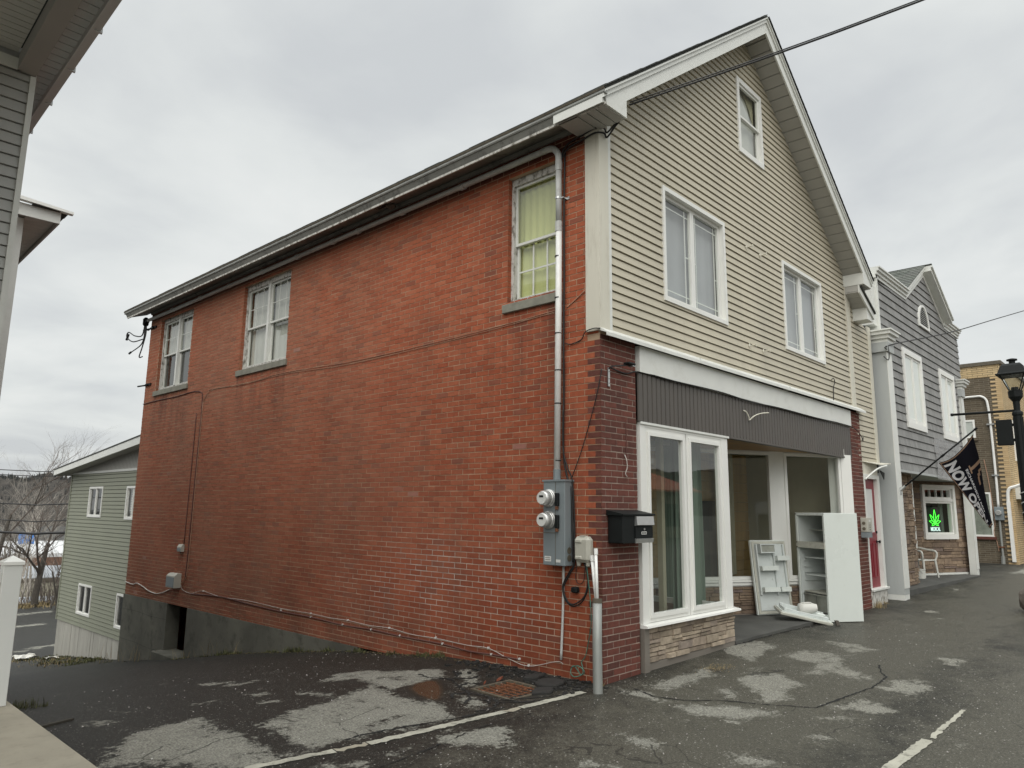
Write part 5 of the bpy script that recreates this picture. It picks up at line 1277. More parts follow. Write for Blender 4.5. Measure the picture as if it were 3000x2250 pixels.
m = MB(FW); d = -9.5; rng = random.Random(9)
while d < y9+.3: m.box(1.0, 1.50+rng.uniform(0, .03), d, d+.32, 6.49, 6.505); d += .34
m.build('wing_shingle_edge', 'shingle', NH)
m = MB(FW); m.prism([(1.52, y9+.2, 6.505), (-1, y9+.2, 6.56), (-1, y9+.2, 6.6), (1.52, y9+.2, 6.53)], (0, -4.5, 0)); m.build('wing_roof', 'shingle', NH)
# porch slab
m = MB(); m.prism([(-4.62, 3.6, -1.0), (-4.66, -1.2, -1.0), (-9.0, -1.2, -1.0), (-9.0, 3.6, -1.0)], (0, 0, 1.25)); m.build('porch_slab', 'slab', NH)
# railing
PR = thing('porch_railing', 'white vinyl porch railing with square capped post at left edge', 'railing', (-4.74, 2.08, .25))
FP = lambda u, d, z: Vector((-4.735, 2.16, .25))+hx*u-hy*d+Vector((0, 0, z))
m = MB(FP); m.box(-.062, .062, -.062, .062, 0, 1.03); m.build('post', 'white_near', PR, bevel=.004)
m = MB(FP); b_ = .072; m.box(-b_, b_, -b_, b_, 1.03, 1.055)
m.fc.append([m.pt((-b_, -b_, 1.055)), m.pt((b_, -b_, 1.055)), m.pt((0, 0, 1.10))]); m.fc.append([m.pt((b_, -b_, 1.055)), m.pt((b_, b_, 1.055)), m.pt((0, 0, 1.10))])
m.fc.append([m.pt((b_, b_, 1.055)), m.pt((-b_, b_, 1.055)), m.pt((0, 0, 1.10))]); m.fc.append([m.pt((-b_, b_, 1.055)), m.pt((-b_, -b_, 1.055)), m.pt((0, 0, 1.10))])
m.build('post_cap', 'white_frame', PR)
m = MB(FP); m.box(-3, -.063, -.03, .03, .90, .97); m.build('rail', 'white_near', PR)
m = MB(FP); m.box(-3, -.063, -.03, .03, .08, .13); m.build('rail', 'white_near', PR)
for k in range(12): m = MB(FP); m.box(-.2-k*.12, -.165-k*.12, -.018, .018, .13, .90); m.build('baluster', 'white_near', PR)

# ================================================================== things fixed to the brick wall
def tube_thing(name, label, cat, F, path, r, mat, smooth=True, n=7, sub=5, group=None, kind=None, raw=False):
    pts = path if raw else catmull(path, sub)
    m = MB(F); m.tube(pts, r, n); o = m.build(name, mat, smooth=smooth, loc=F(*path[0])); return tag(o, label, cat, group, kind)

SP = thing('conduit_pipe', 'fat grey and white conduit running under the eave and down the red brick corner', 'pipe', (-.06, .52, 2.1))
hp = [(12.99, .075, 6.03), (9, .075, 6.035), (5, .075, 6.04), (1.9, .075, 6.045), (.80, .075, 6.05)]
m = MB(F_SIDE); m.tube(hp, .037, 10); m.build('horizontal_pipe', 'conduit', SP, smooth=True)
el = [(.80, .075, 6.05)]+[(.70-.17*math.sin(a), .075, 5.88+.17*math.cos(a)) for a in [k*math.pi/2/8 for k in range(9)]]+[(.53, .075, 5.75)]
m = MB(F_SIDE); m.tube(el, .040, 10); m.build('elbow', 'conduit', SP, smooth=True)
m = MB(F_SIDE); m.tube([(.53, .075, 5.75), (.525, .075, 5.06)], .037, 10); m.build('upper_pipe', 'conduit', SP, smooth=True)
m = MB(F_SIDE); m.tube([(.525, .075, 5.06), (.53, .075, 3.9), (.545, .08, 2.18)], .037, 10); m.build('down_pipe', 'conduit_white', SP, smooth=True)
for u in (11.6, 10.2, 8.9, 7.6, 6.4, 5.3, 4.6, 3.5, 2.2):
    m = MB(F_SIDE); m.tube([(u-.04, .075, 6.037), (u+.04, .075, 6.037)], .045, 10); m.build('coupling', 'conduit', SP, smooth=False)
for z in (5.78, 5.02):
    m = MB(F_SIDE); m.tube([(.528, .075, z-.06), (.528, .075, z+.06)], .043, 10); m.build('coupling', 'conduit', SP)
m = MB(F_SIDE); m.tube([(.545, .08, 2.07), (.545, .08, 2.19)], .042, 10); m.build('hub', 'meter_grey', SP)
for z in (4.65, 4.15, 3.73, 3.3, 2.92, 2.28):
    m = MB(F_SIDE); m.tube([(.535, .077, z), (.535, .077, z+.012)], .041, 10); m.build('cable_tie', 'rubber', SP)
m = MB(F_SIDE); m.tube([(.528, .075, 5.36), (.528, .075, 5.385)], .043, 10); m.box(.42, .50, .0, .012, 5.355, 5.39); m.box(.46, .50, .0, .07, 5.365, 5.38); m.build('strap', 'metal', SP)
# weather head and loose service tails at the far end
WH = thing('weather_head', 'black weather head with drooping service cable tails at far end of the eave conduit', 'cable', (-.07, 13.05, 5.9))
m = MB(F_SIDE); m.lathe([(.045, 0), (.065, .03), (.065, .16), (.03, .2)], (13.1, .08, 5.92), 'z', 10); m.box(12.99, 13.1, .04, .12, 5.98, 6.08); m.build('head', 'black', WH)
for pts in ([(13.12, .09, 5.95), (13.2, .1, 5.7), (13.6, .12, 5.75), (14.0, .13, 5.9), (14.1, .13, 5.8), (13.7, .12, 5.62), (13.15, .1, 5.6)],
            [(13.1, .08, 5.95), (13.05, .1, 5.75), (13.1, .1, 5.55), (13.3, .1, 5.45), (13.8, .12, 5.36)],
            [(13.08, .07, 5.95), (13.0, .09, 5.7), (13.15, .09, 5.4), (13.3, .08, 5.2), (13.1, .08, 5.18)],
            [(13.12, .08, 5.92), (13.0, .05, 5.8), (12.9, .03, 5.85)]):
    m = MB(F_SIDE); m.tube(catmull(pts, 6), .014, 6); m.build('cable_tail', 'rubber', WH, smooth=True)
m = MB(F_SIDE); m.tube([(14.0, .13, 5.85), (14.1, .13, 5.72)], .028, 6); m.tube([(13.75, .12, 5.37), (13.85, .12, 5.35)], .026, 6); m.build('splice', 'rubber', WH)
for k, (z, lab) in enumerate(((5.83, 'black iron wall bracket high on the far brick corner'), (4.48, 'black iron wall bracket beside the sill on the far brick corner'))):
    w = thing('wall_bracket', lab, 'bracket', (-.03, 12.8, z), 'brackets on the far corner of the brick wall')
    m = MB(F_SIDE); m.box(12.60, 12.92, .004, .03, z-.02, z+.03); m.tube([(12.9, .03, z), (13.2, .08, z)], .018, 6); m.build('arm', 'black', w)
    m = MB(F_SIDE); m.lathe([(.03, 0), (.045, .02), (.03, .05)], (12.75, .03, z-.02), 'z', 8); m.build('insulator', 'black', w)

# twin meter box
MT = thing('meter_box', 'tall grey electrical box with two round glass meters on the brick corner', 'meter box', (-.08, .53, 1.16))
m = MB(F_SIDE); m.box(.375, .68, .004, .155, 1.16, 2.06); m.build('box', 'meter_grey', MT, bevel=.006)
m = MB(F_SIDE); m.box(.365, .69, .004, .165, 2.055, 2.075); m.build('lid', 'meter_grey', MT)
m = MB(F_SIDE); m.box(.502, .506, .150, .158, 1.17, 2.05); m.box(.51, .675, .150, .159, 1.50, 1.506); m.build('panel_seam', 'iron', MT)
for z, lb in ((1.875, 'upper meter'), (1.64, 'lower meter')):
    m = MB(F_SIDE); m.lathe([(.095, 0), (.095, .03), (.088, .035), (.088, .055), (.083, .06)], (.583, .155, z), 'd', 28); mo = m.build('meter', 'meter_ring', MT, smooth=False)
    m = MB(F_SIDE); m.lathe([(.080, 0), (.080, .055), (.072, .075), (.05, .082)], (.583, .215, z), 'd', 24); m.build('glass_cover', 'meter_ring', mo, smooth=True)
    m = MB(F_SIDE); m.lathe([(.066, 0), (.066, .004)], (.583, .297, z), 'd', 24); m.build('dial', 'label', mo)
    m = MB(F_SIDE); m.box(.555, .612, .300, .304, z+.008, z+.028); m.build('display', 'black', mo)
    m = MB(F_SIDE); m.box(.445, .495, .155, .19, z-.085, z+.055); m.build('latch', 'black', MT, bevel=.006)
    m = MB(F_SIDE); m.box(.455, .485, .16, .19, z-.125, z-.09); m.build('padlock', 'rust', MT, bevel=.004)
m = MB(F_SIDE); m.box(.565, .655, .155, .1575, 1.20, 1.255); m.build('label', 'label', MT)
m = MB(F_SIDE); m.box(.435, .495, .155, .1575, 1.195, 1.225); m.build('label', 'label', MT)
for z in (1.235, 1.215): 
    m = MB(F_SIDE); m.box(.575, .645, .1576, .1582, z, z+.006); m.build('print_line', 'iron', MT)
m = MB(F_SIDE)
for z in (1.24, 1.32): m.lathe([(.035, 0), (.035, .004)], (.371, .08, z), 'u', 14)
m.build('knockout', 'iron', MT)

tube_thing('thin_conduit', 'thin grey conduit dropping from the meter box to the ground', 'pipe', F_SIDE, [(.50, .02, 1.16), (.505, .025, .7), (.528, .03, .18)], .014, 'conduit')
# grey riser with two pvc pipes and the beige terminal box
DB = thing('terminal_box', 'rounded beige cable terminal box between meter box and grey ground pipe', 'utility box', (-.05, .19, 1.2))
m = MB(F_SIDE)
m.box(.09, .30, .004, .115, 1.205, 1.475); m.build('case', 'beige_box', DB, bevel=.035)
for z in (1.405, 1.235): m = MB(F_SIDE); m.box(.18, .27, .105, .125, z, z+.04); m.build('cover_rib', 'beige_box', DB, bevel=.012)
m = MB(F_SIDE); m.box(.16, .23, .03, .09, 1.47, 1.485); m.build('vent_cap', 'beige_box', DB)
m = MB(F_SIDE)
for u in (.14, .26): m.lathe([(.02, -.05), (.028, 0)], (u, .06, 1.22), 'z', 10)
m.build('gland', 'beige_box', DB)
RP = thing('ground_pipe', 'thick grey steel pipe leaning out of the pavement at the brick corner', 'pipe', (-.20, -.06, 0))
m = MB(F_WORLD); m.tube([(-.285, -.14, -.15), (-.285, -.14, .0), (-.235, -.10, .45), (-.195, -.075, .86)], .047, 18); m.build('steel_pipe', 'galv', RP, smooth=True)
m = MB(F_WORLD); m.tube([(-.198, -.077, .83), (-.194, -.075, .875)], .049, 18); m.build('pipe_rim', 'iron', RP)
m = MB(F_WORLD); m.tube([(-.205, -.082, .84), (-.13, -.012, 1.34)], .0165, 10); m.build('pvc_pipe', 'conduit_white', RP, smooth=True)
m = MB(F_WORLD); m.tube([(-.185, -.055, .84), (-.12, .045, 1.27)], .0165, 10); m.build('pvc_pipe', 'conduit_white', RP, smooth=True)
m = MB(F_WORLD); m.tube([(-.135, -.018, 1.30), (-.13, -.012, 1.36)], .022, 10); m.build('pvc_socket', 'conduit_white', RP)
m = MB(F_WORLD); m.tube([(-.124, .036, 1.23), (-.12, .045, 1.29)], .022, 10); m.build('pvc_socket', 'conduit_white', RP)
CC = thing('coiled_cable', 'loops of black cable hanging below the meter box', 'cable', (-.03, .33, 1.1))
for pts, r_ in (([(.375, .03, 1.75), (.34, .035, 1.5), (.335, .035, 1.21), (.42, .035, 1.08), (.50, .035, .94), (.46, .04, .80), (.36, .04, .745), (.24, .04, .80), (.16, .04, .94), (.16, .05, 1.1), (.2, .05, 1.2)], .008),
                ([(.37, .04, 1.75), (.335, .045, 1.5), (.33, .045, 1.2), (.40, .05, 1.06), (.48, .05, .92), (.42, .05, .79), (.33, .05, .77), (.2, .05, .86), (.15, .05, 1.02), (.18, .05, 1.2)], .008),
                ([(.30, .03, 1.2), (.33, .03, 1.05), (.29, .03, .98), (.22, .03, 1.02), (.19, .04, 1.2)], .004)):
    m = MB(F_SIDE); m.tube(catmull(pts, 8), r_, 6); m.build('cable_loop', 'rubber', CC, smooth=True)
m = MB(F_SIDE); m.box(.29, .37, .004, .07, .885, .945)
tag(m.build('outdoor_socket', 'black', bevel=.012, loc=(-.03, .33, .9)), 'small black plug cap fixed to the brick inside the cable loop', 'socket')
tube_thing('black_cable', 'black cable clipped beside the white conduit down to the meter box', 'cable', F_SIDE, [(.47, .03, 5.95), (.475, .04, 5.2), (.478, .035, 4.4), (.482, .04, 3.6), (.487, .03, 3.1), (.49, .035, 2.4), (.43, .05, 2.12), (.37, .05, 1.95), (.355, .05, 1.6), (.345, .05, 1.2)], .011, 'rubber')
tube_thing('black_cable', 'second black cable swinging out above the meter box to its right side', 'cable', F_SIDE, [(.48, .05, 2.9), (.485, .045, 2.42), (.41, .06, 2.2), (.36, .04, 2.05), (.34, .03, 1.6), (.33, .03, 1.22)], .008, 'rubber')
tube_thing('green_wire', 'green earth wire running down the grey pipe to a tangle at its foot', 'wire', F_SIDE, [(.165, .05, 1.17), (.10, .08, .85), (.075, .10, .6), (.14, .06, .42), (.20, .03, .27), (.25, .04, .2)], .005, 'wire_green')
tube_thing('green_wire', 'small tangle of green wire lying at the foot of the brick corner', 'wire', F_SIDE, [(.25, .04, .2), (.20, .08, .10), (.28, .12, .06), (.36, .08, .09), (.34, .05, .15), (.24, .06, .08), (.17, .09, .12), (.24, .1, .17), (.37, .06, .13)], .005, 'wire_green')
tube_thing('thin_black_wire', 'thin black wire slanting from the dark brick corner down to the meter box', 'wire', F_WORLD, [(.0, -.02, 3.27), (-.02, .02, 3.05), (-.02, .108, 2.77), (-.02, .245, 2.40), (-.03, .375, 2.1)], .005, 'rubber')
tube_thing('thin_black_wire', 'black wire looping from the conduit to the foot of the cream corner board', 'wire', F_SIDE, [(.47, .03, 3.62), (.40, .015, 3.60), (.25, .015, 3.63), (.17, .045, 3.70), (.05, .05, 3.72), (-.03, .04, 3.71)], .006, 'rubber')
# service drop fastened under the cornice return
for k, (dz, lab) in enumerate(((0, 'upper black service cable draped round the cream corner board'), (-.06, 'lower black service cable draped round the cream corner board'))):
    tube_thing('service_cable', lab, 'cable', F_WORLD, [(-.05, .52, 5.9+dz), (-.045, .42, 6.03+dz), (-.05, .17, 6.07+dz), (-.06, .0, 6.08+dz), (.03, -.06, 6.09+dz), (.10, -.05, 6.07+dz), (.05, -.2, 6.10+dz*.5), (.02, -.36, 6.16+dz*.3)], .011, 'rubber')
tube_thing('overhead_cable', 'black service cable crossing the gable to the upper right of the sky', 'cable', F_WORLD, [(.04, -.40, 6.25), (1.55, -3.0, 7.06), (4.5, -8.2, 8.9)], .011, 'rubber')
tube_thing('overhead_cable', 'thinner twin of the cable crossing in front of the gable', 'cable', F_WORLD, [(.04, -.41, 6.28), (1.55, -3.02, 7.082), (4.5, -8.2, 8.95)], .007, 'rubber')
tube_thing('overhead_wire', 'thin black wire rising from the grey column cap to the right edge of the sky', 'wire', F_WORLD, [(9.62, -.28, 5.08), (9.72, -.3, 5.20), (13.0, -.75, 6.02), (16.5, -1.2, 7.0), (24, -2.2, 9.1)], .012, 'rubber')
tube_thing('wire_loop', 'black wire loop hanging under the grey column cap', 'wire', F_WORLD, [(9.60, -.28, 5.22), (9.58, -.3, 5.0), (9.57, -.28, 4.86), (9.55, -.2, 4.95)], .010, 'rubber')

# wires stapled along the brick
tube_thing('wall_wire', 'upper tan wire stapled across the brick under the upstairs windows', 'wire', F_SIDE, [(9.80, .01, 3.84), (9.6, .012, 3.98), (9.43, .012, 4.04), (8.0, .012, 4.0), (6.735, .012, 4.036), (4.5, .012, 3.965), (1.93, .012, 3.99), (.6, .012, 4.04)], .004, 'wire_tan')
tube_thing('wall_wire', 'lower tan wire stapled across the brick under the upstairs windows', 'wire', F_SIDE, [(9.80, .012, 3.80), (9.45, .013, 4.02), (8.2, .012, 3.985), (6.70, .012, 4.01), (4.6, .012, 3.93), (2.0, .012, 3.965), (.6, .012, 4.02)], .0035, 'wire_tan')
tube_thing('wall_wire', 'short tan wire rising from the conduit to the cream corner board', 'wire', F_SIDE, [(.46, .012, 4.04), (.33, .012, 4.11), (.19, .02, 4.19)], .006, 'wire_tan')
tube_thing('wall_wire', 'tan wire dropping down the brick to the small grey boxes', 'wire', F_SIDE, [(9.80, .012, 3.82), (9.82, .012, 2.6), (9.83, .012, 1.2), (9.86, .012, .5), (9.95, .02, .32), (10.08, .03, .25)], .006, 'wire_tan')
tube_thing('wall_wire', 'brick-painted wire dropping down the wall beside the tan one', 'wire', F_SIDE, [(12.95, .012, 4.05), (11.9, .012, 4.06), (11.2, .012, 4.05), (10.04, .012, 4.05), (9.84, .012, 3.75), (9.87, .012, 2.5), (9.90, .012, 1.0), (9.93, .012, .35)], .010, 'wire_red')
tube_thing('wall_wire', 'dark wire strip parallel to the tan drop wire on the brick', 'wire', F_SIDE, [(10.06, .012, 3.6), (10.08, .012, 2.4), (10.12, .012, 1.0)], .009, 'wire_red')
tube_thing('low_wire', 'pale wire drooping from the far corner toward the grey junction box', 'wire', F_SIDE, [(12.97, .02, .09), (12.5, .02, .06), (12.27, .02, .10), (11.9, .02, .05), (11.57, .02, -.01), (11.1, .02, -.02), (10.52, .02, .117)], .010, 'wire_white')
tube_thing('low_wire', 'white wire sagging between staples low along the brick wall', 'wire', F_SIDE, [(10.07, .02, .25), (10.0, .02, .15), (9.6, .015, .11), (9.15, .015, .19), (8.4, .015, .15), (7.4, .015, .17), (6.3, .015, .15), (5.43, .015, .158), (4.9, .015, .15), (4.46, .015, .161), (3.95, .015, .15), (3.5, .015, .165), (3.0, .015, .14), (2.56, .015, .15), (2.0, .015, .14), (1.63, .015, .151), (1.3, .015, .08), (1.0, .015, .045), (.6, .02, .15), (.5, .03, .14)], .0038, 'wire_white')
tube_thing('low_wire', 'black cable stapled low along the brick wall just under the white wire', 'wire', F_SIDE, [(9.6, .012, .10), (8.4, .012, .15), (7.3, .012, .12), (6.3, .012, .102), (5.43, .012, .107), (4.6, .012, .085), (3.9, .012, .10), (3.27, .012, .09), (2.43, .012, .095), (1.95, .012, .075), (1.58, .012, .088), (1.14, .012, .095)], .010, 'wire_red')
m = MB(F_SIDE)
for u, z in ((9.1, .19), (6.3, .12), (5.43, .16), (5.42, .11), (4.46, .165), (4.58, .09), (3.5, .166), (3.9, .10), (3.27, .095), (2.56, .155), (2.43, .10), (1.63, .155), (1.58, .09), (1.14, .1), (1.0, .05)):
    m.box(u-.010, u+.010, .0, .026, z-.008, z+.012)
tag(m.build('wire_staples', 'label', loc=(0, 5, .1)), 'tiny white wire staples along the low wires', 'staples', kind='stuff')
def junction(label, u0, u1, z0, z1, d, lid=True):
    t = thing('junction_box', label, 'junction box', (-.05, (u0+u1)/2, z0), 'junction boxes on the far brick wall')
    m = MB(F_SIDE); m.box(u0, u1, .004, d, z0, z1-.05); m.prism([(u0, .004, z1-.05), (u0, d, z1-.05), (u0, d*.55, z1), (u0, .004, z1)], (u1-u0, 0, 0)); m.build('case', 'beige_box', t)
    m = MB(F_SIDE); m.box(u0+.015, u1-.015, d, d+.008, z0+.015, z1-.07); m.build('lid', 'meter_grey', t)
    m = MB(F_SIDE); m.lathe([(.008, -.04), (.008, .0)], ((u0+u1)/2, d/2, z0), 'z', 6); m.build('cable_entry', 'rubber', t)
junction('larger grey junction box low on the brick near the crawlspace', 10.12, 10.50, .17, .44, .14)
junction('smaller grey junction box above the other on the brick near the tan wire', 10.10, 10.28, .86, 1.0, .07)
# rotten wasp nest / broken bit under the eave
m = MB(F_SIDE); m.lathe([(.02, -.05), (.07, -.02), (.08, .0)], (3.62, .2, 6.13), 'z', 9); tag(m.build('bird_nest', 'bark', loc=(-.2, 3.6, 6.1)), 'small dark nest stuck under the peeling eave', 'nest')

# mailbox on the dark brick pier
MX = thing('mailbox', 'black wall mailbox with silver flap on the dark brick pier', 'mailbox', (.35, -.08, 1.4))
m = MB(F_FRONT); m.box(.09, .665, .009, .20, 1.41, 1.71); m.build('box', 'black', MX, bevel=.008)
FX = F_FRONT
m = MB(F_FRONT); m.prism([(.07, .0, 1.755), (.07, .22, 1.715), (.07, .22, 1.70), (.07, .0, 1.70)], (.62, 0, 0)); m.build('lid', 'black', MX)
m = MB(F_FRONT); m.prism([(.31, .201, 1.695), (.31, .225, 1.69), (.31, .235, 1.60), (.31, .201, 1.59)], (.335, 0, 0)); m.build('flap', 'metal', MX)
m = MB(F_FRONT); m.box(.31, .645, .201, .212, 1.465, 1.585); m.build('front_door', 'black', MX)
m = MB(F_FRONT); m.prism([(.31, .201, 1.46), (.31, .222, 1.455), (.31, .215, 1.415), (.31, .201, 1.41)], (.335, 0, 0)); m.build('bottom_rail', 'metal', MX)
m = MB(F_FRONT); m.lathe([(.012, 0), (.012, .006)], (.475, .212, 1.555), 'd', 12); m.build('lock', 'metal', MX)
m = MB(F_FRONT); m.box(.42, .52, .2121, .2135, 1.50, 1.53); m.build('name_label', 'label', MX)
m = MB(F_FRONT); m.box(.428, .45, .2136, .2141, 1.508, 1.522); m.box(.455, .478, .2136, .2141, 1.508, 1.522); m.box(.483, .512, .2136, .2141, 1.508, 1.522); m.build('label_print', 'black', MX)

# lamp bracket on the pier
LB = thing('wall_lamp', 'small flat lamp head on a bent arm and perforated bracket on the dark brick pier', 'lamp', (.13, -.03, 3.1))
m = MB(F_FRONT); m.box(.115, .145, .010, .020, 3.09, 3.30); m.build('bracket', 'metal', LB)
m = MB(F_FRONT)
for z in (3.12, 3.17, 3.25): m.box(.125, .135, .0201, .0215, z, z+.01)
m.build('bracket_hole', 'black', LB)
m = MB(F_FRONT); m.tube(catmull([(.13, .02, 3.285), (.14, .05, 3.31), (.25, .08, 3.33), (.36, .10, 3.35)], 4), .008, 6); m.build('arm', 'rubber', LB)
m = MB(F_FRONT); m.box(.34, .47, .06, .15, 3.355, 3.385); m.build('head', 'black', LB, bevel=.01)
m = MB(F_FRONT); m.box(.42, .47, .07, .14, 3.345, 3.354); m.build('sensor', 'metal', LB)
tube_thing('thin_black_wire', 'thin wire from the pier lamp along the top of the brown panel band', 'wire', F_FRONT, [(.14, .03, 3.30), (.45, .015, 3.28), (.72, .035, 3.335), (1.5, .058, 3.325), (2.6, .058, 3.34), (3.6, .058, 3.315), (4.6, .058, 3.335), (6.0, .058, 3.33), (7.0, .056, 3.345), (7.75, .056, 3.34)], .009, 'rubber', n=5)
tube_thing('dangling_wire', 'frayed pale wire stub dangling from the dark brick pier', 'wire', F_FRONT, [(.42, .01, 2.36), (.43, .03, 2.30), (.44, .03, 2.22), (.42, .02, 2.15), (.45, .02, 2.12)], .006, 'wire_white')
tube_thing('dangling_wire', 'thin brown wire hanging down the dark brick pier above the frayed stub', 'wire', F_FRONT, [(.47, .01, 2.75), (.45, .012, 2.7), (.46, .012, 2.55), (.45, .012, 2.4), (.44, .012, 2.36)], .004, 'wire_red')
tube_thing('loose_wire', 'pale hooked wire sticking out of the brown panel band', 'wire', F_FRONT, [(3.37, .03, 3.17), (3.42, .05, 3.15), (3.47, .06, 3.08), (3.50, .05, 3.045), (3.6, .08, 3.11), (3.75, .11, 3.16), (3.96, .14, 3.19)], .009, 'cream', n=6)
tube_thing('hanging_wire', 'black hooked wire hanging from the beige siding above the white ledge', 'wire', F_FRONT, [(6.96, .03, 4.12), (7.0, .05, 4.14), (7.05, .05, 4.08), (7.0, .04, 3.98), (6.98, .04, 3.85), (6.99, .03, 3.72)], .008, 'rubber')
tube_thing('hanging_wire', 'thin wires poking out of the right dark brick pier', 'wire', F_FRONT, [(7.85, .01, 3.36), (8.05, .05, 3.30), (8.3, .05, 3.2), (8.4, .04, 3.12), (8.46, .03, 3.2)], .007, 'rubber')
hl = [(3.73, 5.70, 'upper left'), (4.205, 5.70, 'upper right'), (3.688, 4.165, 'lower left'), (4.164, 4.16, 'lower right')]
h0 = thing('sign_hook', 'x', 'hook', F_FRONT(hl[0][0], .02, hl[0][1]), 'small cream hooks on the beige siding')
m = MB(F_FRONT); u, z = hl[0][:2]; m.prism([(u-.03, .012, z), (u, .012, z-.045), (u+.03, .012, z), (u, .012, z+.045)], (0, .012, 0)); m.build('plate', 'cream', h0)
m = MB(F_FRONT); m.tube([(u, .02, z), (u+.01, .12, z+.01)], .010, 6); m.tube([(u+.01, .115, z-.02), (u+.01, .115, z+.035)], .008, 6); m.build('peg', 'cream', h0)
for k, (u, z, w) in enumerate(hl):
    o = h0
    if k:
        o = h0.copy(); COL.objects.link(o); o.location = F_FRONT(u, .02, z)
        for ch in h0.children: c = ch.copy(); COL.objects.link(c); c.parent = o
    o['label'] = f'{w} of the four small cream hooks on the beige siding between the windows'
# intercom box by the red door
IC = thing('intercom_box', 'grey intercom box on the dark brick pier beside the red door', 'intercom', (8.15, -.05, 1.3))
m = MB(F_FRONT); m.box(8.02, 8.30, .010, .13, 1.42, 1.68); m.build('case', 'beige_box', IC, bevel=.008)
m = MB(F_FRONT); m.box(8.02, 8.30, .012, .12, 1.32, 1.415); m.build('base', 'meter_grey', IC)
m = MB(F_FRONT); m.box(8.12, 8.20, .13, .135, 1.60, 1.64); m.build('label', 'label', IC)
m = MB(F_FRONT)
for z in (1.46, 1.50, 1.54): m.box(8.145, 8.175, .13, .136, z, z+.015)
m.build('button', 'iron', IC)
m = MB(F_SIDE)
for z in (1.48, 1.58): m.lathe([(.03, 0), (.03, .004)], (-.07, -8.018, z), 'd', 12)
m.build('side_port', 'iron', IC)

# ================================================================== discarded fridge
FA_, FB_ = Vector((5.837, -.1515, .055)), Vector((6.347, -.5005, .055))
fd_ = (FB_-FA_).normalized(); fn_ = Vector((-fd_.y, fd_.x, 0))      # fd_: depth (away from the opening), fn_: along the opening
def FF(u, d, z): return FA_+fn_*u+fd_*d+Vector((0, 0, z))           # u 0..w along opening, d 0..depth back
FG_ = thing('refrigerator', 'old white doorless refrigerator standing on the pavement in front of the shopfront', 'refrigerator', tuple(FA_))
w_, dp_, h_ = .78, .618, 1.70; t_ = .045
m = MB(FF)
m.box(0, t_, 0, dp_, 0, h_); m.box(w_-t_, w_, 0, dp_, 0, h_); m.box(t_, w_-t_, dp_-t_, dp_, 0, h_); m.box(t_, w_-t_, 0, dp_-t_, h_-t_, h_); m.box(t_, w_-t_, 0, dp_-t_, 0, .10)
m.build('cabinet', 'fridge', FG_, bevel=.004)
m = MB(FF); m.box(t_, w_-t_, .0, dp_-t_, 1.14, 1.22); m.build('divider', 'fridge_shade', FG_)
m = MB(FF); m.box(t_+.001, t_+.02, .02, dp_-t_, .1, h_-t_); m.box(w_-t_-.02, w_-t_-.001, .02, dp_-t_, .1, h_-t_); m.box(t_+.02, w_-t_-.02, dp_-t_-.02, dp_-t_-.001, .1, h_-t_); m.build('liner', 'fridge_in', FG_)
m = MB(FF); m.box(.01, w_-.01, -.012, .0, 1.125, 1.225); m.build('front_rail', 'fridge_shade', FG_)
for z in (1.125, 1.20, .03, h_-.03):
    m = MB(FF); m.box(w_-.05, w_-.02, -.018, -.0125, z, z+.018); m.build('hinge', 'iron', FG_)
m = MB(FF); m.box(t_+.02, w_-t_-.02, .22, dp_-t_-.02, 1.41, 1.418); m.build('freezer_shelf', 'fridge_shade', FG_)
for z in (.99, .90, .80, .71, .58):
    for k, uu in enumerate((t_+.02, w_-t_-.045)):
        m = MB(FF); m.box(uu, uu+.025, .08, dp_-t_-.03, z, z+.014); m.build('shelf_rail', 'fridge_in', FG_)
for z in (.96, .68):
    m = MB(FF)
    for k in range(9): m.box(t_+.03, w_-t_-.03, .10+k*.05, .106+k*.05, z, z+.006)
    m.box(t_+.03, w_-t_-.03, .085, .098, z-.004, z+.012); m.build('wire_shelf', 'fridge_in', FG_)
m = MB(FF); m.box(t_+.02, w_-t_-.02, .06, dp_-t_-.02, .40, .42); m.build('drawer_cover', 'fridge_shade', FG_)
for a, b in ((t_+.03, w_/2-.01), (w_/2+.01, w_-t_-.03)):
    m = MB(FF); m.box(a, b, .05, .06, .12, .385); m.box(a, b, .035, .07, .36, .385); m.build('crisper_drawer', 'drawer', FG_)
m = MB(FF); m.lathe([(.022, 0), (.022, .004)], (.24, dp_-t_-.026, 1.56), 'd', 14); m.build('vent_hole', 'black', FG_)
m = MB(FF); m.box(.2, .42, dp_-t_-.04, dp_-t_-.022, 1.28, 1.6); m.build('rear_cover', 'fridge_in', FG_)

# fridge door standing against the recess wall
a_ = R(119); dd_ = Vector((math.sin(a_), math.cos(a_), 0)); dn_ = Vector((math.cos(a_), -math.sin(a_), 0))
DO = Vector((5.42, .865, .095)); tilt = R(7)
up_ = (Vector((0, 0, 1))*math.cos(tilt)-dn_*math.sin(tilt)).normalized(); out_ = dd_.cross(up_).normalized()
if out_.dot(dn_) < 0: out_ = -out_
rl = R(-3); dd2 = dd_*math.cos(rl)+up_*math.sin(rl)*0; 
def FD(u, d, z): return DO+dd_*u+out_*d+up_*z
FDo = thing('discarded_door', 'white fridge door with its shelved inner side out, leaning beside the fridge', 'appliance door', tuple(DO))
dw, dh = .70, 1.20
m = MB(FD); m.box(0, dw, 0, .045, 0, dh); m.build('shell', 'fridge', FDo, bevel=.008)
m = MB(FD); rect_frame(m, .02, dw-.02, .02, dh-.02, .04, .045, .06); m.build('gasket', 'fridge_shade', FDo)
m = MB(FD); m.box(.065, dw-.065, .045, .062, .065, dh-.065); m.build('liner_panel', 'fridge_in', FDo, bevel=.006)
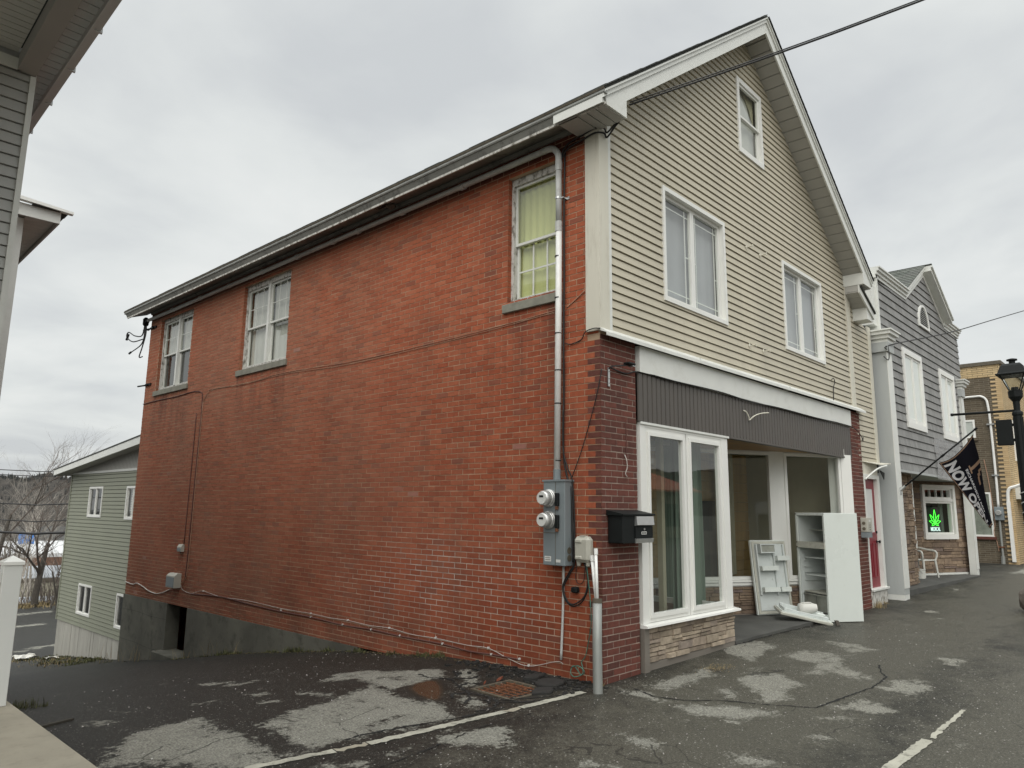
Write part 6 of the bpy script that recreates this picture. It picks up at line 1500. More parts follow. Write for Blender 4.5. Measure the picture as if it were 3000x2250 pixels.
m = MB(FD); m.box(.07, .10, .062, .10, .31, dh-.07); m.box(dw-.10, dw-.07, .062, .10, .31, dh-.07); m.box(.40, .43, .062, .095, .31, dh-.07); m.build('shelf_support', 'fridge_in', FDo, bevel=.006)
m = MB(FD); m.box(.07, dw-.07, .062, .12, .07, .30); 
for (u0, u1, z) in ((.10, .42, .70), (.10, .40, .36), (.43, .62, .36), (.42, .66, .86)):
    m = MB(FD); m.box(u0, u1, .062, .17, z, z+.012); m.box(u0, u1, .158, .17, z+.012, z+.075); m.box(u0, u0+.01, .062, .158, z+.012, z+.075); m.box(u1-.01, u1, .062, .158, z+.012, z+.075)
    m.build('door_shelf', 'fridge', FDo)
m = MB(FD); rect_frame(m, .11, .40, .98, 1.13, .018, .062, .17); m.build('butter_box', 'fridge_in', FDo)
m = MB(FD); m.box(.128, .382, .15, .156, 1.0, 1.11); m.build('butter_flap', 'drawer', FDo)
m = MB(FD)
for u, zz in ((.345, (.55, .87)), (.60, (.52, .63, .74, 1.0, 1.09))):
    for z in zz: m.box(u, u+.014, .062, .075, z, z+.03)
m.build('shelf_peg', 'fridge', FDo)

# freezer door lying tilted on the ground with a jug on it
P1, P2 = Vector((5.24, .25, .24)), Vector((5.62, -.32, .06))
ex = Vector((.48, -.62, -.165)).normalized(); ey = Vector((.80, .60, .10)); ey = (ey-ex*ey.dot(ex)).normalized(); ez = ex.cross(ey).normalized()
if ez.z < 0: ez = -ez
ZO = Vector((5.13, .33, .235))
def FZ(u, d, z): return ZO+ex*u+ey*d+ez*z
FZo = thing('fallen_door', 'white freezer door lying tilted on the pavement at the foot of the fridge', 'appliance door', tuple(ZO))
m = MB(FZ); m.box(0, .80, 0, .44, -.045, 0); m.build('shell', 'fridge_shade', FZo, bevel=.008)
m = MB(FZ); rect_frame(m, .02, .78, .02, .42, .035, 0, .012) if False else m.box(.02, .78, .02, .42, .0, .012); m.build('gasket', 'fridge', FZo)
m = MB(FZ); m.box(.06, .74, .06, .09, .012, .055); m.box(.06, .74, .35, .38, .012, .075); m.box(.06, .09, .09, .35, .012, .055); m.box(.71, .74, .09, .35, .012, .055); m.box(.09, .71, .09, .35, .012, .02); m.build('inner_tray', 'fridge_in', FZo, bevel=.004)
m = MB(FZ); m.box(.50, .72, .2, .34, .02, .075); m.build('shelf_block', 'fridge', FZo, bevel=.01)
JG = ZO+ex*.44+ey*.20+ez*.105
jf = lambda u, d, z: JG+(ex*.8+ez*.25).normalized()*u+ey*d+(ez*.9-ex*.2).normalized()*z
m = MB(jf); m.lathe([(.05, -.14), (.085, -.13), (.10, -.06), (.095, 0), (.08, .07), (.066, .11), (.06, .13), (.062, .14)], (0, 0, 0), 'u', 18)
JGo = thing('plastic_jug', 'white plastic jug lying on its side on the fallen freezer door', 'jug', tuple(JG)); m.build('jug_body', 'plastic_white', JGo, smooth=True)
m = MB(jf); m.tube(catmull([(-.09, 0, .07), (-.06, -.03, .095), (.03, -.03, .095), (.08, 0, .06)], 5), .011, 6); m.build('jug_handle', 'plastic_white', JGo, smooth=True)
def scrap(x, y, s_, lab, seed, mat='paper'):
    rng = random.Random(seed); m = MB(); idx = []
    for j in range(5):
        row = []
        for i in range(5): row.append(m.pt((x+(i-2)*s_*.5+rng.uniform(-.2, .2)*s_, y+(j-2)*s_*.35+rng.uniform(-.2, .2)*s_, gz(x, y)+.06*(1 if y > -.05 and x > 2.9 else 0)*.7+.012+rng.random()*s_*.45)))
        idx.append(row)
    for j in range(4):
        for i in range(4): m.fc.append([idx[j][i], idx[j][i+1], idx[j+1][i+1], idx[j+1][i]])
    tag(m.build('paper_scrap', mat, loc=(x, y, 0)), lab, 'litter')
scrap(5.60, -.02, .10, 'crumpled white paper scrap on the ground before the fallen freezer door', 3)
scrap(.55, 19.3, .18, 'white plastic sheet scrap lying by the green house corner', 5)
scrap(.2, 20.6, .30, 'long pale scrap of plastic sheet in the grass left of the green house', 6)
m = MB(); m.prism([(5.60, -.34, .05), (5.66, -.37, .05), (5.68, -.34, .05), (5.63, -.31, .05)], (.0, .02, .07)); tag(m.build('wood_wedge', 'bark', loc=(5.65, -.36, .05)), 'small grey wedge propping the fallen freezer door', 'wedge')

# ================================================================== drain grate, plank, chips
DG = thing('storm_drain', 'rusty square storm drain grate set in the broken pavement by the brick wall', 'storm drain', (-.77, .57, 0))
gz0 = -.018
def FQ(u, d, z): return Vector((-1.06, .285, gz0))+Vector((.985*.58, .0, 0))*u+Vector((.0, .59, .0))*d+Vector((.03*d, 0, z))
m = MB(FQ); rect = ((0, 1, 0, .06), (0, 1, .94, 1), (0, .06, .06, .94), (.94, 1, .06, .94))
for a, b, c, d in rect: m.box(a, b, c, d, -.02, .012)
m.build('frame', 'iron', DG)
m = MB(FQ)
for k in range(1, 7): m.box(k/7-.010, k/7+.010, .06, .94, -.03, .004)
for k in range(1, 5): m.box(.06, .94, k/5-.008, k/5+.008, -.031, .003)
m.build('grille', 'rust', DG)
m = MB(FQ); m.box(.05, .95, .05, .95, -.034, -.029); m.build('pit', 'void', DG)
m = MB(); m.prism([(-4.36, 2.53, gz(-4.3, 2.5)+.003), (-4.30, 2.49, gz(-4.3, 2.5)+.003), (-4.04, 2.60, gz(-4.05, 2.6)+.003), (-4.05, 2.63, gz(-4.05, 2.6)+.003)], (0, 0, .018)); tag(m.build('wood_plank', 'wood_debris', loc=(-4.2, 2.55, 0)), 'thin dark wet board lying on the asphalt near the porch slab', 'board')
for k, (x, y, s_, lab) in enumerate(((-.55, .93, .06, 'larger curled red brick flake behind the drain'), (-.78, .92, .028, 'small red brick flake left of the larger one behind the drain'), (-.12, -.03, .05, 'brick chip at the foot of the dark brick corner'))):
    m = MB(); rng = random.Random(k); m.prism([(x-s_, y-.01, gz(x, y)-.015), (x, y-s_*.35, gz(x, y)-.0), (x+s_, y+.01, gz(x, y)+.0), (x, y+s_*.3, gz(x, y)-.01)], (.005, 0, .022)); tag(m.build('brick_chip', 'brick_chip', loc=(x, y, 0)), lab, 'brick chip')

# ================================================================== white chair and bucket in the recess
CHB = Vector((14.25, .62, .225)); cs = 1.0
def FC(u, d, z): return CHB+Vector((.94, -.34, 0))*u+Vector((.34, .94, 0))*d+Vector((0, 0, z))
CH = thing('plastic_chair', 'white plastic garden armchair in the stone entrance of the grey shop', 'chair', tuple(CHB))
m = MB(FC); m.box(-.25, .25, -.25, .22, .40, .425); m.build('seat', 'plastic_white', CH, bevel=.01)
for (u, d) in ((-.24, -.24), (.24, -.24), (-.22, .22), (.22, .22)):
    m = MB(FC); m.tube([(u*1.1, d*1.1, 0), (u*.96, d*.96, .41)], [.02, .028], 6); m.build('leg', 'plastic_white', CH)
m = MB(FC)
for k in range(6): m.box(-.21+k*.072, -.165+k*.072, .21, .235, .43, .82)
m.box(-.25, .25, .205, .24, .80, .86); m.build('backrest', 'plastic_white', CH)
for s_ in (-1, 1):
    m = MB(FC); m.tube(catmull([(s_*.25, -.22, .41), (s_*.28, -.25, .52), (s_*.28, -.22, .63), (s_*.28, 0, .66), (s_*.27, .22, .70)], 5), .024, 7); m.build('armrest', 'plastic_white', CH, smooth=True)
m = MB(); m.lathe([(.10, 0), (.115, .20), (.122, .205), (.122, .22), (.105, .22), (.10, .05)], (13.75, .52, .225), 'z', 16)
BK = thing('paint_bucket', 'small white paint bucket under the plastic chair', 'bucket', (13.75, .52, .225)); m.build('bucket', 'plastic_white', BK)
m = MB(); m.tube([(13.75+.125*math.cos(a), .52-.03-.06*math.sin(a), .225+.2-.1*math.sin(a)) for a in [k*math.pi/8 for k in range(9)]], .004, 5); m.build('bail_handle', 'metal', BK)

# ================================================================== flag on its pole
FLG = thing('flag', 'black NOW OPEN flag with tan border on an angled pole from the white column', 'flag', (9.78, -.25, 2.25))
pb0, pb1 = Vector((9.80, -.26, 2.24)), Vector((9.88, -1.66, 3.40))
m = MB(); m.tube([tuple(pb0), tuple(pb1)], .016, 8); m.build('pole', 'black', FLG, smooth=True)
m = MB(); m.tube([tuple(pb0.lerp(pb1, .54)), tuple(pb0.lerp(pb1, .58))], .022, 8); m.tube([tuple(pb0.lerp(pb1, .965)), tuple(pb1)], .022, 8); m.build('pole_joint', 'black', FLG)
m = MB(); m.box(9.75, 9.85, -.262, -.245, 2.14, 2.28); m.tube([(9.80, -.25, 2.22), tuple(pb0.lerp(pb1, .06))], .026, 8); m.build('bracket', 'metal', FLG)
# cloth: (s along the fly 0..1.45 m, t across the hoist 0..0.86 m); measured hang of the two long edges
XF = 9.86
def edge(pts, s):
    k = min(int(s*(len(pts)-1)), len(pts)-2); f = s*(len(pts)-1)-k; a, b = pts[k], pts[k+1]
    return (a[0]+(b[0]-a[0])*f, a[1]+(b[1]-a[1])*f)
Ledge = [(-.961, 2.753), (-1.12, 2.49), (-1.275, 2.24), (-1.43, 1.985), (-1.58, 1.74), (-1.721, 1.503)]
Redge = [(-1.578, 3.28), (-1.645, 2.86), (-1.67, 2.53), (-1.69, 2.20), (-1.72, 1.88), (-1.762, 1.575)]
def cloth(s, t):
    """s 0..1 down the fly, t 0..1 from the left long edge to the pole tip edge"""
    a, b = edge(Ledge, s), edge(Redge, s)
    y = a[0]+(b[0]-a[0])*t; z = a[1]+(b[1]-a[1])*t
    sag = .12*math.sin(math.pi*t)*(1-s)**3
    z -= sag
    full = .86; have = math.hypot(b[0]-a[0], b[1]-a[1])
    x = XF+.07*(1-have/full)*math.sin(t*5.2+s*2.2)*t+.035*math.sin(t*9+s*3)*t+.03*math.sin(s*5)
    return Vector((x, y, z))
def fm(name, cells, mat, off=0.0):
    m = MB(); 
    for (s0, s1, t0, t1, ns, ntt) in cells:
        idx = [[None]*(ntt+1) for _ in range(ns+1)]
        for i in range(ns+1):
            for j in range(ntt+1):
                s, t = s0+(s1-s0)*i/ns, t0+(t1-t0)*j/ntt; p = cloth(s, t); m.v.append(p+Vector((-off, -off*.3, 0))); idx[i][j] = len(m.v)-1
        for i in range(ns):
            for j in range(ntt): m.fc.append([idx[i][j], idx[i+1][j], idx[i+1][j+1], idx[i][j+1]])
    return m.build(name, mat, FLG, smooth=True)
fm('cloth', [(0, 1, 0, 1, 60, 40)], 'flag')
fm('border', [(.0, 1, .018, .04, 60, 1), (.975, .985, .04, 1, 1, 30), (.008, .02, .04, 1, 1, 40)], 'flag_trim', .004)
def flag_text(s, size, s0, s1, t0, offset, name, mat):
    m = MB(); vs, fs = text_mesh(s, size, offset)
    xs_ = [v[0] for v in vs]; x0_, x1_ = min(xs_), max(xs_)
    # refine so the letters follow the folds
    me = bpy.data.meshes.new('t'); me.from_pydata(vs, [], fs); bm = bmesh.new(); bm.from_mesh(me); bmesh.ops.triangulate(bm, faces=bm.faces)
    for _ in range(3):
        long = [e_ for e_ in bm.edges if e_.calc_length() > .035]
        if long: bmesh.ops.subdivide_edges(bm, edges=long, cuts=1); bmesh.ops.triangulate(bm, faces=bm.faces)
    bm.verts.index_update()
    for v in bm.verts:
        t = t0+v.co.y/.86; s_ = s0+(v.co.x-x0_)/(x1_-x0_)*(s1-s0)
        m.v.append(cloth(min(.999, max(0, s_)), min(1, t))+Vector((-.005, -.0015, 0)))
    m.fc = [[v.index for v in f.verts] for f in bm.faces]; bm.free(); bpy.data.meshes.remove(me)
    return m.build(name, mat, FLG)
flag_text('NOW OPEN.', .43, .05, .965, .08, .018, 'slogan', 'flag_text')
flag_text('RICHARDSON REN', .095, .22, .80, .52, .0016, 'company_name', 'flag_text')
fm('emblem', [(.20, .31, .64, .68, 4, 3), (.235, .275, .68, 1.0, 3, 12), (.33, .36, .88, 1.0, 3, 6), (.36, .40, .82, .93, 3, 4), (.40, .50, .80, .87, 6, 3)], 'flag_trim', .004)

# ================================================================== street lamp with boulders
LX, LY = 9.215, -2.42
SLp = thing('street_lamp', 'dark green old-style street lamp with lantern head and side banner arm at right edge', 'street lamp', (LX, LY, .5))
m = MB(); m.lathe([(.17, .42), (.17, .52), (.13, .56), (.12, .75), (.10, .85), (.085, 1.05), (.075, 1.1), (.072, 3.5), (.085, 3.52), (.085, 3.56), (.05, 3.60), (.055, 3.78)], (LX, LY, 0), 'z', 12); m.build('post', 'black', SLp)
m = MB()
for k in range(8):
    a = 2*math.pi*k/8; m.tube([(LX+.072*math.cos(a), LY+.072*math.sin(a), 1.15), (LX+.072*math.cos(a), LY+.072*math.sin(a), 3.48)], .010, 4)
m.build('fluting', 'black', SLp)
def fr_ring(z, r_): return [(LX+sx_*r_, LY+sy_*r_, z) for sx_, sy_ in ((-1, -1), (1, -1), (1, 1), (-1, 1))]
m = MB(); m.lathe([(.055, 3.76), (.11, 3.84), (.115, 3.95), (.06, 3.97), (.055, 4.02)], (LX, LY, 0), 'z', 8); m.build('lantern_base', 'black', SLp)
m = MB()
for a, b in zip(fr_ring(3.95, .075), fr_ring(4.24, .185)): m.tube([a, b], .012, 4)
m.build('lantern_bar', 'black', SLp)
m = MB(); q0, q1 = fr_ring(3.95, .072), fr_ring(4.24, .18)
for k in range(4): m.poly([q0[k], q0[(k+1) % 4], q1[(k+1) % 4], q1[k]])
m.build('lantern_glass', 'glass', SLp)
m = MB(); lv = [(4.225, .235), (4.25, .245), (4.27, .21), (4.40, .165), (4.44, .13)]; prev = None
for z, r_ in lv:
    ring = [m.pt(p) for p in fr_ring(z, r_)]
    if prev: 
        for k in range(4): m.fc.append([prev[k], prev[(k+1) % 4], ring[(k+1) % 4], ring[k]])
    else: m.fc.append(ring[::-1])
    prev = ring
m.fc.append(prev); m.build('lantern_roof', 'black', SLp, bevel=.004)
m = MB(); m.lathe([(.05, 4.44), (.05, 4.50), (.085, 4.505), (.085, 4.53), (.03, 4.545)], (LX, LY, 0), 'z', 10); m.build('finial', 'black', SLp)
m = MB(); m.tube([(LX, LY, 3.60), (LX-.01, LY+1.02, 3.60)], .022, 8); m.tube([(LX-.01, LY+1.0, 3.60), (LX-.01, LY+1.04, 3.60)], .028, 8); m.build('banner_arm', 'black', SLp, smooth=True)
m = MB(); m.box(LX-.10, LX-.02, LY+.09, LY+.33, 2.98, 3.44); m.build('speaker', 'black', SLp, bevel=.01)
m = MB(); m.box(LX-.03, LX+.0, LY+.03, LY+.12, 3.05, 3.10); m.box(LX-.03, LX+.0, LY+.03, LY+.12, 3.32, 3.37); m.build('speaker_bracket', 'black', SLp)
m = MB(); pts = []
for k in range(140):
    a = k*.35; z = .9+k*(2.2-.9)/139*1.0; pts.append((LX+.085*math.cos(a), LY+.085*math.sin(a), z))
m.tube(pts, .009, 5)
tag(m.build('string_light_cable', 'conduit', loc=(LX, LY, 1), smooth=True), 'grey light string cable wound round the street lamp post', 'cable')
def boulder(x, y, r_, h, lab, seed):
    rng = random.Random(seed); bm = bmesh.new(); bmesh.ops.create_icosphere(bm, subdivisions=3, radius=1)
    dirs = [Vector((rng.gauss(0, 1), rng.gauss(0, 1), rng.gauss(0, 1))).normalized() for _ in range(14)]
    z0 = gz(x, y)
    for v in bm.verts:
        n = v.co.normalized(); k = 1.0
        for d in dirs: 
            q = n.dot(d)
            if q > .78: k -= (q-.78)*.9
        v.co = Vector((n.x*r_*k, n.y*r_*k, max(-.1, n.z*h*.55*k+h*.45)))
    me = bpy.data.meshes.new('boulder'); bm.to_mesh(me); bm.free(); me.materials.append(M['rock'])
    o = bpy.data.objects.new('boulder', me); COL.objects.link(o); o.location = (x, y, z0); return tag(o, lab, 'boulder', 'boulders round the lamp post')
boulder(LX+.34, LY+.12, .26, .44, 'taller brown boulder behind the foot of the street lamp', 1)
boulder(LX+.13, LY-.24, .27, .40, 'front grey boulder at the foot of the street lamp', 2)
boulder(LX+.35, LY-.35, .32, .44, 'far side boulder at the foot of the street lamp', 3)

# ================================================================== plants
def tufts(name, lab, spots, mat, n, h, spread, seed, cat='grass', wide=.006):
    rng = random.Random(seed); m = MB()
    for (x, y, s_) in spots:
        for _ in range(int(n*s_)):
            px, py = x+rng.gauss(0, spread*s_), y+rng.gauss(0, spread*s_); 
            if px > -.02 and py > -.02 and py < 12.9: px = -.02-abs(rng.gauss(0, .02))
            z = gz(px, py)-.01; a = rng.uniform(0, 6.28); hh = h*rng.uniform(.4, 1.2)*s_; lean = rng.uniform(.1, .9)*hh
            w = wide*rng.uniform(.6, 1.4); c, q = math.cos(a), math.sin(a)
            b0 = m.pt((px-q*w, py+c*w, z)); b1 = m.pt((px+q*w, py-c*w, z)); m0 = m.pt((px+c*lean*.4-q*w*.7, py+q*lean*.4+c*w*.7, z+hh*.6)); m1 = m.pt((px+c*lean*.4+q*w*.7, py+q*lean*.4-c*w*.7, z+hh*.6)); t = m.pt((px+c*lean, py+q*lean, z+hh))
            m.fc += [[b0, b1, m1, m0], [m0, m1, t]]
    tag(m.build(name, mat, recalc=False), lab, cat, kind='stuff')
rng = random.Random(77)
tufts('wall_weeds', 'green weeds and dead leaves growing along the foot of the brick wall', [(-.06, 2.3+k*.17+rng.uniform(-.05, .05), rng.uniform(.3, 1.25)) for k in range(34) if rng.random() < .75], 'grass', 44, .075, .06, 1, wide=.007)
tufts('wall_weeds', 'weedy grass along the far concrete foundation', [(-.08-rng.random()*.25, 7.2+k*.2+rng.uniform(-.2, .2), rng.uniform(.3, 1.0)) for k in range(28) if rng.random() < .45], 'grass', 26, .07, .10, 2)
tufts('dry_weeds', 'dry straw coloured stalks by the crawlspace opening', [(-.15, 8.3, 1), (-.2, 9.2, 1), (-.15, 10.9, 1.2), (-.2, 11.8, 1.4), (-.3, 12.6, 1.3), (-.15, 7.4, .8)], 'dry_grass', 12, .30, .12, 3, wide=.003)
tufts('yard_grass', 'patch of weedy grass along the foot of the green house', [(.95-rng.random()*.9, 16.3+k*.09, rng.uniform(.3, 1.1)) for k in range(48) if rng.random() < .8], 'grass', 46, .07, .18, 4, wide=.014)
tufts('yard_grass', 'dry tufts in the grass at the green house corner', [(.6-rng.random()*.7, 17+k*.4, 1) for k in range(10)], 'dry_grass', 30, .08, .25, 5, wide=.01)
tufts('asphalt_tuft', 'small straw tuft growing from the asphalt near the white post', [(-4.12, 3.85, 1), (-4.2, 3.95, .7), (-4.0, 3.75, .5)], 'grass', 90, .10, .09, 6, wide=.004)
tufts('door_weeds', 'dead grass tuft at the foot of the white step by the red door', [(8.45, -.08, 1), (8.6, -.05, .8), (9.0, -.05, .6)], 'dry_grass', 60, .14, .06, 7, wide=.004)
tufts('bank_grass', 'strip of dry brown grass at the far edge of the lower yard', [(x_*.5, 38+rng.uniform(-.5, 1.0), 2) for x_ in range(-6, 26)], 'dry_grass', 55, .09, .35, 8, wide=.03)
m = MB()
rng = random.Random(99)
for _ in range(420):
    x, y = -abs(rng.gauss(.0, .12))-.01, rng.uniform(1.2, 8.0); s_ = rng.uniform(.008, .02); z = gz(x, y)
    a = rng.uniform(0, 3); m.poly([(x-s_, y, z+.004), (x, y-s_*.6, z+.006+s_*.4), (x+s_, y+.3*s_, z+.005), (x, y+s_*.6, z+.008)])
tag(m.build('leaf_litter', 'dry_grass', recalc=False), 'brown leaf litter along the foot of the brick wall', 'leaf litter', kind='stuff')

def flecks():
    rng = random.Random(15); m = MB()
    for _ in range(220):
        x, y = 1.49+rng.gauss(0, .11), -.48+rng.gauss(0, .07); s_ = rng.uniform(.006, .016); z = gz(x, y)+.008; a = rng.uniform(0, 3)
        m.poly([(x-s_, y, z), (x, y-s_*.5, z+.003), (x+s_, y, z), (x, y+s_*.5, z+.002)])
    tag(m.build('sawdust', 'dry_grass', recalc=False), 'small scatter of pale yellow sawdust in front of the stone base', 'sawdust', kind='stuff')
flecks()
def tree(label, base, h, seed, trunk_mat, lean=(0, 0), r0=.16, levels=5, spread=.55, group='bare trees beyond the lower yard', multi=1):
    rng = random.Random(seed); T = thing('bare_tree', label, 'tree', base, group)
    tm, bm_ = MB(), MB()
    def grow(p, d, ln, r_, lv, mb):
        n = 4; pts = [tuple(p)]; rr = [r_]; q = Vector(p); dd = Vector(d)
        for k in range(n):
            dd = (dd+Vector((rng.gauss(0, .10), rng.gauss(0, .10), rng.gauss(.02, .07)))).normalized(); q = q+dd*ln/n; pts.append(tuple(q)); rr.append(r_*(1-.45*(k+1)/n))
        mb.tube(pts, rr, 6 if lv == 0 else (4 if lv < 3 else 3), caps=False)
        if lv < levels:
            k = 3 if lv == 0 else rng.choice((3, 4))
            for i in range(k):
                f = rng.uniform(.35, 1.0) if i else 1.0; j = min(n, max(1, int(f*n))); st = Vector(pts[j])
                ax = Vector((rng.gauss(0, 1), rng.gauss(0, 1), rng.gauss(0, .4))).normalized()
                nd = (dd+ax*spread*rng.uniform(.6, 1.3)).normalized(); nd.z = abs(nd.z)*.7+.12 if lv < 3 else nd.z
                grow(st, nd.normalized(), ln*rng.uniform(.55, .78), rr[j]*rng.uniform(.55, .8), lv+1, bm_)
    for s_ in range(multi):
        d0 = Vector((lean[0]+rng.gauss(0, .12)*(multi > 1), lean[1]+rng.gauss(0, .12)*(multi > 1), 1)).normalized()
        grow(Vector(base)+Vector((rng.uniform(-.2, .2), rng.uniform(-.2, .2), 0))*(multi > 1), d0, h*.42, r0, 0, tm)
    tm.build('trunk', trunk_mat, T, smooth=True, recalc=False); bm_.build('crown', trunk_mat if trunk_mat == 'birch' else 'twig', T, recalc=False)
def polar(px_az, dist): a = R(px_az); return CAM.x+dist*math.sin(a), CAM.y+dist*math.cos(a)
TR = [('dark forked tree with thick trunk just left of the green house', 14.7, 43.5, 7.5, 31, 'bark', (-.03, 0), .17, 1),
      ('tall pale birch leaning left beyond the white post', 13.2, 50, 9.5, 5, 'birch', (.12, 0), .08, 2),
      ('bare tree rising behind the green house roof', 16.4, 56, 12, 44, 'bark', (.0, 0), .12, 1),
      ('bare tree cut by the left edge of the photo', 11.9, 44, 11, 12, 'bark', (-.03, 0), .13, 1),
      ('pale thin birch leaning right behind the dark forked tree', 14.0, 52, 9.0, 14, 'birch', (.16, 0), .07, 2),
      ('small many stemmed bush tree at the corner of the green house', 15.7, 41.5, 4.5, 17, 'bark', (.0, 0), .06, 4),
      ('slender bare tree between the birch and the dark forked tree', 13.7, 58, 10.5, 21, 'birch', (.02, 0), .07, 3),
      ('low tangled sapling clump behind the white post', 12.9, 42, 4.2, 25, 'bark', (.05, 0), .05, 5)]
for lab, az, ds, h, seed, mt, ln_, r0, mu in TR:
    x, y = polar(az, ds); tree(lab, (x, y, gz(x, y)-.1), h, seed, mt, ln_, r0, 5 if h > 6 else 4, .55, multi=mu)
def brush():
    rng = random.Random(6); m = MB()
    for _ in range(900):
        az = rng.uniform(10.5, 18); ds = rng.uniform(43.5, 62); x, y = polar(az, ds); z = gz(x, y)
        h = rng.uniform(.5, 2.2); a = rng.uniform(0, 6.28); l = rng.uniform(0, .6)*h
        m.tube([(x, y, z-.1), (x+math.cos(a)*l*.4, y+math.sin(a)*l*.4, z+h*.6), (x+math.cos(a)*l, y+math.sin(a)*l, z+h)], [.02, .013, .006], 3, caps=False)
    tag(m.build('undergrowth', 'twig', recalc=False), 'tangle of bare brown undergrowth on the bank beyond the yard', 'undergrowth', kind='stuff')
brush()

# far buildings below the bank, the wires and the hill
def far_block(label, name, az0, az1, d0, ztop, zbot, roof, wall, band=None, depth=16, cat='building'):
    T = thing(name, label, cat, (*polar((az0+az1)/2, d0), zbot), 'low flat-roofed buildings in the valley')
    p0, p1 = polar(az0, d0), polar(az1, d0); q0, q1 = polar(az0, d0+depth), polar(az1, d0+depth)
    m = MB(); m.prism([(p0[0], p0[1], zbot), (p1[0], p1[1], zbot), (q1[0], q1[1], zbot), (q0[0], q0[1], zbot)], (0, 0, ztop-zbot-.3)); m.build('walls', wall, T)
    m = MB(); m.prism([(p0[0], p0[1], ztop-.3), (p1[0], p1[1], ztop-.3), (q1[0], q1[1], ztop-.3), (q0[0], q0[1], ztop-.3)], (0, 0, .3)); m.build('flat_roof', roof, T)
    if band:
        d = Vector((p1[0]-p0[0], p1[1]-p0[1], 0)); L0 = d.length; d.normalize(); nrm = Vector((d.y, -d.x, 0))
        for (f0, f1, z0, z1, mt) in band:
            a = Vector((p0[0], p0[1], 0))+d*L0*f0+nrm*.06; b = Vector((p0[0], p0[1], 0))+d*L0*f1+nrm*.06
            m = MB(); m.prism([(a.x, a.y, z0), (b.x, b.y, z0), (b.x, b.y, z1), (a.x, a.y, z1)], tuple(-nrm*.08)); m.build('window_band' if mt == 'dark_inside' else 'eave_band', mt, T)
far_block('long brown brick building with white roof in the valley', 'flat_roofed_building', 9, 19, 74, -2.3, -9, 'roof_white', 'far_brick', depth=26)
far_block('cream building with grey roof in front of the brown brick one', 'flat_roofed_building', 9, 19, 58, -2.95, -9, 'roof_grey', 'far_cream', [(.0, 1, -3.25, -3.0, 'iron'), (.56, .60, -3.85, -3.45, 'dark_inside'), (.70, .78, -3.85, -3.4, 'dark_inside'), (.3, .36, -3.85, -3.45, 'dark_inside')], depth=11)
far_block('low grey roofed shed nearest the bank', 'flat_roofed_building', 12.2, 19, 50, -3.95, -9, 'roof_grey', 'roof_grey', [(.0, 1, -4.7, -4.45, 'iron')], depth=6)
x, y = polar(13.85, 92); m = MB(); m.box(x-.65, x+.65, y-.3, y+.5, -2.4, -1.35); m.prism([(x-.75, y-.35, -1.35), (x+.75, y-.35, -1.35), (x+.7, y+.5, -1.2), (x-.7, y+.5, -1.2)], (0, 0, .08)); tag(m.build('blue_tarp', 'tarp', loc=(x, y, -2.2), bevel=.1), 'bright blue tarp-covered stack on the white valley roof', 'tarp')
for k, (z, r_, lab) in enumerate(((3.15, .018, 'topmost thin wire across the trees beyond the yard'), (2.95, .016, 'second thin wire across the trees beyond the yard'), (1.78, .025, 'third wire across the trees beyond the yard'), (1.11, .022, 'fourth thin wire across the trees beyond the yard'), (.62, .05, 'lowest and thickest cable across the trees beyond the yard'))):
    a = Vector((1.48, 31.6, z)); b = Vector((3.36, 29.5, z)); d = b-a
    tube_thing('distant_wire', lab, 'wire', F_WORLD, [tuple(a-d*5+Vector((0, 0, .5))), tuple(a), tuple(b), tuple(b+d*4+Vector((0, 0, .5)))], r_, 'rubber', n=5, group='wires behind the green house')
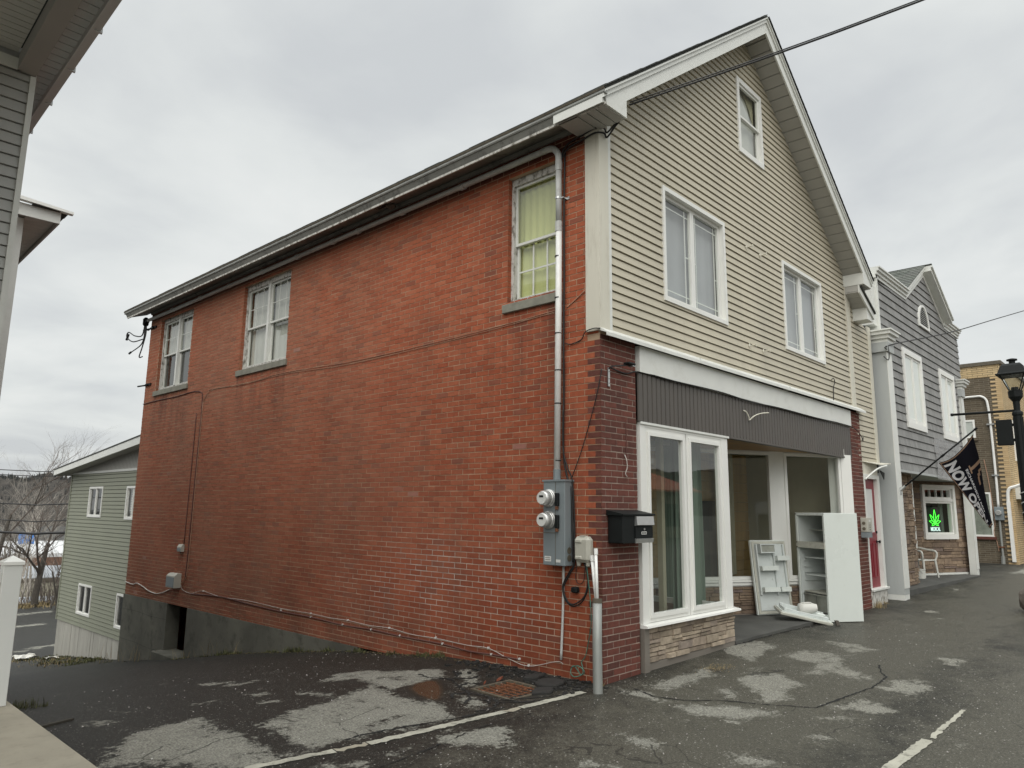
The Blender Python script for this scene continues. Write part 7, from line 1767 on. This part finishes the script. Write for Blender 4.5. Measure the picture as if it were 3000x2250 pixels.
def hill(name, d0, ridge, az0, az1, zb_, seed, n=220, conif=True):
    rng = random.Random(seed); m = MB(); rows = []
    lv = 9
    for i in range(n+1):
        az = az0+(az1-az0)*i/n; zt = ridge(az); row = []
        for j in range(lv+1):
            t = j/lv; d = d0+t*d0*.35; x, y = polar(az, d); z = zb_+(zt-zb_)*(t**.8)+rng.uniform(-.8, .8)*(.3+t)
            row.append(m.pt((x, y, z)))
        rows.append(row)
    for i in range(n):
        for j in range(lv): m.fc.append([rows[i][j], rows[i+1][j], rows[i+1][j+1], rows[i][j+1]])
    struct(m.build(name, 'hill', smooth=False))
    if conif:
        m = MB()
        for _ in range(2600):
            az = rng.uniform(az0, az1); t = rng.uniform(.9, 1.0) if rng.random() < .8 else rng.uniform(.2, .9); d = d0+t*d0*.35; x, y = polar(az, d); z = zb_+(ridge(az)-zb_)*t**.8; h = rng.uniform(1.5, 3.8)*d0/450; r_ = h*.2
            m.lathe([(r_, -h*.25), (r_*.6, h*.3), (.05, h*.8)], (x, y, z), 'z', 5)
        tag(m.build('ridge_conifers', 'far_fir', recalc=False), 'far off dark conifers along the hill ridge', 'woods', kind='stuff')
hill('hill', 430, lambda a: 21+2.2*math.sin(a*.9)+1.2*math.sin(a*2.7)-.9*max(0, a-13), -8, 40, -12, 3)
# across the street (seen in the shop windows)
hill('wooded_hill', 260, lambda a: 24+5*math.sin(a*.05)+2*math.sin(a*.3), 75, 290, -2, 9, n=260, conif=False)
OP = thing('orange_roof_building', 'low building with an orange metal roof across the street, mirrored in the shop windows', 'building', (26, -18, 0))
m = MB(); m.box(18, 34, -26, -18, -1, 2.9); m.build('walls', 'far_cream', OP)
m = MB(); m.prism([(17.5, -17.5, 2.9), (34.5, -17.5, 2.9), (34.5, -22, 4.4), (17.5, -22, 4.4)], (0, 0, .1)); m.prism([(17.5, -22, 4.4), (34.5, -22, 4.4), (34.5, -26.5, 2.9), (17.5, -26.5, 2.9)], (0, 0, .1)); m.build('roof', 'orange_roof', OP)
m = MB(); 
for k in range(5): m.box(19+k*3, 20.4+k*3, -18.0, -17.96, .9, 2.2)
m.build('window', 'dark_inside', OP)
OW = thing('grey_building_opposite', 'two-storey grey building with a white door across the street, mirrored in the windows', 'building', (10, -17, 0))
m = MB(); m.box(4, 16, -26, -17, -1, 5.2); m.build('walls', 'siding_beige', OW)
m = MB(); m.prism([(3.6, -16.6, 5.2), (16.4, -16.6, 5.2), (16.4, -26.4, 5.2), (3.6, -26.4, 5.2)], (0, 0, .4)); m.build('roof', 'shingle', OW)
m = MB(); m.box(8, 9.1, -17, -16.94, 0, 2.2); m.build('door', 'white_frame', OW)
for x in (5, 11, 13.5):
    m = MB(); m.box(x, x+1.3, -17, -16.95, 1.0, 2.3); m.build('window', 'dark_inside', OW); m = MB(); m.box(x, x+1.3, -17, -16.95, 3.4, 4.6); m.build('window', 'dark_inside', OW)
